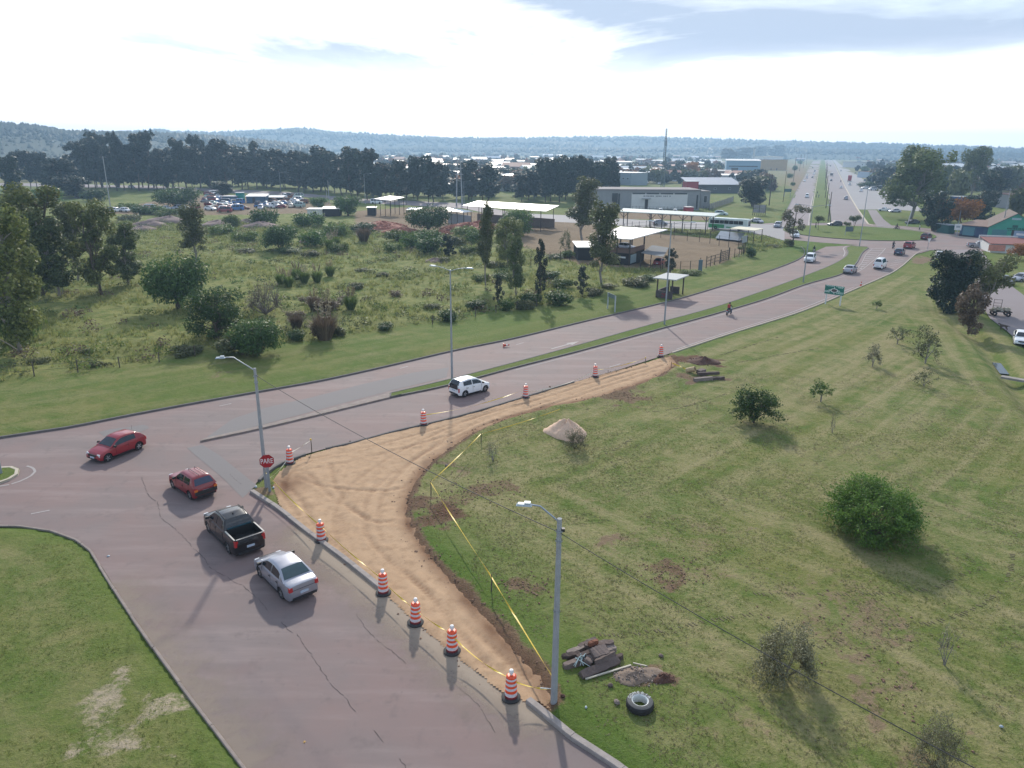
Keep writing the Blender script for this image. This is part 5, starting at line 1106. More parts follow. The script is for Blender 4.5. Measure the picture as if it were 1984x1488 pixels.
c, rz = center_from_right_wheels('mini', (899.5, 769.7), (940.6, 758.9)); car = vehicle('mini', c, rz, PT['white'], 'car', 'white small hatchback driving right beside the median lamp post')
trim(car, 'mini', (-.95, -.26, .72)); MB().box((-1.80, 0, .98), (.05, 1.15, .44), taper=.9).build('tailgate_glass', glass, car)
# traffic at the roundabout
vehicle('sedan', between((1632, 536), (1660, 522)), heading((1620, 541), (1665, 519)), PT['silver'], 'car', 'silver sedan heading for the roundabout, behind the white van', detail=1)
vehicle('van', between((1694, 524), (1714, 515)), heading((1690, 525), (1722, 506)), PT['white'], 'van', 'white minibus van seen from behind near the hatched marking', detail=1)
vehicle('hatch', between((1734, 497), (1750, 490)), heading((1728, 499), (1762, 483)), PT['navy'], 'car', 'dark blue hatchback joining the roundabout behind the red one', detail=1)
vehicle('suv', between((1752, 485), (1770, 477)), heading((1745, 487), (1782, 473)), PT['red'], 'car', 'red estate car joining the roundabout', detail=1)
vehicle('suv', between((1786, 467), (1802, 461)), heading((1780, 468), (1810, 460)), PT['maroon'], 'car', 'dark maroon SUV leaving the roundabout to the right', detail=1)
vehicle('suv', between((1560, 512), (1577, 502)), heading((1577, 499), (1557, 514)), PT['white'], 'car', 'white SUV coming out of the roundabout toward the viewer', detail=1)
vehicle('pickup', between((1543, 463), (1536, 456)), heading((1530, 452), (1549, 468)), PT['white'], 'pickup_truck', 'white pickup half hidden behind the see-through pine', 'pickup', detail=1)
vehicle('suv', between((1503, 443), (1510, 438)), heading((1512, 437), (1496, 445)), PT['silver'], 'car', 'silver SUV entering the west street from the roundabout', detail=1)
vehicle('hatch', between((1606, 438), (1628, 438)), heading((1632, 438), (1604, 438)), PT['black'], 'car', 'black hatchback crossing the far side of the roundabout', detail=1, sc=1.08)
vehicle('sedan', between((1752, 434), (1782, 434)), heading((1784, 434), (1752, 434.5)), PT['black'], 'car', 'black car parked on the grass under the huge gum', detail=1)
vehicle('utility', between((1883, 479), (1904, 480)), heading((1880, 479), (1907, 480)), PT['silver'], 'pickup_truck', 'pale small pickup parked across from the green house', 'pickup', detail=1)
vehicle('sedan', between((1968, 661), (1988, 668)), heading((1984, 640), (1990, 668)), PT['white'], 'car', 'white car at the right edge on the service road', detail=2)
vehicle('sedan', between((1968, 546), (1990, 544)), heading((1990, 544), (1966, 546)), PT['silver'], 'car', 'silver car parked at the right edge beyond the airy tree', detail=1)
vehicle('hatch', between((1938, 548), (1952, 552)), heading((1938, 547), (1955, 552)), PT['grey'], 'car', 'dark car half hidden behind the airy tree', detail=1)
vehicle('hatch', between((1818, 497), (1822, 504)), heading((1818, 497), (1822, 507)), PT['white'], 'car', 'white car mostly hidden behind the dark dense roadside tree', detail=1)
# the far avenue
for k, a, b, pc, lb in (('van', (1562, 386), (1564.5, 380), 'white', 'white van coming down the far avenue, nearest of that lane'), ('hatch', (1558, 354), (1560, 350), 'white', 'white car in the outer lane of the far avenue'), ('hatch', (1562, 347.5), (1564, 344), 'silver', 'silver car in the outer lane of the far avenue'), ('sedan', (1563.5, 342), (1565, 339), 'white', 'white sedan high up the outer lane of the far avenue'), ('hatch', (1573, 347), (1574.3, 343), 'grey', 'dark car in the inner lane of the far avenue'), ('suv', (1576, 340), (1577, 336.5), 'white', 'white SUV in the inner lane of the far avenue'), ('van', (1578, 335), (1579, 331), 'silver', 'pale van following the white SUV on the far avenue'), ('hatch', (1574, 327), (1575, 325), 'navy', 'farthest dark car in the oncoming lane')):
    vehicle(k, between(a, b, .03), heading(b, a), PT[pc], 'car', lb, detail=0)
for k, a, b, pc, lb in (('hatch', (1630, 367), (1628.5, 363), 'white', 'white hatchback driving away along the far carriageway'), ('suv', (1640, 390), (1637.5, 384), 'silver', 'silver car driving away, nearest on the far carriageway'), ('hatch', (1610.5, 353), (1610, 349), 'grey', 'small dark car driving away by the median poles'), ('hatch', (1609, 324), (1608.6, 321), 'black', 'farthest dark car driving away'), ('hatch', (1630.5, 334), (1628, 330), 'white', 'white car on the frontage road'), ('hatch', (1646, 361), (1646.5, 357), 'white', 'white car before the red truck'), ('hatch', (1669, 373), (1667, 370), 'white', 'white car turning on the apron')):
    vehicle(k, between(a, b, .04), heading(a, b), PT[pc], 'car', lb, detail=0)
for k, a, b, pc, lb in (('suv', (1672, 366), (1680, 366), 'white', 'white car at the left of the parked row on the apron'), ('van', (1684, 369), (1697, 369), 'white', 'white van parked before the huge gum, front one'), ('van', (1686, 364), (1700, 364), 'silver', 'pale van parked behind the front white van'), ('utility', (1704, 409), (1724, 410), 'white', 'white flatbed pickup parked at the grass edge'), ('sedan', (1722, 412), (1744, 412), 'silver', 'silver sedan parked at the grass edge beside the flatbed'), ('suv', (1674, 353), (1677, 350), 'black', 'black car parked along the frontage road'), ('hatch', (1656, 338), (1659, 335), 'grey', 'grey car parked up the frontage road'), ('hatch', (1665, 340), (1668, 338), 'cream', 'cream car parked under the frontage trees')):
    vehicle(k, between(a, b, .04), heading(b, a), PT[pc], 'car', lb, detail=0)
# cars near the yards
vehicle('hatch', between((1270, 517), (1285, 511)), heading((1266, 519), (1288, 508)), PT['red'], 'car', 'red car parked under the net carport', detail=1)
for k, a, b, pc, lb in (('sedan', (1452, 430), (1482, 434), 'silver', 'pale blue pickup-like car parked on the grass by the grey panel board'), ('suv', (1270, 437), (1287, 437), 'silver', 'pale car parked behind the long pergola'), ('van', (1278, 418), (1281, 412), 'white', 'white van parked before the grey building, left'), ('van', (1306, 420), (1309, 413), 'white', 'white van parked before the grey building, right'), ('suv', (1388, 417), (1406, 418), 'pale', 'pale van on the grass above the bus'), ('van', (1252, 358), (1255, 354), 'white', 'white van before the lattice mast'), ('hatch', (1275, 359), (1279, 356), 'white', 'white car at the foot of the lattice mast'), ('sedan', (248, 364), (262, 365), 'silver', 'silver car passing behind the pines at the left'), ('van', (716, 395), (742, 395), 'white', 'white van behind the small white shed roof'), ('hatch', (290, 352), (302, 352), 'white', 'white car seen between the left pines'), ('sedan', (905, 381), (925, 381), 'pale', 'pale car passing under the pines above the long roof')):
    vehicle(k, between(a, b, .04), heading(a, b), PT[pc], 'car', lb, detail=0)
# scrap yard
r_ = random.Random(5); n_s = 0
rows = [(378, 402, 430, 7), (384, 400, 432, 5), (389, 400, 452, 6), (395, 398, 470, 8), (401, 400, 465, 6), (408, 398, 480, 6), (384, 545, 580, 4), (391, 525, 585, 6), (397, 500, 590, 8), (404, 495, 585, 6), (413, 215, 300, 4), (407, 285, 385, 6)]
for (yy, xa, xb, n) in rows:
    for i in range(n):
        a = xa + (xb - xa) * (i + .5) / n + r_.uniform(-3, 3); k = r_.choice(('hatch', 'sedan', 'boxy', 'sedan', 'van', 'suv', 'utility')); pc = r_.choice(('white', 'white', 'silver', 'white', 'blue', 'darkred', 'grey', 'rust', 'navy', 'pale', 'white', 'cream'))
        q = G(a, yy + r_.uniform(-1.5, 1.5)); cn = {'white': 'white', 'silver': 'silver', 'blue': 'blue', 'darkred': 'red', 'grey': 'grey', 'rust': 'rusty', 'navy': 'dark', 'pale': 'pale green', 'cream': 'cream'}[pc]
        vehicle(k, q, r_.uniform(-.5, .5) + (3.14 if r_.random() < .5 else 0) + (1.57 if r_.random() < .3 else 0), PT[pc], 'scrap_car', near_label('derelict %s %s' % (cn, {'hatch': 'hatchback', 'sedan': 'sedan', 'boxy': 'boxy car', 'van': 'van', 'suv': 'estate car', 'utility': 'pickup'}[k]), a, yy), 'car', 'cars in the scrap yard', detail=0)
for k, a, yy, pc, lb, rr in (('van', 436, 413, 'darkred', 'long dark red van at the front of the scrap yard', 3.2), ('van', 289, 407, 'white', 'tall white minibus at the left of the scrap yard', 3.14), ('sedan', 218, 412, 'navy', 'dark blue wreck at the far left of the scrap yard', .2), ('hatch', 262, 411, 'pale', 'pale green wreck before the white minibus', 3.0), ('utility', 505, 402, 'blue', 'blue tarped wreck, left one', .2), ('utility', 517, 400, 'blue', 'blue tarped wreck, right one', 3.2), ('van', 534, 403, 'white', 'white delivery van at the front right of the scrap yard', 3.3)):
    vehicle(k, G(a, yy), rr, PT[pc], 'scrap_car', lb, 'car', detail=0)
# bus
bus = thing('bus', 'green and white bus standing in the west street', 'bus', between((1375, 443), (1450, 448), .03), heading((1375, 442), (1450, 447)))
bl = 11.0; bw = 2.5
mb = MB().prism([(-bl / 2, -bw / 2), (bl / 2 - .25, -bw / 2), (bl / 2, -bw / 2 + .3), (bl / 2, bw / 2 - .3), (bl / 2 - .25, bw / 2), (-bl / 2, bw / 2)], .35, 3.0); mb.build('body', paint('bus_white', (.66, .74, .72)), bus)
MB().prism([(-bl / 2 + .05, -bw / 2 + .12), (bl / 2 - .3, -bw / 2 + .12), (bl / 2 - .3, bw / 2 - .12), (-bl / 2 + .05, bw / 2 - .12)], 3.0, 3.16).build('roof', paint('bus_roof', (.70, .80, .76)), bus)
for sg in (-1, 1):
    MB().box((-3.2, sg * (bw / 2 + .005), .95), (4.4, .02, 1.0)).build('green_panel', paint('bus_green', (.03, .30, .12)), bus)
    MB().box((1.6, sg * (bw / 2 + .005), .80), (4.0, .02, .30)).build('green_panel', paint('bus_green', (.03, .30, .12)), bus)
    for i in range(7): MB().box((-4.4 + i * 1.32, sg * (bw / 2 + .006), 2.15), (1.24, .02, .95)).build('side_window', glass, bus)
MB().box((bl / 2 + .004, 0, 2.0), (.02, 1.9, 1.3)).build('windshield', glass, bus); MB().box((-bl / 2 - .004, 0, 2.2), (.02, 2.0, .8)).build('rear_window', glass, bus)
wm = MB().lathe([(.3, -.14), (.47, -.14), (.5, -.1), (.5, .1), (.47, .14), (.3, .14), (.01, .10)], 18, m=Matrix.Rotation(R(90), 4, 'X')).mesh('wheel', [rubber])
for a in (-3.4, 3.2):
    for sg in (-1, 1): obj('wheel', wm, bus, (a, sg * 1.14, .5))
# trucks on the frontage road and far carriageway
def truck(a, b, boxm, name, label, ht=3.6, ln=6.0):
    t = thing(name, label, 'truck', between(a, b, .04), heading(a, b))
    MB().box((-.6, 0, .9 + ht / 2), (ln, 2.4, ht)).build('cargo_box', boxm, t); MB().box((ln / 2 + .7, 0, 1.6), (1.9, 2.3, 2.3), taper=.92).build('cab', PT['white'], t); MB().box((ln / 2 + 1.66, 0, 2.1), (.03, 1.9, .8)).build('windshield', glass, t)
    MB().box((0, 0, .75), (ln + 2, 1.0, .3)).build('chassis', black, t)
    for xx in (-ln / 2 + .6, -ln / 2 + 1.8, ln / 2 + .6):
        for sg in (-1, 1): obj('wheel', wm, t, (xx, sg * 1.05, .5))
truck((1646, 355), (1645, 350), M('truck_red', (.36, .03, .04), .6, var=.15, scale=1.5), 'truck', 'truck with tall red cargo box on the frontage road')
truck((1611, 344), (1610.6, 339), M('truck_brown', (.12, .09, .08), .8, var=.3, scale=1.5), 'truck', 'dark loaded truck driving away on the far carriageway', 1.6)

# ================================================================== PEOPLE AND TWO-WHEELERS
skin = M('skin', (.42, .26, .18), .6); cloth_dark = M('cloth_dark', (.02, .022, .030), .9, var=.3, scale=20); cloth_blue = M('cloth_denim', (.04, .06, .11), .9, var=.3, scale=20); cloth_light = M('cloth_light', (.45, .50, .55), .9, var=.2, scale=20); cloth_red = M('cloth_red', (.40, .05, .05), .8, var=.2, scale=20); hair = M('hair_dark', (.015, .012, .01), .8)
def figure_mesh(name, J, Rd, E):
    """one continuous body grown over a joint skeleton"""
    names = list(J); me = bpy.data.meshes.new(name); me.from_pydata([J[n] for n in names], [(names.index(a), names.index(b)) for a, b in E], [])
    o = bpy.data.objects.new(name, me); COL.objects.link(o)
    sm = o.modifiers.new('skin', 'SKIN'); sm.use_smooth_shade = True; ss = o.modifiers.new('sub', 'SUBSURF'); ss.levels = 1; ss.render_levels = 1
    for i, n in enumerate(names): me.skin_vertices[0].data[i].radius = (Rd[n], Rd[n]) if not isinstance(Rd[n], tuple) else Rd[n]; me.skin_vertices[0].data[i].use_root = (n == 'hip')
    dg = bpy.context.evaluated_depsgraph_get(); m2 = bpy.data.meshes.new_from_object(o.evaluated_get(dg)); bpy.data.objects.remove(o); m2.name = name
    return m2
def dress(me, mats, fn):
    me.materials.clear()
    for m in mats: me.materials.append(m)
    for p_ in me.polygons: p_.material_index = fn(p_.center); p_.use_smooth = True
    return me
RD = dict(hip=(.15, .11), chest=(.17, .12), neck=.06, head0=(.085, .095), head=(.09, .10), top=.06, sl=.07, sr=.07, el=.05, er=.05, wl=.035, wr=.035, hl=.035, hr=.035, fl=.015, fr=.015, kl=.07, kr=.07, al=.045, ar=.045, tl=.04, tr=.04, pl=.10, pr=.10)
EG = [('hip', 'chest'), ('chest', 'neck'), ('neck', 'head0'), ('head0', 'head'), ('head', 'top'), ('chest', 'sl'), ('sl', 'el'), ('el', 'wl'), ('wl', 'hl'), ('chest', 'sr'), ('sr', 'er'), ('er', 'wr'), ('wr', 'hr'), ('hip', 'pl'), ('pl', 'kl'), ('kl', 'al'), ('al', 'tl'), ('hip', 'pr'), ('pr', 'kr'), ('kr', 'ar'), ('ar', 'tr')]
walk = dict(hip=(0, 0, .95), chest=(.02, 0, 1.32), neck=(.03, 0, 1.50), head0=(.05, 0, 1.58), head=(.05, 0, 1.67), top=(.04, 0, 1.74), sl=(.02, .19, 1.42), el=(-.05, .23, 1.14), wl=(.05, .24, .90), hl=(.09, .23, .82), sr=(.02, -.19, 1.42), er=(.06, -.23, 1.14), wr=(.20, -.22, .93), hr=(.25, -.21, .86), pl=(0, .10, .90), kl=(.12, .10, .50), al=(.02, .10, .09), tl=(.18, .11, .04), pr=(0, -.10, .90), kr=(-.02, -.10, .50), ar=(-.26, -.10, .12), tr=(-.12, -.11, .04))
ride = dict(hip=(-.18, 0, .86), chest=(-.06, 0, 1.22), neck=(.00, 0, 1.40), head0=(.03, 0, 1.48), head=(.05, 0, 1.57), top=(.04, 0, 1.65), sl=(-.03, .19, 1.32), el=(.20, .28, 1.12), wl=(.42, .28, 1.06), hl=(.50, .28, 1.05), sr=(-.03, -.19, 1.32), er=(.20, -.28, 1.12), wr=(.42, -.28, 1.06), hr=(.50, -.28, 1.05), pl=(-.12, .12, .84), kl=(.28, .20, .72), al=(.10, .22, .34), tl=(.26, .23, .30), pr=(-.12, -.12, .84), kr=(.28, -.20, .72), ar=(.10, -.22, .34), tr=(.26, -.23, .30))
RD = {k: RD[k] for k in RD if k in walk}
walk_me = figure_mesh('body', walk, RD, EG); ride_me = figure_mesh('body', ride, RD, EG)
def person(pose, loc, rz, top_m, leg_m, label, parent_z=0.0, pack=None, helmet=False, group=None):
    o = thing('person', label, 'person', loc, rz, group); me = (walk_me if pose == 'walk' else ride_me).copy(); zl = .95 if pose == 'walk' else .90
    dress(me, [skin, top_m, leg_m, hair, black], lambda c: 4 if c.z < (.10 if pose == 'walk' else .34) else 2 if c.z < zl and not (pose == 'ride' and c.x > .36) and abs(c.y) < .30 - (.09 if pose == 'walk' else 0) else 0 if (pose == 'walk' and c.z < .95) or c.z > 1.50 else 1)
    b = obj('body', me, o); k = 1.70 if pose == 'walk' else 1.60; x_ = .05
    MB().lathe([(.001, .16), (.07, .14), (.115, .07), (.125, -.02), (.11, -.06)], 14, m=Matrix.Translation((x_ - .015, 0, k - .02))).build('helmet' if helmet else 'hair', black if helmet else hair, o, 60)
    if pack: MB().box((-.22 if pose == 'ride' else -.17, 0, 1.22 if pose == 'ride' else 1.28), (.20, .34, .46), taper=.85).build('backpack', pack, o)
    return o
def motorcycle(loc, rz, label, body_m, group=None):
    o = thing('motorcycle', label, 'motorcycle', loc, rz, group); m = Matrix.Rotation(R(90), 4, 'X')
    wme = MB().lathe([(.22, -.03), (.28, -.05), (.30, 0), (.28, .05), (.22, .03), (.22, -.03)], 20, m=m)
    for xx in (-.60, .62):
        wo = MB().lathe([(.20, -.035), (.27, -.05), (.30, 0), (.27, .05), (.20, .035)], 20, m=m).build('wheel', rubber, o, 40); wo.location = (xx, 0, .30); sp_ = MB()
        for i in range(6): sp_.tube([(0, 0, 0), (.21 * math.cos(i * 1.047), 0, .21 * math.sin(i * 1.047))], .012, 4)
        sp_.build('spokes', alloy, wo)
    MB().tube([(.62, 0, .30), (.40, 0, .92), (.36, 0, 1.0)], .035, 6).build('fork', alloy, o); MB().tube([(.42, -.34, 1.04), (.38, 0, 1.0), (.42, .34, 1.04)], .018, 6).build('handlebar', black, o)
    MB().tube([(-.60, 0, .30), (-.2, 0, .42), (.15, 0, .42), (.40, 0, .85)], .04, 6).build('frame', black, o); MB().box((-.02, 0, .42), (.42, .26, .30), taper=.8).build('engine', M('engine_metal', (.15, .15, .16), .5, .6), o)
    MB().tube([(.30, 0, .86), (.12, 0, .84), (-.05, 0, .76)], [.08, .13, .08], 10).build('fuel_tank', body_m, o, 50); MB().tube([(-.02, 0, .78), (-.35, 0, .76), (-.68, 0, .82)], [.09, .11, .06], 8).build('seat', black, o, 50)
    MB().box((-.72, 0, .70), (.06, .16, .08)).build('tail_light', tail_red, o); MB().box((.50, 0, .88), (.10, .18, .16)).build('headlight', head_lens, o); MB().tube([(.1, -.16, .30), (-.65, -.17, .34)], .04, 8).build('exhaust', chrome, o); MB().box((-.76, 0, .52), (.015, .2, .14)).build('number_plate', plate_m, o)
    return o
def rider(a, b, lm, lp, body_m, top_m, pack=None):
    l = between(a, b, .012); h_ = heading(a, b); motorcycle(l, h_, lm, body_m); person('ride', (l.x, l.y, .012), h_, top_m, cloth_blue, lp, pack=pack, helmet=True)
rider((1407, 612), (1417, 608), 'motorcycle on the avenue beside the median', 'person with a red backpack riding the motorcycle beside the median', PT['black'], cloth_dark, cloth_red)
rider((1577, 490), (1576, 493), 'motorcycle following the white SUV out of the roundabout', 'person riding behind the white SUV, pale front', PT['silver'], cloth_dark)
rider((1727, 483), (1733, 480), 'motorcycle left of the red estate car at the roundabout', 'person in dark clothes riding beside the red estate car', PT['red'], cloth_dark)
rider((1743, 445), (1731, 445), 'motorcycle on the far side of the roundabout near the white post', 'person in dark clothes riding along the far side of the roundabout', PT['red'], cloth_dark)
rider((1629, 355), (1628.5, 352), 'small motorcycle at the right kerb of the far carriageway', 'person riding at the right kerb of the far carriageway', PT['black'], cloth_dark)
for a, b, tm, lg, lb in ((1580, 443, cloth_dark, cloth_dark, 'person in black walking on the roundabout beside the left flat-topped tree'), (1781, 447, cloth_light, cloth_blue, 'person in a pale shirt walking on the kerb past the black parked car'), (1583, 377, cloth_dark, cloth_blue, 'person in dark clothes standing farthest up the avenue median'), (1581, 383, cloth_dark, cloth_dark, 'person in black on the avenue median, left of the nearer two'), (1586, 384, cloth_blue, cloth_dark, 'person in dark blue on the avenue median, right of the nearer two')):
    person('walk', G(a, b), random.uniform(2.4, 3.6), tm, lg, lb)

# ================================================================== STREET FURNITURE
galv = M('galvanised', (.30, .34, .38), .45, .4, var=.15, scale=2); conc_pole = M('pole_concrete', (.30, .315, .33), .85, var=.18, scale=2.5, bump=.3); wood_dark = M('old_wood', (.055, .042, .034), .9, var=.35, scale=5, bump=.4); wood_pole = M('wood_pole', (.085, .065, .052), .9, var=.3, scale=3); lampm = M('lamp_head', (.36, .42, .47), .5, .2); white_post = M('white_post', (.66, .68, .68), .6, var=.12)
def text_mesh(txt, size, mat, name='lettering', sx=1.0, ext=.004):
    cu = bpy.data.curves.new(name, 'FONT'); cu.body = txt; cu.size = size; cu.align_x = 'CENTER'; cu.align_y = 'CENTER'; cu.extrude = ext
    o = bpy.data.objects.new(name, cu); COL.objects.link(o); dg = bpy.context.evaluated_depsgraph_get(); me = bpy.data.meshes.new_from_object(o.evaluated_get(dg)); bpy.data.objects.remove(o)
    for v in me.vertices: v.co.x *= sx
    me.materials.clear(); me.materials.append(mat); return me
# the two concrete lamp posts and their cable
def lamp_post(base, toppx, label, arm_dir, r0=.13, r1=.085, arm=1.6, rise=.9):
    h_ = height_at(base, toppx); o = thing('lamp_post', label, 'lamp post', base); MB().tube([(0, 0, -.1), (0, 0, h_)], [r0, r1], 10).build('post', conc_pole, o, 40)
    d = Vector(arm_dir).normalized(); e = d * arm * .72 + Vector((0, 0, h_ + rise - .15)); MB().tube([(0, 0, h_ - .15), e, d * arm + Vector((0, 0, h_ + rise - .12))], .035, 8).build('arm', galv, o, 40)
    l = MB(); q = d * (arm + .3) + Vector((0, 0, h_ + rise - .12)); mt = Matrix.Rotation(math.atan2(d.y, d.x), 4, 'Z'); l.box(q, (.58, .22, .08), m=mt, taper=.75); l.box(q + Vector((0, 0, .075)) - d * .12, (.22, .18, .05), m=mt); l.build('lamp_head', lampm, o)
    for z_ in (h_ - .5, h_ * .52, h_ - .9): MB().lathe([(r1 + .045, -.03), (r1 + .05, 0), (r1 + .045, .03)], 10, m=Matrix.Translation((0, 0, z_))).build('band', galv, o)
    return o, h_
bA = G(517, 946); lpA, hA = lamp_post(bA, 716, 'concrete lamp post at the street corner with the stop sign', (-1, -.25, 0))
bB = G(1073, 1365); lpB, hB = lamp_post(bB, 1010, 'concrete lamp post in the foreground beside the rubble', (-1, .12, 0), .14, .09, 1.0, .6)
MB().box((.14, 0, hB - .45), (.12, .14, .12)).build('bracket', black, lpB)
def cable(a, b, sag, r, mat, name, label, n=26):
    a, b = Vector(a), Vector(b); pts = []
    for i in range(n + 1):
        t = i / n; q = a.lerp(b, t); q.z -= 4 * sag * t * (1 - t); pts.append(q)
    return tag(MB().tube(pts, r, 6).build(name, mat), label, 'cable')
cab_m = M('cable_black', (.03, .03, .032), .7)
tA = Vector((bA.x, bA.y, hA - .35)); tB = Vector((bB.x, bB.y, hB - .45))
cable(tA, tB, .35, .016, cab_m, 'overhead_cable', 'dark cable strung between the corner lamp post and the foreground one')
cable(tB, Vector((2 * tB.x - tA.x, 2 * tB.y - tA.y, hB - .4)), .55, .014, cab_m, 'overhead_cable', 'dark cable running off the foreground lamp post to the lower right')
# tall double-arm avenue lamps
def double_lamp(bpx, bpy_, tpy, label, arms=((-1, .3), (1, -.3)), al=2.2):
    b = G(bpx, bpy_); h_ = height_at(b, tpy); o = thing('street_lamp', label, 'street lamp', b); MB().tube([(0, 0, 0), (0, 0, h_ * .5), (0, 0, h_)], [.11, .085, .055], 10).build('post', galv, o, 40); MB().lathe([(.2, 0), (.2, .04), (.12, .10)], 10).build('base_plate', galv, o)
    for ax, ay in arms:
        d = Vector((ax, ay, 0)).normalized(); MB().tube([(0, 0, h_ - .12), d * al * .5 + Vector((0, 0, h_ + .12)), d * al + Vector((0, 0, h_ + .22))], .032, 6).build('arm', galv, o)
        MB().box(d * (al + .3) + Vector((0, 0, h_ + .22)), (.70, .26, .10), m=Matrix.Rotation(math.atan2(d.y, d.x), 4, 'Z'), taper=.7).build('lamp_head', lampm, o)
double_lamp(876, 741, 522, 'tall two-armed street lamp in the median behind the white hatchback', ((-1, .5), (1, -.25)), 1.5)
double_lamp(1287, 630, 432, 'tall two-armed street lamp in the median in front of the bus shelter')
double_lamp(1556, 548, 399, 'tall two-armed street lamp in the median beside the white SUV')
double_lamp(1665, 478, 361, 'tall two-armed street lamp on the splitter island of the roundabout')
double_lamp(2, 920, 640, 'street lamp at the left edge on the small traffic island', ((-1, .2),))
for a, b, t, lb in ((708, 396, 338, 'single-arm street lamp behind the bright round willow-like tree'), (899, 393, 352, 'single-arm street lamp behind the long white roof'), (545, 382, 335, 'single-arm street lamp before the dark pines, above the blue workshop')):
    double_lamp(a, b, t, lb, ((1, .2),))
# utility poles
def pole(bpx, bpy_, tpy, label, mat=wood_pole, arms=1, r=.14, group=None, name='utility_pole'):
    b = G(bpx, bpy_); h_ = height_at(b, tpy); o = thing(name, label, 'utility pole', b, 0, group); MB().tube([(0, 0, -.1), (0, 0, h_)], [r, r * .65], 8).build('post', mat, o, 40)
    for i in range(arms):
        z_ = h_ - .5 - i * 1.1; MB().box((0, 0, z_), (2.2, .12, .12), rz=.25).build('crossarm', wood_dark, o)
        for k in (-.95, -.35, .35, .95): MB().lathe([(.05, 0), (.07, .06), (.03, .16)], 8, m=Matrix.Translation((k * .97, k * .24, z_ + .06))).build('insulator', lampm, o)
    return o, Vector((b.x, b.y, h_))
pole(214, 401, 304, 'pale concrete utility pole at the left of the scrap yard', conc_pole, 1, .2)
o1, t1 = pole(638, 395, 351, 'grey utility pole between the two round green trees', conc_pole, 0, .16); pole(634, 396, 371, 'short stub pole beside the grey utility pole', conc_pole, 0, .16)
hp = G(890, 398); hh_ = height_at(hp, 312); o = thing('power_pylon', 'twin-post power structure with cross beams before the pines', 'utility pole', hp)
for dx in (-1.1, 1.1): MB().tube([(dx, 0, 0), (dx * .55, 0, hh_)], [.28, .16], 8).build('post', conc_pole, o)
for z_ in (hh_ - .4, hh_ - 2.6, hh_ - 4.8): MB().box((0, 0, z_), (3.2, .2, .25)).build('crossarm', conc_pole, o)
o2, t2 = pole(787, 398, 365, 'thin pole with wires behind the small white shed roof', wood_pole, 0, .1)
cable(t1, t2, 1.5, .03, cab_m, 'overhead_cable', 'sagging cable from the grey utility pole to the thin pole'); cable(t2, Vector((hp.x, hp.y, hh_ * .35)), 2.2, .03, cab_m, 'overhead_cable', 'sagging cable from the thin pole to the twin-post structure')
for kx, (a, b, t) in enumerate(((1604, 430, 372), (1600, 404, 355), (1598.5, 384, 340), (1598, 368, 330), (1599, 355, 322), (1599.5, 345, 316), (1599, 336, 311))):
    pole(a, b, t, '%s dark wooden pole from the roundabout along the avenue median' % ordinal(kx + 1), wood_pole, 0, .16, 'wooden poles along the median')
for kx, (a, b, t) in enumerate(((1537, 352, 305), (1549, 332, 300), (1556, 326, 299), (1562, 320, 298))):
    pole(a, b, t, '%s tall wooden power pole from the front, left of the far avenue' % ordinal(kx + 1), wood_pole, 1, .18, 'power poles left of the far avenue')
pole(1490, 398, 338, 'power pole with pale painted foot near the dark cypress clump', wood_pole, 2, .22); pole(1517, 392, 332, 'slim dark pole by the green roadside board', wood_pole, 0, .12); pole(1938, 462, 366, 'concrete lamp pole beside the green house', conc_pole, 1, .15); pole(1855, 445, 408, 'short pole behind the blue building', conc_pole, 0, .12); pole(1686, 365, 318, 'lamp pole behind the parked vans', conc_pole, 0, .12)
# lattice mast
mb_ = G(1284, 362); mh = height_at(mb_, 249); o = thing('lattice_mast', 'tall lattice antenna mast behind the grey building', 'mast', mb_)
legs = [[Vector((math.cos(a) * 1.2, math.sin(a) * 1.2, 0)), Vector((math.cos(a) * .4, math.sin(a) * .4, mh))] for a in (.5, 2.6, 4.7)]
for l_ in legs: MB().tube(l_, [.17, .10], 6).build('leg', M('mast_dark', (.06, .08, .075), .7), o)
br = MB()
for i in range(26):
    for k in range(3):
        a, b = legs[k], legs[(k + 1) % 3]; br.tube([a[0].lerp(a[1], i / 26), b[0].lerp(b[1], (i + 1) / 26)], .06, 4)
br.build('bracing', MATS['mast_dark'], o)
for i in range(3): MB().box((math.cos(i * 2.1) * .7, math.sin(i * 2.1) * .7, mh * .76), (.25, .18, 2.4), rz=i * 2.1).build('antenna_panel', lampm, o)
MB().tube([(0, 0, mh - 1), (0, 0, mh + 1.5)], .05, 5).build('spire', MATS['mast_dark'], o)
# stop sign
sg_b = G(523, 955); sg_h = height_at(sg_b, 896); dirv = Vector((0 - sg_b.x, 0 - sg_b.y, 0)).normalized(); yaw = math.atan2(dirv.y, dirv.x) + R(90) - R(4)
o = thing('stop_sign', 'red octagonal stop sign reading PARE on a grey post', 'sign', sg_b, yaw)
MB().box((0, .03, (sg_h + .3) / 2), (.16, .07, sg_h + .3)).build('post', galv, o)
oc = [Vector((.44 * math.cos(R(22.5 + 45 * k)), 0, .44 * math.sin(R(22.5 + 45 * k)))) for k in range(8)]
def plate(name, pts, y0, y1, mat, par, z):
    n = len(pts); mb = MB().add([(p_.x, y0, p_.z) for p_ in pts] + [(p_.x, y1, p_.z) for p_ in pts], [tuple(range(n)), tuple(range(n, 2 * n))[::-1]] + [(i, n + i, n + (i + 1) % n, (i + 1) % n) for i in range(n)]); q = mb.build(name, mat, par); q.location = (0, 0, z); return q
red_sign = M('sign_red', (.34, .012, .020), .4, var=.06); sign_white = M('sign_white', (.74, .74, .74), .5, var=.05)
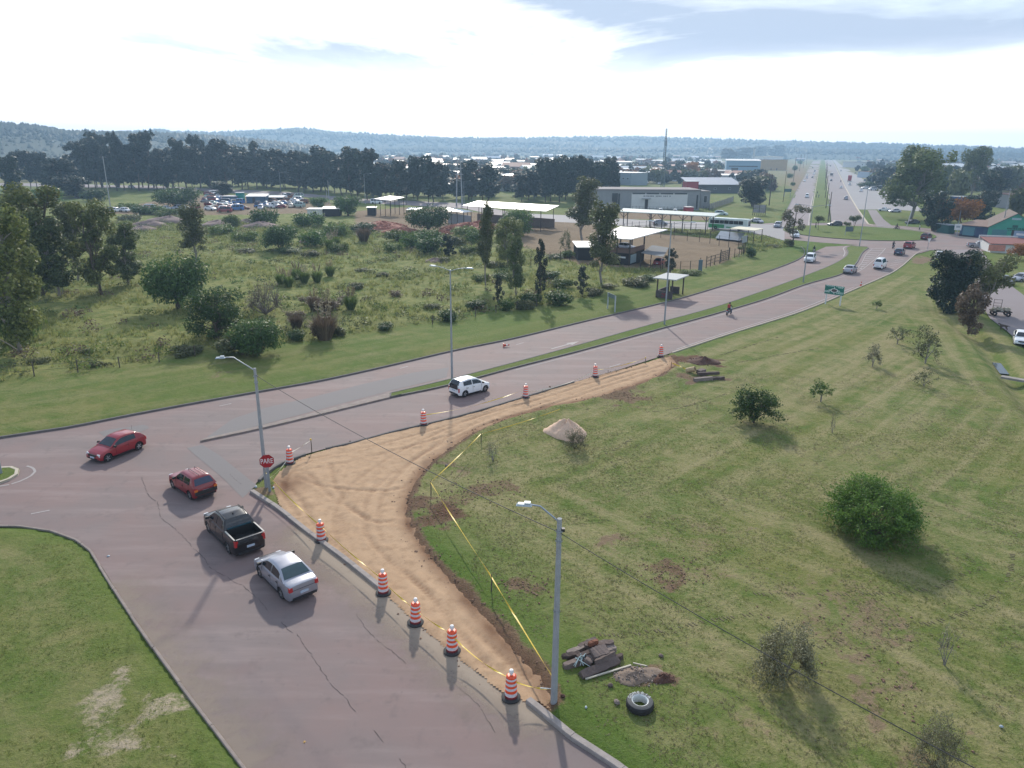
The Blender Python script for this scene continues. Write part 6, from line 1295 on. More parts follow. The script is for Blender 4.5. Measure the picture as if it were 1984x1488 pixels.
plate('border', [p_ * 1.05 for p_ in oc], -.012, .0, M('sign_edge', (.22, .02, .02), .5), o, sg_h); plate('face', oc, -.022, -.013, red_sign, o, sg_h)
lt = obj('lettering', text_mesh('PARE', .46, sign_white, sx=.72), o); lt.location = (0, -.028, sg_h); lt.rotation_euler = (R(90), 0, 0)
# green direction sign
gb = G(1612, 592); ga, gc = G(1598.5, 590), G(1626.5, 594); dv = gc - ga; o = thing('direction_sign', 'green roundabout direction sign on two white posts', 'sign', (ga + gc) / 2, math.atan2(dv.y, dv.x)); half = dv.length / 2; zt = height_at(ga, 553); zb = height_at(ga, 570)
for sx_ in (-1, 1): MB().box((sx_ * half, .06, zt / 2), (.16, .10, zt)).build('post', white_post, o)
gw = half + .32; MB().box((0, 0, (zt + zb) / 2), (gw * 2, .05, zt - zb)).build('panel', M('sign_green', (.010, .16, .12), .4, var=.06), o)
zm_ = (zt + zb) / 2 - .05; ring = MB()
for k in range(28):
    a0, a1 = 2 * math.pi * k / 28, 2 * math.pi * (k + 1) / 28
    ring.add([(math.cos(a) * rr * 1.35, -.032, zm_ + math.sin(a) * rr * .72) for a, rr in ((a0, .30), (a1, .30), (a1, .40), (a0, .40))], [(0, 1, 2, 3)])
for (cx_, cz_, dx_, dz_) in ((-.66, 0, .26, .09), (.66, 0, .26, .09), (0, .38, .09, .2), (0, -.38, .09, .2)): ring.box((cx_, -.03, zm_ + cz_), (dx_, .008, dz_))
ring.build('roundabout_symbol', sign_white, o); MB().lathe([(.001, 0), (.28, 0)], 20, m=Matrix.Translation((0, -.030, zm_)) @ Matrix.Scale(1.35, 4, (1, 0, 0)) @ Matrix.Scale(.7, 4, (0, 0, 1)) @ Matrix.Rotation(R(90), 4, 'X')).build('symbol_centre', M('sign_dark_centre', (.09, .07, .065), .6), o)
ln = MB(); rl = random.Random(3)
for (x0_, x1_, z_) in ((-.9, .05, .86), (.2, .95, .86), (.45, .95, .66), (-1.0, -.5, -.30), (-1.0, -.45, -.52), (.45, 1.0, -.42), (.3, 1.0, -.66)):
    xx = x0_ * gw * .95
    while xx < x1_ * gw * .95: wl_ = rl.uniform(.06, .12); ln.box((xx, -.031, zm_ + .05 + z_ * (zt - zb) / 2), (wl_, .006, .13)); xx += wl_ + .04
ln.build('lettering', M('sign_pale', (.50, .66, .62), .5), o)
# empty sign frame, bus shelter, cones
fa, fc = G(1177, 599), G(1191, 606); o = thing('sign_frame', 'two pale wooden posts with a grey board at the verge', 'sign', (fa + fc) / 2, math.atan2((fc - fa).y, (fc - fa).x)); hf = height_at(fa, 568); d_ = (fc - fa).length / 2
for s_ in (-1, 1): MB().box((s_ * d_, 0, hf / 2), (.18, .12, hf)).build('post', M('pale_wood', (.42, .46, .47), .8, var=.2), o)
MB().box((0, .03, hf - .25), (d_ * 2.1, .06, .55)).build('board', M('board_grey', (.14, .18, .18), .7), o)
sa = G(1276, 576); sb = G(1296, 583); sc_ = G(1319, 573); yaw_s = math.atan2((sc_ - sb).y, (sc_ - sb).x); o = thing('bus_shelter', 'small open bus shelter with flat pale roof at the avenue kerb', 'bus shelter', (sa + sc_) / 2 + Vector((0, 0, -.05)), yaw_s); ssz = (sc_ - sb).length; sdp_ = (sb - sa).length; shh = height_at(sb, 545)
brickd = M('shelter_wall', (.085, .070, .068), .9, var=.4, scale=3); MB().box((0, sdp_ * .42, .55), (ssz, .2, 1.1)).build('back_wall', brickd, o); MB().box((-ssz / 2 + .1, -.1, .55), (.2, sdp_ * .8, 1.1)).build('side_wall', brickd, o); MB().box((ssz / 2 - .1, .15, .55), (.2, sdp_ * .5, 1.1)).build('side_wall', brickd, o)
for sx_, sy_ in ((-1, -1), (1, -1), (1, 1), (-1, 1)): MB().box((sx_ * (ssz / 2 - .12), sy_ * sdp_ * .40, shh / 2), (.16, .16, shh)).build('post', wood_dark, o)
MB().box((0, 0, shh + .07), (ssz + .7, sdp_ + .7, .14)).build('roof', M('shelter_roof', (.42, .44, .44), .8, var=.15), o); MB().box((0, sdp_ * .15, .45), (ssz * .8, .35, .08)).build('bench', wood_dark, o)
gm_ = MB()
for i in range(9): gm_.box((-ssz / 2 - .005, -.1 + rl.uniform(-.4, .4), .5 + rl.uniform(-.3, .3)), (.012, rl.uniform(.1, .25), rl.uniform(.1, .3)))
gm_.build('graffiti', M('graffiti_red', (.22, .04, .05), .8), o)
cone_o = M('cone_orange', (.55, .06, .03), .5)
def cone(loc, label, rot=None):
    o = thing('traffic_cone', label, 'traffic cone', loc); MB().box((0, 0, .02), (.40, .40, .04)).build('base', cone_o, o); MB().lathe([(.16, .03), (.12, .25), (.06, .62), (.03, .72), (.001, .72)], 14).build('body', cone_o, o, 40)
    MB().lathe([(.110, .33), (.088, .48)], 14).build('reflective_band', sign_white, o)
    if rot: o.rotation_euler = rot
    return o
cone(P(1668, 554, .012), 'orange traffic cone standing at the lane edge behind the silver sedan'); cone(P(975, 669, .20), 'fallen red-orange cone lying at the far kerb', (R(88), 0, R(100)))

# ------------------------------------------------------------------ road works: drums, tape, stakes
drum_o = M('drum_orange', (.80, .090, .030), .45, var=.08); drum_w = M('drum_white', (.62, .60, .64), .4, var=.12, scale=8); drum_d = M('drum_base_red', (.16, .018, .024), .6); lamp_w = M('beacon', (.75, .73, .72), .35)
tyre_b = M('drum_rubber', (.03, .03, .032), .8)
D_PARTS = [('rubber_base', MB().lathe([(.28, 0), (.35, .0), (.36, .05), (.30, .09), (.24, .09)], 20).mesh('rubber_base', [tyre_b], 40)),
           ('collar', MB().lathe([(.245, .05), (.235, .17)], 20).mesh('collar', [drum_d], 40)),
           ('drum', MB().lathe([(.230, .16), (.228, .34), (.215, .345), (.214, .54), (.205, .545), (.203, .74), (.195, .745), (.190, .98), (.14, 1.03), (.001, 1.04)], 20).mesh('drum', [drum_o], 30)),
           ('beacon', MB().lathe([(.05, 1.03), (.05, 1.09), (.085, 1.10), (.095, 1.18), (.07, 1.25), (.001, 1.27)], 14).mesh('beacon', [lamp_w], 50))]
band = [MB().lathe([(r_ + .006, a), (r_ + .004, b)], 20).mesh('reflective_stripe', [drum_w], 40) for r_, a, b in ((.229, .185, .325), (.214, .44, .545), (.203, .645, .745), (.192, .85, .93))]
drums = [((990, 1352), 'nearest striped drum, beside the end of the dig'), ((876, 1262), 'striped drum second from the nearest along the side street'), ((805, 1207), 'striped drum third from the nearest along the side street'), ((743, 1149), 'striped drum at the broken end of the pale kerb'), ((623, 1047), 'striped drum across from the dark pickup'), ((562, 898), 'striped drum behind the stop sign at the corner'), ((821, 823), 'striped drum on the avenue edge, left of the white hatchback'), ((1018, 770), 'striped drum on the avenue edge, right of the white hatchback'), ((1153, 730), 'striped drum second from the far end of the dig'), ((1280, 691), 'farthest striped drum at the end of the dig')]
DP = []
for (a, b), lb in drums:
    q = P(a, b, .03); o = thing('traffic_drum', 'orange and white ' + lb, 'traffic drum', q, random.uniform(0, 6)); s_ = 1.0; o.scale = (1.08, 1.08, 1.05); DP.append(q)
    o.rotation_euler = (random.uniform(-.03, .03), random.uniform(-.03, .03), random.uniform(0, 6))
    for nm, me in D_PARTS: obj(nm, me, o)
    for me in band: obj('reflective_stripe', me, o)
tape_y = M('caution_tape', (.66, .46, .045), .45, var=.12, scale=6); tape_w = M('pale_tape', (.62, .56, .44), .5)
def tape(a, b, za, zb, sag, label, mat=tape_y, wd=.065, n=16):
    a = Vector((a[0], a[1], za)); b = Vector((b[0], b[1], zb)); V = []; Fc = []; ph = random.uniform(0, 6); dd = (b - a); nn = Vector((-dd.y, dd.x, 0)).normalized()
    for i in range(n + 1):
        t = i / n; q = a.lerp(b, t); q.z = max(.05, q.z - 4 * sag * t * (1 - t)); tw = ph + t * 5 + .5 * math.sin(t * 9); u = (Vector((0, 0, 1)) * math.cos(tw) + nn * math.sin(tw)) * wd / 2
        V += [q + u, q - u]
    for i in range(n): Fc.append((2 * i, 2 * i + 1, 2 * i + 3, 2 * i + 2))
    me = MB().add(V, Fc).mesh('caution_tape', [mat]); o = obj('caution_tape', me); sm = o.modifiers.new('thick', 'SOLIDIFY'); sm.thickness = .004
    return tag(o, label, 'tape')
stake_m = M('stake_wood', (.10, .085, .07), .9, var=.3)
def stake(px_, py_, h_, label):
    q = G(px_, py_); o = MB().tube([(0, 0, -.1), (.02, 0, h_ * .6), (0, .02, h_)], [.035, .03, .025], 6).build('stake', stake_m); o.location = q; tag(o, label, 'stake'); return q
pB = Vector((bB.x, bB.y, 0)); pA = Vector((bA.x, bA.y, 0))
tape(pA, DP[4], 1.15, .95, .18, 'yellow tape from the corner lamp post to the drum across from the pickup', wd=.07)
tape(DP[4], DP[3], .95, .80, .10, 'pale yellow tape from the drum by the pickup to the broken kerb drum', wd=.06); tape(DP[3], DP[2], .70, .75, .05, 'yellow tape between the broken kerb drum and the next one'); tape(DP[2], DP[1], .75, .90, .05, 'yellow tape between the second and third nearest drums'); tape(DP[1], DP[0], .85, .95, .22, 'slack yellow tape between the two nearest drums')
tape(DP[0], (pB.x - .16, pB.y), .90, .75, .12, 'yellow tape from the nearest drum to the foreground lamp post')
s1 = stake(952, 1150, .95, 'wooden stake holding the long tape, nearest one'); s2 = stake(835, 962, 1.0, 'wooden stake at the corner of the tape by the red bank'); s3 = stake(932, 860, .8, 'thin stake at the bend of the tape near the twig sapling'); s4 = stake(1300, 712, .6, 'thin stake at the far end of the tape'); s5 = stake(604, 878, 1.1, 'thin stake with a yellow knot at the corner kerb'); s6 = stake(1250, 705, .7, 'thin stake with a yellow knot near the far drums')
tape((pB.x, pB.y), s1, 1.15, .95, .03, 'taut yellow tape from the foreground lamp post to the nearest stake', wd=.07); tape(s1, s2, .95, .98, .05, 'taut yellow tape between the two wooden stakes', wd=.07); tape(s2, s3, .98, .8, .05, 'yellow tape from the corner stake to the bend', wd=.06)
s7 = G(1085, 798); tape(s3, s7, .8, .25, .10, 'yellow tape running low along the dig toward the sand heap', wd=.06); s8 = G(1330, 722); tape(s4, s8, .5, .35, .0, 'yellow tape down to the pile of kerb slabs', wd=.12)
tape(DP[5], s5, .8, 1.0, .05, 'pale tape from the corner drum to the knotted stake', tape_w, .06); tape(pA, DP[5], .6, .6, .25, 'pale slack tape from the corner lamp post to the corner drum', tape_w, .05); tape(DP[6], DP[7], .85, .8, .30, 'faint yellow tape between the drums beside the white hatchback', tape_y, .07); tape(DP[8], s6, .7, .65, .18, 'yellow tape between the two far drums', tape_y, .07); tape(DP[7], DP[8], .5, .6, .35, 'slack pale tape between the third and second farthest drums', tape_w, .06)
for q, z_, lb in ((s5, 1.08, 'yellow tape knot on the corner stake'), (s6, .68, 'yellow tape knot on the far stake')):
    o = MB().box((0, 0, 0), (.12, .10, .12), taper=.6).build('tape_knot', tape_y); o.location = (q.x, q.y, z_); tag(o, lb, 'tape')
o = MB().tube([(0, 0, 0), (-.45, .02, .02)], .02, 6).build('clamp_rod', lampm); o.location = (bB.x - .1, bB.y, .75); tag(o, 'white rod tying the tape to the foreground lamp post', 'rod')

# ------------------------------------------------------------------ rubble, tyre, heaps
slab_m = [M('slab_%d' % i, c_, .95, var=.3, scale=3, bump=.8, bscale=10) for i, c_ in enumerate(((.17, .13, .115), (.12, .09, .08), (.22, .18, .16), (.085, .062, .055)))]
def slab(px_, py_, ln_, wd_, th, ang, z_, mat, label, tilt=(0, 0)):
    q = G(px_, py_); r = random.Random(px_ * 7 + py_); n = 7; pts = []
    mb = MB(); V = []; Fc = []
    for i in range(n + 1):
        xx = -ln_ / 2 + ln_ * i / n; j = [r.uniform(-.02, .02) for _ in range(4)]; e = .04 if i in (0, n) else 0
        V += [(xx, -wd_ / 2 + j[0] + e, 0), (xx, wd_ / 2 + j[1] - e, 0), (xx, wd_ / 2 + j[1] - .03 - e, th + j[2]), (xx, -wd_ / 2 + j[0] + .03 + e, th + j[3])]
    for i in range(n):
        for k in range(4): a = i * 4 + k; b = i * 4 + (k + 1) % 4; Fc.append((a, b, b + 4, a + 4))
    Fc += [(0, 1, 2, 3)[::-1], tuple(n * 4 + k for k in range(4))]
    o = mb.add(V, Fc).build('concrete_slab', mat); o.location = (q.x, q.y, q.z + z_); o.rotation_euler = (tilt[0], tilt[1], ang); tag(o, label, 'slab'); return o
A_ = heading((1110, 1315), (1205, 1275))
slab(1160, 1300, 1.95, .42, .26, A_, .0, slab_m[1], 'long dark concrete slab at the front of the near rubble pile', (R(28), 0)); slab(1115, 1292, 1.2, .30, .25, A_ - .05, .0, slab_m[0], 'short slab at the left end of the near rubble pile'); slab(1145, 1278, 1.5, .30, .22, A_, .18, slab_m[3], 'brown slab across the middle of the near rubble pile'); slab(1122, 1266, 1.3, .32, .24, A_ + .03, .0, slab_m[2], 'pale-edged slab at the back left of the near rubble pile'); slab(1160, 1262, 1.3, .34, .24, A_ - .35, .15, slab_m[1], 'dark slab on top at the back of the near rubble pile'); slab(1160, 1281, .75, .55, .20, A_ - .1, .32, slab_m[0], 'square concrete block on top of the near rubble pile', (R(16), 0)); slab(1180, 1268, .6, .4, .2, A_, .1, slab_m[2], 'pale block at the right end of the near rubble pile'); slab(1148, 1268, .5, .22, .16, A_, .46, M('rusty_block', (.18, .07, .04), .9, var=.3), 'small rusty block on top of the near rubble pile')
slab(1138, 1255, 1.0, .28, .2, A_ + .1, .05, slab_m[1], 'narrow dark slab at the very back of the near rubble pile'); slab(1192, 1283, .8, .26, .2, A_ + .12, .0, slab_m[3], 'dark slab stub at the right front of the near rubble pile'); slab(1105, 1280, .8, .26, .18, A_ - .3, .12, slab_m[3], 'tilted brown slab at the far left of the near rubble pile', (R(14), 0)); slab(1172, 1291, 1.1, .22, .18, A_ + .04, .26, slab_m[1], 'narrow slab resting along the front slab of the near rubble pile', (R(-18), 0)); slab(1140, 1290, .5, .4, .2, A_ + .5, .12, slab_m[0], 'broken block wedged in the middle of the near rubble pile', (R(20), R(8)))
pl_b = MB(); rl2 = random.Random(9)
for i in range(9): a = Vector((rl2.uniform(-.35, .35), rl2.uniform(-.2, .2), .35)); pl_b.tube([a, a + Vector((rl2.uniform(-.25, .25), -.1, rl2.uniform(-.05, .15))), a + Vector((rl2.uniform(-.5, .5), -.35, -.2))], .014, 5)
o = pl_b.build('plastic_scrap', M('plastic_pale', (.50, .62, .62), .5)); o.location = G(1133, 1287); tag(o, 'tangle of pale plastic strips in the near rubble pile', 'scrap')
pw = M('white_plank', (.50, .46, .38), .8, var=.15)
for (a, b, wd_, lb) in (((1134, 1322), (1222, 1295), .07, 'long pale batten lying in front of the near rubble pile'), ((1226, 1290), (1252, 1296), .05, 'short pale batten behind the soil heap')):
    u, v = G(*a), G(*b); o = MB().box((0, 0, .05), ((v - u).length, wd_, .05)).build('batten', pw); o.location = (u + v) / 2 + Vector((0, 0, .03)); o.rotation_euler = (0, 0, math.atan2((v - u).y, (v - u).x)); tag(o, lb, 'batten')
def heap(px_, py_, rx, ry, h_, mat, name, label, seed, cat='heap', sharp=1.0, lumps=0, lump_m=None):
    c = G(px_, py_); n, mrs = 30, 12; V = [(0, 0, h_)]; Fc = []; r = np.random.default_rng(seed); ph = r.random(6) * 6
    for i in range(1, mrs + 1):
        t = i / mrs
        for k in range(n):
            a = 2 * math.pi * k / n; e = 1 + .16 * math.sin(2 * a + ph[0]) + .10 * math.sin(3 * a + ph[1]) + .07 * math.sin(5 * a + ph[2]); zz = h_ * (1 - t) ** sharp * (1 + .18 * math.sin(3 * a + ph[3] + t * 3)) + float(r.normal()) * .035 * h_; V.append((rx * t * e * math.cos(a), ry * t * e * math.sin(a), max(zz, -.1) if i < mrs else -.12))
    for k in range(n): Fc.append((0, 1 + k, 1 + (k + 1) % n))
    for i in range(mrs - 1):
        for k in range(n): a = 1 + i * n + k; b = 1 + i * n + (k + 1) % n; Fc.append((a, a + n, b + n, b))
    o = MB().add(V, Fc).build(name, mat, None, 80); o.location = c; tag(o, label, cat)
    if lumps:
        mb = MB(); rr = random.Random(seed)
        for i in range(lumps):
            a = rr.uniform(0, 6.28); t = rr.random() ** .6 * 1.1; s_ = rr.uniform(.05, .16) * (h_ + .4) * .7; mb.box((rx * t * math.cos(a), ry * t * math.sin(a), h_ * max(0, 1 - t) ** sharp + .02), (s_ * rr.uniform(.8, 1.8), s_, s_ * .8), m=Matrix.Rotation(rr.uniform(0, 6), 4, 'Z') @ Matrix.Rotation(rr.uniform(-.5, .5), 4, 'X'), taper=.75)
        k = mb.build('clods', lump_m or mat, o); k['kind'] = 'stuff'
    return o
sand_m = M('sand_heap', (.68, .47, .34), .95, var=.18, scale=5, bump=.5, bscale=14); earth_m = M('red_earth', (.085, .042, .030), .95, var=.35, scale=4, bump=.9, bscale=8); soil_m = M('soil_heap', (.20, .15, .115), .95, var=.35, scale=3, bump=.9, bscale=8)
heap(1098, 843, 1.6, 1.5, 1.2, sand_m, 'sand_heap', 'pale heap of sand on the lawn behind a small shrub', 1, sharp=.8)
heap(1362, 703, 1.6, 1.5, .55, earth_m, 'earth_heap', 'heap of red-brown earth at the far end of the dig', 2, sharp=1.1, lumps=40, lump_m=earth_m)
heap(1235, 1312, 1.05, .65, .22, soil_m, 'soil_heap', 'low heap of grey rubble soil beside the near slabs', 3, sharp=.8, lumps=110, lump_m=slab_m[2]); heap(1285, 1318, .55, .35, .22, earth_m, 'earth_heap', 'small clump of dark roots and earth right of the rubble soil', 4, lumps=22, lump_m=earth_m)
A2 = heading((1340, 738), (1395, 733)); slab(1362, 738, 2.0, .4, .3, A2, 0, slab_m[2], 'pale kerb slab in the far slab pile, left one'); slab(1385, 736, 1.9, .35, .25, A2 - .1, 0, slab_m[3], 'rusty brown kerb slab in the far slab pile, right one'); slab(1372, 729, 2.2, .35, .25, A2 - .15, .12, slab_m[3], 'brown slab lying across the back of the far slab pile'); slab(1358, 724, .9, .6, .35, A2 + .4, .0, slab_m[0], 'broken block at the back of the far slab pile')
o = MB().lathe([(.26, -.45), (.27, .45), (.20, .45), (.19, -.45)], 16, m=Matrix.Rotation(R(70), 4, 'Y')).build('pipe_stub', M('pipe_tan', (.46, .34, .20), .8, var=.2), None, 40); o.location = G(1338, 724) + Vector((0, 0, .3)); o.rotation_euler = (0, 0, -.6); tag(o, 'tan pipe stub leaning on the far slab pile', 'pipe')
for px_, py_, s_, m_, lb in ((1182, 1333, .26, slab_m[1], 'small dark stone left of the tyre'), (1195, 1366, .28, slab_m[2], 'smooth pale stone near the tyre'), (1135, 1376, .14, lampm, 'crumpled white litter on the grass by the post'), (1281, 1274, .24, slab_m[0], 'grey clod above the tyre'), (1090, 1358, .22, earth_m, 'dark clod beside the foreground lamp post'), (866, 906, .30, slab_m[2], 'pale stone by the tape near the excavation'), (1228, 1381, .18, lampm, 'white scrap in front of the tyre'), (1940, 1408, .16, lampm, 'white litter scrap on the lawn at the right'), (590, 1438, .12, M('orange_scrap', (.60, .36, .12), .8), 'orange scrap on the side street'), (1085, 848, .25, lampm, 'white bag at the foot of the sand heap'), (496, 944, .22, lampm, 'white litter at the corner lamp post'), (210, 1078, .16, lampm, 'white litter at the left kerb'), (530, 946, .2, lampm, 'white litter at the stop sign foot')):
    r = random.Random(px_); me = MB().lathe([(.001, .5), (.28, .42), (.46, .2), (.5, 0), (.38, -.2), (.001, -.22)], 9)
    me.v = [(x_ * (1 + r.uniform(-.2, .2)), y_ * (.75 + r.uniform(-.2, .2)), z_ * .8) for x_, y_, z_ in me.v]; o = me.build('stone' if m_ not in (lampm, MATS.get('orange_scrap')) else 'litter', m_, None, 30); o.scale = (s_, s_, s_); o.location = G(px_, py_) + Vector((0, 0, s_ * .15)); o.rotation_euler = (0, 0, r.uniform(0, 6)); tag(o, lb, 'stone' if o.name.startswith('stone') else 'litter')
# painted tyre
tp = G(1239, 1374); o = thing('painted_tyre', 'large black tyre lying flat with a white painted rim and hand lettering', 'tyre', tp); ty_b = M('tyre_black', (.022, .022, .024), .85, var=.25, bump=.3); ty_g = M('tyre_grey', (.075, .078, .08), .8, var=.25, scale=8); ty_w = M('tyre_white', (.52, .55, .55), .7, var=.25, scale=9)
MB().lathe([(.27, .03), (.36, .0), (.50, .02), (.545, .09), (.545, .24), (.50, .31), (.42, .335)], 40).build('tread', ty_b, o, 45); MB().lathe([(.50, .312), (.43, .340), (.335, .345)], 40).build('sidewall', ty_g, o, 45); MB().lathe([(.335, .345), (.29, .32), (.27, .24), (.275, .10), (.27, .03)], 40).build('inner_rim', ty_w, o, 45)
word = 'GOMERIA'
for i, ch in enumerate(word):
    a = R(158 - i * 22.5); t_ = obj('letter', text_mesh(ch, .19, ty_w, sx=.95, ext=.003), o); rr_ = .415; t_.location = (rr_ * math.cos(a), rr_ * math.sin(a), .343); t_.rotation_euler = (0, 0, a - R(90))
o.scale = (1.0, 1.0, 1.0)
# footbridge slab, cart, dog at the right edge
u, v = P(1940, 730, .1), P(2010, 742, .1); o = MB().box((0, 0, 0), ((v - u).length, .7, .2)).build('footbridge', M('bridge_concrete', (.26, .24, .22), .9, var=.25)); o.location = (u + v) / 2; o.rotation_euler = (0, 0, math.atan2((v - u).y, (v - u).x)); tag(o, 'concrete slab bridging the ditch at the right edge', 'bridge')
ct = between((1922, 612), (1952, 612)); ct.z = .03; o = thing('hand_cart', 'loaded flat cart with tall frame on the service road', 'cart', ct, heading((1922, 611), (1952, 613))); MB().box((0, 0, .62), (2.4, 1.3, .12)).build('bed', wood_dark, o)
mb = MB(); rc = random.Random(2)
for i in range(60): mb.box((rc.uniform(-1.1, 1.1), rc.uniform(-.55, .55), .72 + rc.random() * .35), (rc.uniform(.15, .4), rc.uniform(.1, .3), .12), rz=rc.uniform(0, 3), taper=.8)
k = mb.build('load', M('cart_load', (.42, .38, .30), .8, var=.4, scale=6), o); k['kind'] = 'stuff'
for sx_ in (-.85, .75):
    MB().tube([(sx_ if sx_ < 0 else .1, .55, .6), (sx_ if sx_ < 0 else .1, .55, 2.1)], .03, 5).build('upright', wood_dark, o)
for z_ in (1.2, 1.6, 2.05): MB().tube([(-.85, .55, z_), (.1, .55, z_)], .025, 5).build('rail', wood_dark, o)
for sx_ in (-.8, .8):
    for sy_ in (-.62, .62): MB().lathe([(.28, -.05), (.32, 0), (.28, .05), (.1, .05), (.1, -.05)], 14, m=Matrix.Translation((sx_, sy_, .32)) @ Matrix.Rotation(R(90), 4, 'X')).build('wheel', rubber, o)
dgj = dict(hip=(-.25, 0, .48), chest=(.18, 0, .50), neck=(.32, 0, .60), head0=(.42, 0, .68), top=(.56, 0, .63), kl=(.20, .09, .26), al=(.18, .09, .03), kr=(.22, -.09, .26), ar=(.26, -.09, .03), hl=(-.22, .09, .28), pl=(-.34, .09, .20), tl=(-.30, .09, .03), hr=(-.26, -.09, .28), pr=(-.38, -.09, .20), tr=(-.36, -.09, .03), wl=(-.42, 0, .50), el=(-.58, 0, .40))
dgr = dict(hip=.10, chest=.12, neck=.07, head0=.075, top=.035, kl=.045, al=.03, kr=.045, ar=.03, hl=.06, pl=.035, tl=.03, hr=.06, pr=.035, tr=.03, wl=.03, el=.015)
dge = [('hip', 'chest'), ('chest', 'neck'), ('neck', 'head0'), ('head0', 'top'), ('chest', 'kl'), ('kl', 'al'), ('chest', 'kr'), ('kr', 'ar'), ('hip', 'hl'), ('hl', 'pl'), ('pl', 'tl'), ('hip', 'hr'), ('hr', 'pr'), ('pr', 'tr'), ('hip', 'wl'), ('wl', 'el')]
dm_ = figure_mesh('dog', dgj, dgr, dge); dm_.materials.clear(); dm_.materials.append(M('dog_fur', (.09, .065, .05), .9, var=.3)); o = obj('dog', dm_, None, P(1943, 640, .03), 2.6); o.scale = (1.2, 1.2, 1.2); tag(o, 'thin brown dog standing at the edge of the service road', 'dog')

# ================================================================== BUILDINGS AND YARDS
metal_w = M('roof_white_metal', (.80, .80, .80), .34, .35, var=.06, scale=1.0); metal_g = M('roof_grey_metal', (.34, .37, .41), .45, .4, var=.12, scale=1.5); conc_w = M('wall_grey', (.26, .27, .28), .85, var=.14, scale=.8); wht_w = M('wall_white', (.62, .63, .62), .8, var=.08, scale=.6); blk_w = M('wall_black_wood', (.020, .018, .020), .85, var=.4, scale=3); blue_w = M('wall_blue', (.05, .11, .19), .7, var=.15); teal_w = M('wall_teal', (.05, .30, .22), .8, var=.12, scale=1.0); tile_br = M('roof_brown_tile', (.12, .085, .070), .85, var=.25, scale=3, bump=.5, bscale=8); win_m = M('window_dark', (.02, .025, .03), .15, var=.2); door_m = M('door_dark', (.035, .032, .034), .7)
def quad_roof(name, par, c4, th, mat):
    V = [Vector(q) for q in c4] + [Vector(q) - Vector((0, 0, th)) for q in c4]
    return MB().add(V, [(0, 1, 2, 3), (7, 6, 5, 4), (0, 4, 5, 1), (1, 5, 6, 2), (2, 6, 7, 3), (3, 7, 4, 0)]).build(name, mat, par)
def open_shed(corners_px, base_y, label, roof_m=metal_w, n=4, walls=None, wall_h=.5, name='open_shed', zscale=1.0):
    """corners (near-left, near-right, far-right, far-left) of the roof in the photo; the shed stands on base row base_y under its near eave"""
    nl = P(corners_px[0][0], base_y); zr = height_at(nl, corners_px[0][1]) * zscale
    R4 = [P(a, b, zr + (.55 if i > 1 else 0)) for i, (a, b) in enumerate(corners_px)]
    o = thing(name, label, 'shed', (0, 0, 0)); o.location = ((R4[0].x + R4[2].x) / 2, (R4[0].y + R4[2].y) / 2, 0); off = Vector(o.location); R4 = [q - off for q in R4]
    quad_roof('roof', o, R4, .12, roof_m)
    for a, b in ((0, 1), (3, 2)):
        for i in range(n + 1):
            t = .04 + .92 * i / n; q = R4[a].lerp(R4[b], t); q = q.lerp((R4[0] + R4[2]) / 2, .04); MB().tube([(q.x, q.y, 0), (q.x, q.y, q.z - .1)], .09, 6).build('post', wood_dark, o)
    if walls:
        q0, q1 = R4[3].lerp(R4[0], .15), R4[2].lerp(R4[1], .15); d = q1 - q0; MB().box(((q0.x + q1.x) / 2, (q0.y + q1.y) / 2, zr * wall_h / 2), (Vector((d.x, d.y)).length * .95, .15, zr * wall_h), rz=math.atan2(d.y, d.x)).build('back_wall', walls, o)
    return o, zr
open_shed([(896, 398), (1058, 409), (1083, 398), (925, 389)], 436, 'long open shed with bright white metal roof above the brick yard', walls=M('wall_pale_brick', (.22, .17, .15), .9, var=.3), n=6, wall_h=.45)
open_shed([(724, 385), (757, 388), (784, 382), (755, 379)], 418, 'small open shed with bright white roof at the left of the brick yard', n=3)
open_shed([(860, 408), (900, 411), (916, 409), (868, 402)], 436, 'low shed with white roof beside the long open shed', n=3, walls=conc_w, wall_h=.8)
open_shed([(786, 406), (812, 407), (818, 402), (792, 402)], 424, 'tiny white roof behind the big round tree', n=2)
def block(px_l, px_r, base_y, top_y, depth, wall, roof_m, name, label, cat='building', base_y2=None, slope=0.0, over=.3, wins=0, doors=0, win_h=.9, rooft=.15):
    a = P(px_l, base_y); b = P(px_r, base_y2 or base_y); d = b - a; L = d.length; yaw = math.atan2(d.y, d.x); h_ = height_at(a, top_y); o = thing(name, label, cat, (a + b) / 2, yaw)
    MB().box((0, depth / 2, h_ / 2), (L, depth, h_)).build('wall', wall, o)
    c4 = [(-L / 2 - over, -over, h_ + .02), (L / 2 + over, -over, h_ + .02), (L / 2 + over, depth + over, h_ + .02 + slope), (-L / 2 - over, depth + over, h_ + .02 + slope)]
    quad_roof('roof', o, [Vector(q) + Vector((0, 0, rooft)) for q in c4], rooft, roof_m)
    for i in range(wins):
        x_ = -L / 2 + L * (i + .7) / (wins + .4); f = MB().box((x_, -.03, h_ * .55), (min(1.3, L / wins * .6), .06, win_h)).build('window', wht_w, o); MB().box((x_, -.065, h_ * .55), (min(1.3, L / wins * .6) - .16, .02, win_h - .16)).build('pane', win_m, f)
    for i in range(doors): x_ = L * .22 * (i - .5); MB().box((x_, -.03, 1.05), (1.0, .06, 2.1)).build('door', door_m, o)
    return o, L, h_
block(478, 515, 394, 381, 7, blue_w, metal_w, 'workshop', 'blue workshop with white roof in the scrap yard', slope=.5, doors=1); block(515, 548, 392, 383, 6, blk_w, metal_g, 'lean_to', 'dark lean-to at the right side of the blue workshop', 'shed', slope=.4)
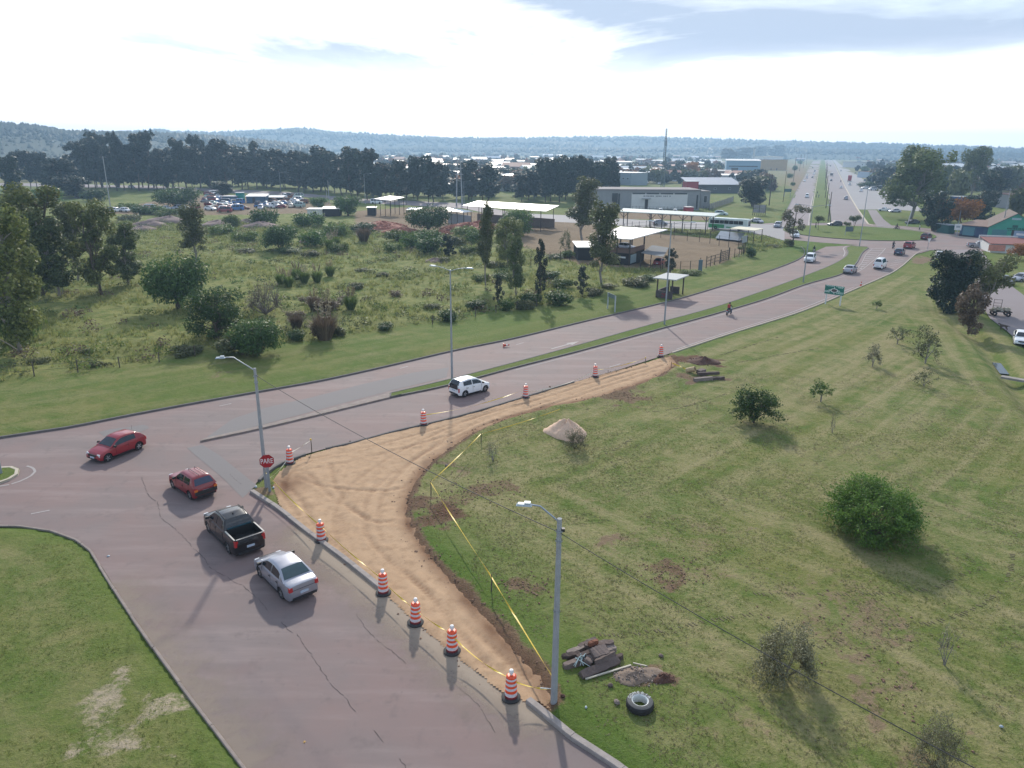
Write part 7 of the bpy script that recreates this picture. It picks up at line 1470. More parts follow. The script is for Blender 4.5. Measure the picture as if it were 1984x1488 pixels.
block(432, 458, 391, 381, 5, blue_w, metal_g, 'container_hut', 'low grey-blue hut left of the blue workshop', 'shed'); block(458, 472, 390, 374, 3, M('wall_turquoise', (.02, .30, .26), .7), metal_g, 'container_hut', 'turquoise cabin beside the blue workshop', 'shed')
block(596, 624, 421, 406, 5, wht_w, metal_g, 'shack', 'grey patched half of the shack at the right end of the scrap yard', 'shed', wins=1); block(625, 659, 420, 405, 5, blk_w, metal_w, 'shack', 'dark half of the shack with white roof at the right end of the scrap yard', 'shed', slope=.3)
block(712, 728, 419, 403, 4, blk_w, metal_g, 'shack', 'small dark hut under the small white shed roof', 'shed')
# grey substation
o, L, hs = block(1152, 1354, 407, 369, 16, conc_w, M('roof_grey_flat', (.22, .20, .20), .9, var=.15), 'substation', 'long grey concrete building with a white front panel', base_y2=408, over=.25, rooft=.5)
pxm = L / 202
MB().box(((1276 - 1253) * pxm, -.06, hs * .48), (108 * pxm, .12, hs * .80)).build('white_panel', wht_w, o)
for i in range(4): MB().box(((1276 - 1253) * pxm + (i - 1.5) * 27 * pxm, -.13, hs * .86), (25 * pxm, .05, hs * .07)).build('strip_window', win_m, o)
dr = MB().box(((1251 - 1253) * pxm, -.14, hs * .28), (6 * pxm, .06, hs * .56)).build('door', door_m, o); MB().box(((1250 - 1253) * pxm, -.6, hs * .60), (17 * pxm, 1.0, .2)).build('canopy', conc_w, o)
MB().box(((1190 - 1253) * pxm, -.05, hs * .62), (11 * pxm, .1, hs * .5)).build('window', win_m, o); MB().box(((1198 - 1253) * pxm, -.05, hs * .55), (3 * pxm, .1, hs * .6)).build('window', win_m, o); MB().box(((1349 - 1253) * pxm, -.05, hs * .45), (3 * pxm, .1, hs * .7)).build('window', win_m, o)
tx = MB(); xx = -7 * pxm
while xx < 44 * pxm: wl_ = rl.uniform(.25, .5); tx.box((xx, -.135, hs * .73), (wl_, .03, .45)); xx += wl_ + (.18 if rl.random() < .8 else .7)
tx.build('lettering', M('letters_grey', (.16, .17, .18), .7), o)
block(1356, 1374, 404, 371, 10, conc_w, MATS['roof_grey_flat'], 'substation_annex', 'narrow grey wing at the right end of the concrete building', over=.2, wins=1, win_h=2.5)
block(1329, 1343, 414, 402, 3.2, M('kiosk_red', (.34, .025, .035), .6), M('kiosk_roof', (.5, .45, .45), .7), 'kiosk', 'small bright red kiosk in front of the grey building', 'kiosk', over=.15)
# fences: posts and rails
def fence(pts, n, hgt, label, rails=2, mat=wood_dark, pr=.06, wire=.012, name='fence'):
    a = G(*pts[0]); o = thing(name, label, 'fence', a); W_ = [G(*q) for q in pts]; lens = [(W_[i + 1] - W_[i]).length for i in range(len(W_) - 1)]; tot = sum(lens); P_ = []
    for i in range(n + 1):
        s_ = tot * i / n; k = 0
        while k < len(lens) - 1 and s_ > lens[k]: s_ -= lens[k]; k += 1
        q = W_[k].lerp(W_[k + 1], min(1, s_ / lens[k])); P_.append(q - a); hh = hgt * random.uniform(.85, 1.12); MB().tube([(q.x - a.x, q.y - a.y, q.z - a.z - .1), (q.x - a.x + random.uniform(-.05, .05), q.y - a.y, q.z - a.z + hh)], pr, 6).build('post', mat, o)
    for z_ in [hgt * (j + 1) / (rails + .4) for j in range(rails)]:
        MB().tube([q + Vector((0, 0, z_)) for q in P_], wire, 4).build('rail', mat, o)
    return o
fence([(1255, 462), (1300, 466), (1345, 470), (1376, 475), (1430, 486)], 8, 2.6, 'row of dark posts across the dirt yard', 2); fence([(1240, 524), (1285, 531), (1330, 527), (1356, 525)], 6, 2.2, 'dark post fence before the net carport', 2); fence([(1368, 520), (1382, 515), (1394, 512)], 3, 2.1, 'short post and rail fence left of the wooden gate', 3, pr=.07, wire=.05); fence([(1412, 505), (1424, 502), (1440, 497)], 3, 2.0, 'short post fence right of the wooden gate', 2)
fence([(1010, 520), (1060, 512), (1095, 508), (1120, 504)], 6, 1.8, 'wire fence on posts left of the black shed', 2); fence([(1210, 447), (1260, 442), (1320, 447), (1370, 450)], 9, 2.0, 'wire fence along the west street behind the pergola', 2, wire=.02)
fence([(-20, 742), (134, 727), (250, 713), (345, 700), (440, 680)], 6, 1.2, 'sparse wire fence posts along the left field edge', 2, stake_m); fence([(838, 628), (880, 620), (960, 606), (1040, 594)], 5, 1.1, 'sparse wire fence posts along the field edge behind the lamp', 2, stake_m)
fence([(1212, 411), (1260, 411), (1310, 412), (1380, 411)], 26, 1.9, 'metal mesh fence in front of the grey building', 3, M('fence_metal', (.12, .12, .13), .6, .5), .05, .03); fence([(1374, 408), (1398, 400), (1420, 392)], 14, 2.2, 'grey block fence beside the grey building', 8, M('fence_grey', (.20, .20, .21), .9), .12, .10)
fence([(1405, 348), (1450, 349), (1490, 345)], 24, 2.0, 'long mesh fence before the pale warehouse', 2, galv, .08, .03)
# wooden gate
ga_, gb_ = G(1395, 511), G(1411, 506); o = thing('wooden_gate', 'dark wooden lattice gate at the yard edge', 'gate', (ga_ + gb_) / 2, math.atan2((gb_ - ga_).y, (gb_ - ga_).x)); gl = (gb_ - ga_).length; gh_ = height_at(ga_, 489)
for s_ in (-1, 1): MB().box((s_ * gl / 2, 0, gh_ / 2 + .15), (.14, .14, gh_ + .3)).build('post', wood_dark, o)
for i in range(6): MB().box((0, 0, gh_ * (i + .7) / 6.4), (gl, .06, .12)).build('slat', wood_dark, o)
for i in range(4): MB().box((-gl / 2 + gl * (i + 1) / 5, .05, gh_ / 2), (.09, .05, gh_ * .9)).build('upright', wood_dark, o)
o, _, _ = block(1353, 1360, 526, 504, .25, M('panel_bluegrey', (.10, .15, .18), .7, var=.15), M('panel_bluegrey', (.1, .15, .18)), 'standing_panel', 'blue-grey panel standing upright at the yard edge', 'panel', over=.02, rooft=.03)
# pergola
pn = [(1207, 446), (1260, 450), (1281, 451), (1321, 453), (1366, 456)]; pf = [(1215, 438), (1258, 441.5), (1298, 444), (1338, 447), (1380, 449)]
N_, F_ = [P(*q) for q in pn], [P(*q) for q in pf]; ph_ = height_at(N_[2], 414); o = thing('pergola', 'long flat-roofed pergola on wooden posts beside the west street', 'pergola', (N_[2] + F_[2]) / 2); off = Vector(o.location)
quad_roof('roof', o, [Vector((q.x, q.y, ph_)) - off for q in (N_[0] + (N_[0] - N_[1]) * .2, N_[4] + (N_[4] - N_[3]) * .3, F_[4] + (F_[4] - F_[3]) * .3, F_[0] + (F_[0] - F_[1]) * .2)], .2, M('roof_pale_green', (.40, .47, .45), .6, var=.1, scale=1))
for q in N_ + F_:
    MB().tube([q - off, Vector((q.x, q.y, ph_ - .2)) - off], .13, 7).build('post', wood_dark, o)
    for s_ in (-1, 1): MB().tube([Vector((q.x, q.y, ph_ - 1.5)) - off, Vector((q.x + s_ * 1.2, q.y, ph_ - .25)) - off], .06, 5).build('brace', wood_dark, o)
# roadside stand with slanted grey front
sa_, sb_ = P(1389, 468), P(1436, 473); o = thing('roadside_stand', 'roadside stand with slanted grey metal front and pale flat roof', 'stand', (sa_ + sb_) / 2, math.atan2((sb_ - sa_).y, (sb_ - sa_).x)); sl_ = (sb_ - sa_).length; sh_ = height_at(sa_, 440)
quad_roof('front_sheet', o, [(-sl_ / 2, -.8, .9), (sl_ / 2, -.8, .9), (sl_ / 2, 1.2, sh_ * .72), (-sl_ / 2, 1.2, sh_ * .72)], .06, metal_g); MB().box((0, .8, .5), (sl_ * .95, 2.6, .8)).build('counter', blk_w, o)
quad_roof('roof', o, [(-.1, -.2, sh_), (sl_ / 2 + 3.2, -.2, sh_), (sl_ / 2 + 3.2, 4, sh_ + .2), (-.1, 4, sh_ + .2)], .12, M('roof_cream', (.58, .55, .42), .7))
for x_, y_ in ((0, 0), (sl_ / 2 + 3, 0), (sl_ / 2 + 3, 3.7), (0, 3.7), (sl_ / 2 + 1.5, 0)): MB().tube([(x_, y_, 0), (x_, y_, sh_)], .09, 6).build('post', wood_dark, o)
ba, bb2 = G(1434, 497), G(1445, 494); o = thing('panel_sign', 'grey metal board on dark posts in front of the roadside stand', 'sign', (ba + bb2) / 2, math.atan2((bb2 - ba).y, (bb2 - ba).x)); bz0, bz1 = height_at(ba, 475), height_at(ba, 462)
for s_ in (-1, 0, 1): MB().tube([(s_ * .8, .05, 0), (s_ * .8, .05, bz1 - .1)], .07, 6).build('post', wood_dark, o)
for i in range(3): MB().box((-.9 + i * .9, 0, (bz0 + bz1) / 2), (.88, .05, bz1 - bz0)).build('panel', metal_g, o)
pa_, pb2 = G(1458, 418), G(1482, 419); o = thing('panel_board', 'grey weathered panel board on tall frame by the avenue', 'sign', (pa_ + pb2) / 2, math.atan2((pb2 - pa_).y, (pb2 - pa_).x)); ppl = (pb2 - pa_).length; pz = height_at(pa_, 396)
for i in range(7): MB().box((-ppl / 2 + ppl * i / 6, .1, pz / 2), (.18, .18, pz)).build('post', wood_dark, o)
for i in range(2):
    for j in range(2): MB().box((-ppl / 4 + i * ppl / 2, 0, pz * (.42 + .36 * j)), (ppl / 2 * .92, .08, pz * .32)).build('panel', M('panel_weathered', (.26, .25, .26), .8, var=.3, scale=1), o)
# black two-storey shed with a car on its deck
fl, fr_ = P(1172, 512), P(1218, 516); fr2 = P(1233, 509); d = fr_ - fl; o = thing('two_storey_shed', 'black wooden two-storey shed with wide white metal roof', 'shed', (fl + fr_) / 2, math.atan2(d.y, d.x)); sl2 = d.length; dz = height_at(fl, 486); rz_ = height_at(fl, 458); dp2 = 7.5
MB().box((0, dp2 / 2, dz / 2 - .1), (sl2, dp2, dz - .2)).build('lower_wall', blk_w, o); MB().box((0, dp2 / 2, dz), (sl2 + .5, dp2 + .5, .25)).build('deck', M('deck_brown', (.14, .085, .065), .85, var=.25), o); MB().box((0, -.2, dz + .45), (sl2 + .5, .08, .7)).build('parapet', MATS['deck_brown'], o); MB().box((sl2 / 2 + .2, dp2 / 2, dz + .45), (.08, dp2, .7)).build('parapet', MATS['deck_brown'], o)
for x_ in (-sl2 / 2, 0, sl2 / 2 + .1):
    for y_ in (-.15, dp2 + .1): MB().box((x_, y_, rz_ / 2), (.22, .22, rz_)).build('post', wood_dark, o)
quad_roof('roof', o, [(-sl2 / 2 - 1.2, -1.2, rz_), (sl2 / 2 + .6, -1.2, rz_ - .05), (sl2 / 2 + 4.0, dp2 + 2.0, rz_ + 1.0), (-sl2 / 2 - 1, dp2 + 2, rz_ + 1.0)], .15, metal_w)
MB().box((sl2 / 2 + .03, 2.2, 1.2), (.06, 3.0, 1.6)).build('door', M('door_paleblue', (.28, .38, .42), .7), o); MB().box((sl2 / 2 + .03, 2.2, 2.35), (.06, 2.4, .6)).build('window', win_m, o); MB().box((.1 * sl2, -.03, dz * .62), (.9, .06, .3)).build('window', wht_w, o); MB().box((.28 * sl2, -.03, dz * .62), (.7, .06, .3)).build('window', wht_w, o)
vehicle('sedan', o.matrix_basis @ Vector((sl2 * .1, 2.6, dz + .15)), math.atan2(d.y, d.x), PT['silver'], 'car', 'silver-blue car parked on the upper deck of the black shed', detail=0, sc=.95)
block(1119, 1150, 506, 480, 6, blk_w, metal_w, 'lean_to', 'black lean-to with white roof at the left of the two-storey shed', 'shed', slope=.4)
# net carport
ca = [P(1240, 517), P(1291, 527), P(1335, 512), P(1262, 500)]; chh = 2.6; o = thing('net_carport', 'low carport of grey shade net on thin posts', 'carport', (ca[0] + ca[2]) / 2); off = Vector(o.location)
quad_roof('net', o, [Vector((q.x, q.y, chh)) - off for q in [ca[0], ca[0].lerp(ca[1], .85), ca[3].lerp(ca[2], .45), ca[3]]], .04, M('shade_net', (.13, .14, .15), .9, var=.15))
for q in [ca[0], ca[0].lerp(ca[1], .85), ca[3].lerp(ca[2], .45), ca[3], ca[0].lerp(ca[1], .4)]: MB().tube([q - off, Vector((q.x, q.y, chh)) - off], .06, 6).build('post', wood_dark, o)
# brick and soil heaps of the yards
brick_m = M('brick_red', (.26, .085, .055), .9, var=.35, scale=6)
for a, b, rx, ry, h_, lb, sd_ in ((740, 442, 7, 6, 1.6, 'heap of broken red bricks below the small white shed roof', 21), (780, 452, 5, 4, 1.2, 'heap of broken red bricks left of the big round tree', 22), (905, 446, 7, 5, 1.8, 'heap of broken red bricks right of the big round tree', 23), (932, 442, 5, 5, 1.9, 'heap of red bricks behind the thin-trunked gum', 24), (855, 455, 3, 3, 1.0, 'small brick heap peeking under the big round tree', 25)):
    o = heap(a, b, rx, ry, h_, brick_m, 'brick_heap', lb, sd_, sharp=.7); mb = MB(); rr = random.Random(sd_)
    for i in range(420):
        an = rr.uniform(0, 6.28); t = rr.random() ** .5 * 1.05; mb.box((rx * t * math.cos(an), ry * t * math.sin(an), h_ * max(0, 1 - t) ** .7 + .08), (.5, .24, .16), m=Matrix.Rotation(rr.uniform(0, 6), 4, 'Z') @ Matrix.Rotation(rr.uniform(-.7, .7), 4, 'X'))
    k = mb.build('loose_bricks', M('brick_loose', (.36, .15, .10), .9, var=.4, scale=9), o); k['kind'] = 'stuff'
pink_soil = M('pink_soil', (.23, .165, .145), .95, var=.3, scale=1.5, bump=.8, bscale=3)
for a, b, rx, h_, lb, sd_ in ((275, 447, 3.6, 1.3, 'greyish soil mound in the field, nearest of the left three', 31), (292, 438, 4.5, 1.4, 'greyish soil mound in the field, middle of the left three', 32), (328, 430, 6.0, 1.4, 'long greyish soil mound in the field, right of the left three', 33), (426, 438, 5.0, 1.4, 'soil mound behind the lone young gum', 34), (505, 441, 5.0, 1.4, 'brown soil mound below the scrap yard bushes', 35), (480, 432, 3.0, 1.0, 'small soil mound left of the brown one', 36), (600, 470, 3.0, .9, 'soil mound hidden between the bushes', 37), (845, 512, 2.2, .8, 'dark soil mound under the field bushes', 38)):
    heap(a, b, rx, rx * .8, h_, pink_soil, 'soil_mound', lb, sd_, sharp=.6)
# right side: green gabled house, blue building, red-roofed building
gA, gB = P(1912, 463), P(2012, 468); d = gB - gA; gl = d.length; yw = math.atan2(d.y, d.x); o = thing('green_house', 'teal-green gabled house with brown roof at the right edge', 'house', (gA + gB) / 2, yw); eh = height_at(gA, 439); ah = height_at((gA + gB) / 2, 414); dpt = 15.0
MB().add([(-gl / 2, 0, 0), (gl / 2, 0, 0), (gl / 2, 0, eh), (0, 0, ah), (-gl / 2, 0, eh), (-gl / 2, dpt, 0), (gl / 2, dpt, 0), (gl / 2, dpt, eh), (0, dpt, ah), (-gl / 2, dpt, eh)], [(0, 1, 2, 3, 4), (9, 8, 7, 6, 5), (0, 4, 9, 5), (1, 6, 7, 2)]).build('wall', teal_w, o)
for s_ in (-1, 1):
    e = Vector((s_ * gl / 2, 0, eh)); r_v = Vector((0, 0, ah)); n_ = 9
    qs = [r_v + Vector((0, -.4, .12)), e + (e - r_v) * .06 + Vector((0, -.4, .12)), e + (e - r_v) * .06 + Vector((0, dpt + .3, .12)), r_v + Vector((0, dpt + .3, .12))]
    quad_roof('roof', o, qs if s_ > 0 else qs[::-1], .14, tile_br)
f = MB().box((gl * .06, -.04, 1.25), (2.4, .08, 2.5)).build('door', M('door_black', (.015, .015, .018), .4), o); MB().box((-gl * .28, -.04, 1.35), (3.2, .06, 2.3)).build('shutter', M('shutter_bluegreen', (.06, .20, .22), .7), o); MB().box((0, -.05, ah * .80), (gl * .18, .06, .5)).build('gable_window', M('gable_pale', (.30, .45, .50), .6), o)
tx = MB(); xx = -gl * .14
while xx < gl * .16: wl_ = rl.uniform(.2, .4); tx.box((xx, -.03, eh * .92), (wl_, .04, .34)); tx.box((xx, -.03, eh * .78), (wl_ * .8, .04, .18)); xx += wl_ + .12
tx.box((0, -.03, eh * 1.1), (1.2, .04, .6)); tx.build('lettering', M('letters_darkgreen', (.015, .09, .075), .8), o)
MB().lathe([(.001, 0), (.85, 0)], 20, m=Matrix.Translation((gl * .24, -.035, eh * .85)) @ Matrix.Rotation(R(90), 4, 'X')).build('emblem', M('letters_darkgreen', (.015, .09, .075)), o)
bo, L2, h2 = block(1858, 1911, 457, 436, 9, blue_w, M('roof_rusty', (.20, .13, .10), .85, var=.35, scale=1.5), 'blue_building', 'low blue building with rusty roof left of the green house', base_y2=462, over=.6, slope=.8, wins=0)
MB().box((-L2 * .18, -.04, h2 * .5), (L2 * .42, .08, h2 * .75)).build('shutter', M('shutter_lightblue', (.10, .24, .29), .7, var=.1), bo); MB().box((L2 * .22, -.04, h2 * .48), (L2 * .26, .08, h2 * .8)).build('shutter', M('shutter_navy', (.03, .06, .14), .7), bo); MB().box((0, -.02, .25), (L2, .10, .5)).build('plinth', M('plinth_dark', (.03, .03, .05), .8), bo)
block(1836, 1849, 453, 437, 5, M('wall_darkteal', (.02, .10, .09), .8), metal_g, 'teal_hut', 'dark teal hut at the left end of the blue building', 'shed')
sq = P(1853, 458); o = thing('white_sign', 'white square signboard in front of the blue building', 'sign', sq, yw); zt_, zb_ = height_at(sq, 434), height_at(sq, 446); MB().box((0, 0, zb_ / 2), (.15, .15, zb_)).build('post', galv, o); MB().box((0, 0, (zt_ + zb_) / 2), (1.6, .1, zt_ - zb_)).build('panel', M('sign_panel', (.62, .63, .62), .6), o); MB().box((0, -.055, (zt_ + zb_) / 2 + .1), (.9, .01, .5)).build('print', M('print_grey', (.28, .32, .34), .7), o)
ro, L3, h3 = block(1918, 2010, 490, 473, 9, wht_w, M('roof_red_brown', (.20, .065, .055), .85, var=.2), 'red_roof_building', 'low white building with red-brown roof at the right edge', base_y2=494, over=.3, slope=.6); MB().box((0, 9.2, h3 + .6), (L3 + .8, .25, .9)).build('parapet', wht_w, ro); MB().box((-L3 * .38, -.2, h3 * .6), (3.2, .08, 1.3)).build('banner', M('banner_red', (.55, .22, .16), .7, var=.35, scale=2), ro)
bq = P(1976, 484); o = thing('billboard', 'blue and white billboard on posts at the right edge', 'billboard', bq, yw - .3); z0_, z1_ = height_at(bq, 470), height_at(bq, 448)
for s_ in (-1.3, 1.3): MB().box((s_, .1, z1_ / 2), (.15, .15, z1_)).build('post', galv, o)
MB().box((0, 0, (z0_ + z1_) / 2), (3.6, .1, z1_ - z0_)).build('panel', M('billboard_blue', (.20, .30, .42), .6), o)
for j in (.25, .7): MB().box((0, -.056, z0_ + (z1_ - z0_) * j), (2.6, .01, .45)).build('print', M('print_white', (.66, .68, .70), .6), o)
ys_ = P(1797, 483); o = thing('yield_sign', 'white-backed triangular give-way sign on a post at the roundabout exit', 'sign', ys_, .3); yh = height_at(ys_, 466); MB().tube([(0, 0, 0), (0, 0, yh + .3)], .05, 6).build('post', galv, o); plate('face', [Vector((-.55, 0, .45)), Vector((0, 0, -.5)), Vector((.55, 0, .45))], -.06, -.03, sign_white, o, yh)
o = thing('grey_sign', 'small dark grey board on a post on the roundabout', 'sign', P(1644, 455, .16)); MB().tube([(-.9, 0, 0), (-.9, 0, 2.2)], .05, 6).build('post', galv, o); MB().box((0, 0, 1.5), (1.9, .08, 1.3)).build('panel', M('board_slate', (.09, .12, .15), .7), o)
o = thing('roadside_board', 'dark green board on posts left of the far avenue', 'sign', P(1525, 382)); MB().box((0, 0, 3.1), (3.4, .1, 1.4)).build('panel', M('board_green', (.05, .12, .11), .6), o)
for s_ in (-1.4, 1.4): MB().box((s_, .1, 1.9), (.14, .12, 3.8)).build('post', galv, o)
o = MB().tube([(0, 0, 0), (.9, .2, 4.8)], [.14, .08], 6).build('white_post', white_post); o.location = G(1757, 438); tag(o, 'white painted leaning post by the black parked car', 'post')
# warehouse with pale blue walls, ochre hall and long roofs farther off
o, L4, h4 = block(1406, 1472, 335, 311, 30, M('wall_paleblue', (.20, .33, .44), .75, var=.06, scale=.3), M('roof_light', (.62, .62, .60), .6), 'warehouse', 'big pale blue warehouse beside the avenue', over=.5, base_y2=336, slope=1.0)
MB().box((0, -.1, h4 * .55), (L4 * .85, .2, .9)).build('strip_window', win_m, o); MB().box((-L4 * .25, -.1, h4 * .22), (L4 * .2, .2, h4 * .42)).build('door', win_m, o); MB().box((L4 * .36, -.1, h4 * .25), (2, .2, 2)).build('window', win_m, o)
mb = MB().tube([(0, 0, 0), (0, 0, height_at(P(1458, 326), 288))], [1.6, 1.3], 10).build('chimney', M('stack_pale', (.46, .50, .52), .8)); mb.location = P(1458, 326); tag(mb, 'pale square water tower rising behind the blue warehouse', 'tower')
block(1474, 1524, 330, 309, 30, M('wall_ochre', (.42, .28, .12), .8, var=.1, scale=.3), M('roof_slate', (.10, .15, .22), .8), 'ochre_hall', 'ochre hall with blue doors beside the pale blue warehouse', over=.6, doors=2); block(1480, 1516, 318, 303, 25, wht_w, M('roof_cream', (.6, .58, .5)), 'far_hall', 'white-roofed hall behind the ochre hall', over=.5)
o, L5, h5 = block(1337, 1432, 375, 358, 12, M('wall_charcoal', (.08, .085, .09), .8), metal_g, 'metal_roof_hall', 'long hall with silvery metal roof behind the grey building', over=.8, slope=3.0, wins=3); block(1330, 1352, 376, 352, 6, M('kiosk_red', (.34, .025, .035)), metal_g, 'red_annex', 'red brick box at the left end of the silvery roofed hall')  # the long hall's walls are one even dark grey
block(1184, 1222, 358, 334, 16, M('wall_bluegrey', (.24, .29, .34), .8, var=.1), metal_w, 'flat_house', 'grey-blue two-storey house with white roof right of the dark pines', wins=4, base_y2=360); block(1664, 1742, 325, 314, 30, wht_w, M('roof_slate', (.10, .15, .22)), 'long_hall', 'very long white hall with slate roof right of the far avenue', over=1.0, wins=9, win_h=2.0); block(1682, 1722, 345, 333, 14, M('wall_bluewhite', (.42, .50, .58), .8), M('roof_terracotta', (.28, .15, .10), .85, var=.2), 'frontage_house', 'pale blue-white building behind the parked vans', wins=4)
block(1952, 2000, 405, 378, 14, M('wall_greyhouse', (.27, .27, .29), .85, var=.2), M('roof_brick_red', (.22, .12, .09), .85), 'brick_house', 'grey house with brick-red upper wall at the right edge', wins=3); block(1810, 1832, 388, 372, 10, M('wall_pinkish', (.32, .12, .20), .8), metal_w, 'pink_house', 'pink house with white roof glimpsed between the trees'); block(1870, 1912, 398, 383, 10, M('wall_deepblue', (.03, .06, .20), .7), metal_w, 'deep_blue_house', 'deep blue building with white roof glimpsed behind the dark trees')

# ================================================================== TOWN AND HILLS
tw = random.Random(77)
house_walls = [M('house_wall_%d' % i, c_, .85, var=.1, scale=.5) for i, c_ in enumerate(((.62, .60, .56), (.45, .42, .38), (.36, .24, .18), (.50, .52, .55), (.30, .30, .31), (.55, .42, .30)))]
house_roofs = [M('house_roof_%d' % i, c_, .5, .1, var=.1, scale=.5) for i, c_ in enumerate(((.78, .78, .77), (.72, .73, .74), (.30, .13, .08), (.40, .38, .36), (.80, .79, .76)))]
wcol = ['white', 'grey-beige', 'brick', 'pale blue', 'dark grey', 'tan']; rcol = ['white', 'pale metal', 'red', 'grey', 'bright']
wall_me, roof_me = {}, {}
for i, m in enumerate(house_walls): wall_me[i] = MB().box((0, 0, .5), (1, 1, 1)).mesh('wall', [m])
for i, m in enumerate(house_roofs): roof_me[i] = [MB().add([(-.55, -.56, 1.0), (.55, -.56, 1.0), (.55, .56, 1.16), (-.55, .56, 1.16), (-.55, -.56, 1.05), (.55, -.56, 1.05), (.55, .56, 1.21), (-.55, .56, 1.21)], [(3, 2, 1, 0), (4, 5, 6, 7), (0, 1, 5, 4), (1, 2, 6, 5), (2, 3, 7, 6), (3, 0, 4, 7)]).mesh('roof', [m]),
                                                  MB().add([(-.56, -.58, .98), (.56, -.58, .98), (.56, 0, 1.5), (-.56, 0, 1.5), (.56, .58, .98), (-.56, .58, .98)], [(0, 1, 2, 3), (3, 2, 4, 5), (0, 3, 5), (1, 4, 2), (5, 4, 1, 0)]).mesh('roof', [m])]
win_me = MB().box((0, 0, 0), (.14, .02, .32)).mesh('window', [win_m]); door_me = MB().box((0, 0, 0), (.13, .02, .62)).mesh('door', [door_m])
def in_view_open(px_, py_):
    for x0, y0, x1, y1 in ((1400, 304, 1545, 345), (1550, 309, 1660, 345), (1590, 330, 1700, 450)):
        if x0 < px_ < x1 and y0 < py_ < y1: return False
    return True
def small_house(px_, py_, sx_, sy_, sz_, rz, wi, ri, rk):
    o = thing('house', 'small %s-walled house with a %s roof in the hazy town' % (wcol[wi], rcol[ri]), 'house', P(px_, py_), rz, 'town houses, %s walls and %s roof' % (wcol[wi], rcol[ri])); o.scale = (sx_, sy_, sz_)
    obj('wall', wall_me[wi], o); obj('roof', roof_me[ri][rk], o)
    for x_ in (-.3, .3): obj('window', win_me, o, (x_, -.505, .55))
    obj('door', door_me, o, (0, -.505, .33))
cnt = 0
for i in range(900):
    px_ = tw.uniform(420, 1990); py_ = 302 + tw.random() ** 1.1 * 69
    if px_ < 860 and py_ > 345: continue
    if px_ > 1180 and px_ < 1450 and py_ > 352: continue
    if not in_view_open(px_, py_) or (1440 < px_ < 1760 and py_ > 320): continue
    small_house(px_, py_, tw.uniform(10, 24), tw.uniform(8, 14), tw.uniform(3.5, 6.5), tw.uniform(-.5, .5), tw.choice((0, 0, 1, 2, 3, 4, 5)), tw.choice((0, 0, 1, 2, 3, 4)), tw.choice((0, 0, 1))); cnt += 1
    if cnt >= 270: break
for px_, py_, sx_, sz_ in ((905, 352, 22, 4), (920, 362, 24, 4), (880, 372, 14, 4), (912, 340, 20, 4), (1000, 326, 16, 5), (1012, 330, 12, 6), (985, 335, 18, 4), (1040, 318, 20, 4), (940, 330, 22, 4)):
    small_house(px_, py_, sx_, 12, sz_, .1, 0, 0, 0)
kinds = [('town_a', 'round green town tree standing among the houses', 'round green town trees', 'far'), ('town_b', 'dark pointed evergreen standing among the town houses', 'dark pointed town evergreens', 'dark'), ('town_c', 'rust-coloured autumn tree standing among the town houses', 'rust-coloured town trees', 'rust'), ('town_d', 'wide olive tree standing among the town houses', 'wide olive town trees', 'olive'), ('town_f', 'brown half-bare tree standing among the town houses', 'brown half-bare town trees', 'brown')]
cand = []
for i in range(9000):
    px_ = tw.uniform(-60, 2060); py_ = 301.5 + tw.random() ** 1.15 * 71
    if px_ < 540 and py_ < 322: continue
    if px_ < 860 and py_ > 352: continue
    if 1190 < px_ < 1460 and py_ > 356: continue
    if (1500 < px_ < 1625 and py_ > 308) or (1395 < px_ < 1545 and 306 < py_ < 352): continue
    if not in_view_open(px_, py_): continue
    k = tw.choices(kinds, (4, 1.2, 1.8, 2.4, 2.2))[0]; h_ = tw.uniform(4.5, 9.5) * (1.3 if k[0] == 'town_b' else 1)
    cand.append((h_ * F / P(px_, py_).y, px_, py_, k, h_))
    if len(cand) >= 2300: break
cand.sort(key=lambda c_: -c_[0])
for s_, px_, py_, (k, lb, gp, lm), h_ in cand[:290]:
    plant_at(k, P(px_, py_), h_, h_ * tw.uniform(.8, 1.35), 'town_tree', lb, 'tree', gp, tw.uniform(0, 6))
for kk in kinds:      # the farther crowns, too small to pick apart
    cl_ = []
    for s_, px_, py_, k, h_ in cand[290:]:
        if k is kk:
            q = P(px_, py_); ww = h_ * tw.uniform(.4, .62)
            for _ in range(3): cl_.append((q.x + tw.uniform(-.5, .5) * ww, q.y + tw.uniform(-.5, .5) * ww, h_ * tw.uniform(.35, .75), ww * .65, ww * .65, h_ * .28))
    V, va = leaf_quads(cl_, len(cl_) * 22, 1.5, 5, .4, asp=.8)
    tag(obj('town_canopy', np_mesh('town_canopy', V, np.arange(len(V)).reshape(-1, 4), [LM[kk[3]]], var=va)), 'hazy mass of %s tree crowns far off in the town' % {'far': 'green', 'dark': 'dark evergreen', 'rust': 'rust-coloured', 'olive': 'olive', 'brown': 'brown'}[kk[3]], 'trees', kind='stuff')
for kx, (a, b, t, ww) in enumerate(((1686, 362, 338, 26), (1705, 358, 330, 34), (1722, 356, 326, 34), (1740, 352, 322, 36), (1700, 340, 318, 30), (1730, 338, 316, 34), (1760, 345, 316, 40), (1672, 344, 328, 16), (1752, 330, 308, 34), (1690, 330, 312, 26), (1780, 336, 312, 40), (1660, 333, 320, 12))):
    plant(tw.choice(('town_a', 'town_d', 'town_b', 'casuarina')), a, b, t, ww, 'frontage_tree', 'dark tree right of the frontage road, ' + ('%s from the left in its row' % ordinal(sorted((1686, 1705, 1722, 1740, 1700, 1730, 1760, 1672, 1752, 1690, 1780, 1660)).index(a) + 1)), 'tree', 'trees right of the frontage road')
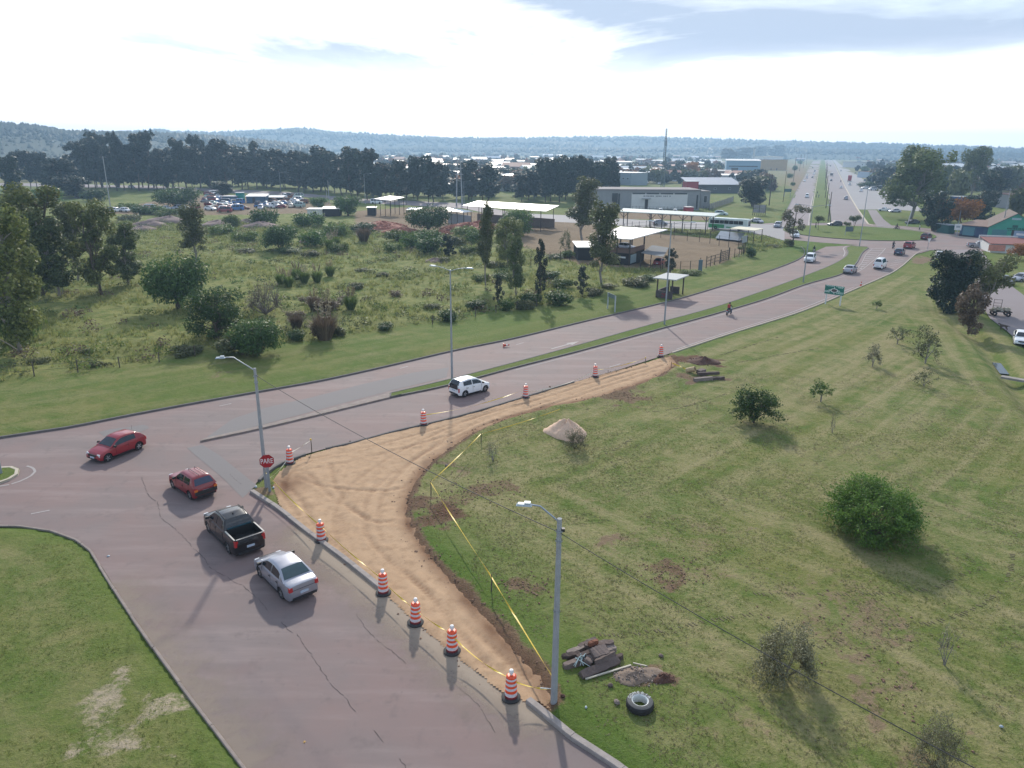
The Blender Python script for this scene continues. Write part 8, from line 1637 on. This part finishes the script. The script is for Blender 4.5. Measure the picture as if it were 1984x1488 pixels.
plant('town_e', 926, 372, 326, 36, 'red_tree', 'dark red autumn tree among the white roofs of the town'); plant('autumn', 1235, 352, 330, 28, 'autumn_tree', 'orange street tree right of the two-storey house'); plant('autumn', 1270, 352, 324, 22, 'autumn_tree', 'orange street tree left of the lattice mast'); plant('autumn', 878, 372, 350, 20, 'autumn_tree', 'small yellow-orange tree before the white town roofs'); plant('autumn', 1340, 345, 312, 30, 'autumn_tree', 'orange tree behind the silvery roofed hall'); plant('gum_big', 1820, 375, 318, 40, 'town_tree', 'broad green tree behind the huge gum, right of it')
for kx, (a, b, t, ww) in enumerate(((1850, 392, 325, 60), (1920, 400, 328, 60), (1960, 372, 318, 60), (1930, 372, 322, 50), (1845, 376, 335, 40), (1975, 420, 362, 50), (1905, 418, 366, 50), (1790, 372, 335, 40))):
    plant(tw.choice(('casuarina', 'town_a', 'town_d', 'pine_c')), a, b, t, ww, 'background_tree', 'tall tree crowding behind the orange autumn tree, %s from the left' % ordinal(sorted((1850, 1920, 1960, 1930, 1845, 1975, 1905, 1790)).index(a) + 1), 'tree', 'trees crowding behind the green house')
for kx, (a, b, t, ww) in enumerate(((1505, 308, 280, 40), (1470, 308, 282, 44), (1530, 306, 284, 36), (1440, 310, 285, 40), (1560, 304, 287, 30), (1410, 312, 287, 40), (1640, 303, 284, 34), (1665, 303, 281, 30), (1655, 306, 284, 24))):
    plant(tw.choice(('pine_c', 'pine_a')), a, b, t, ww, 'far_pine', 'dark hazy pine on the horizon by the avenue, %s from the left' % ordinal(sorted((1505, 1470, 1530, 1440, 1560, 1410, 1640, 1665, 1655)).index(a) + 1), 'tree', 'hazy pines where the avenue ends')
# --- hills: ridges with wooded crests
hill_m = NG('hill_green'); p = hill_m.pos(); hill_m.finish(hill_m.mix(hill_m.noise(p, .006, 6, .7), (.032, .046, .026), (.050, .062, .036)), .95)
hill_leaf = leaf_mat('leaf_hill', (.030, .044, .024), (.046, .060, .034), .15)
def ridge(px_pts, dist, name, depth, seed, blobs, bs):
    r = np.random.default_rng(seed); pxs = np.arange(px_pts[0][0], px_pts[-1][0] + 1, 14.0); pys = np.interp(pxs, [a for a, _ in px_pts], [b for _, b in px_pts]); V = []; crest = []
    fr = (-depth, -depth * .6, -depth * .25, 0, depth * .3, depth)
    prof = (0, .30, .80, 1.0, .85, -.3)
    for a, b in zip(pxs, pys):
        d = ray(a, b); k = dist / math.hypot(d[0], d[1]); z_ = CAMH + d[2] * k; ux, uy = d[0] / math.hypot(d[0], d[1]), d[1] / math.hypot(d[0], d[1])
        for f_, q in zip(fr, prof): V.append((ux * (dist + f_), uy * (dist + f_), max(-2, z_ * q - (6 if q < .01 else 0) - bs * .8 * (q > .5))))
        crest.append((ux, uy, z_))
    n = len(fr); Q = [(i * n + j, i * n + j + 1, (i + 1) * n + j + 1, (i + 1) * n + j) for i in range(len(pxs) - 1) for j in range(n - 1)]
    tag(obj(name, np_mesh(name, np.array(V), np.array(Q), [hill_m.m], smooth=True)), kind='structure')
    # wood on the ridge: many small crowns
    m = blobs; ci = r.integers(0, len(crest) - 1, m); t = r.random(m); cr_ = np.array(crest); c0 = cr_[ci] * (1 - t[:, None]) + cr_[ci + 1] * t[:, None]; f_ = np.where(r.random(m) < .7, r.uniform(-.14, .10, m), r.uniform(-.95, .25, m)) * depth
    zz = c0[:, 2] * np.interp(f_, fr, prof); pos = np.stack([c0[:, 0] * (dist + f_), c0[:, 1] * (dist + f_), np.maximum(zz - bs * .7, 0)], 1)
    oc_ = np.array([(1, 0, 0), (0, 1, 0), (-1, 0, 0), (0, -1, 0), (0, 0, 1.2), (0, 0, -.8)], float); fc = np.array([(0, 1, 4), (1, 2, 4), (2, 3, 4), (3, 0, 4), (1, 0, 5), (2, 1, 5), (3, 2, 5), (0, 3, 5)])
    s_ = bs * (.5 + r.random(m) ** 2 * 1.0); jit = 1 + .5 * (r.random((m, 6, 1)) - .5)
    Vb = (pos[:, None, :] + oc_[None] * jit * s_[:, None, None]).reshape(-1, 3); Fb = (fc[None] + (np.arange(m) * 6)[:, None, None]).reshape(-1, 3)
    tag(obj('far_woods', np_mesh('far_woods', Vb, Fb, [hill_leaf], var=np.repeat(r.random(m), 6), smooth=True)), 'blue hazy woodland covering the distant ridge', 'woodland', kind='stuff')
ridge([(-260, 240), (-60, 239), (0, 240), (60, 244), (105, 250), (120, 255), (200, 256), (250, 259), (330, 260), (430, 266), (520, 275), (620, 287)], 1300, 'hill', 400, 1, 9000, 4.0)
ridge([(180, 260), (270, 255), (300, 252), (330, 256), (420, 258), (500, 254), (560, 251), (592, 250), (640, 257), (720, 261), (850, 268), (1000, 273), (1150, 280)], 2600, 'hill', 320, 2, 9000, 7)
ridge([(650, 272), (850, 269), (1000, 268), (1100, 267), (1240, 265), (1320, 268), (1400, 271), (1500, 274), (1700, 279), (1800, 283), (1850, 284), (1984, 289), (2250, 294)], 2850, 'hill', 320, 3, 9000, 7)
ridge([(300, 292), (500, 289), (700, 289), (850, 287), (900, 290), (1100, 288), (1300, 289), (1450, 287), (1600, 291), (1800, 294), (2000, 299), (2200, 303)], 2250, 'hill', 200, 4, 9000, 6)
# --- the air: pale haze round everything
HZ_D = .00030
hz_me = MB().box((0, 1260, 47.5), (6100, 4300, 99)).mesh('haze')
hm_ = bpy.data.materials.new('haze_air'); hm_.use_nodes = True; t_ = hm_.node_tree; t_.nodes.clear(); ho = t_.nodes.new('ShaderNodeOutputMaterial'); hv = t_.nodes.new('ShaderNodeVolumePrincipled'); hv.inputs['Color'].default_value = (.46, .71, 1.0, 1); hv.inputs['Density'].default_value = HZ_D; hv.inputs['Anisotropy'].default_value = .38; t_.links.new(hv.outputs[0], ho.inputs['Volume'])
hz_me.materials.append(hm_); tag(obj('haze', hz_me), 'pale blue haze filling the air over the town', 'haze', kind='stuff')
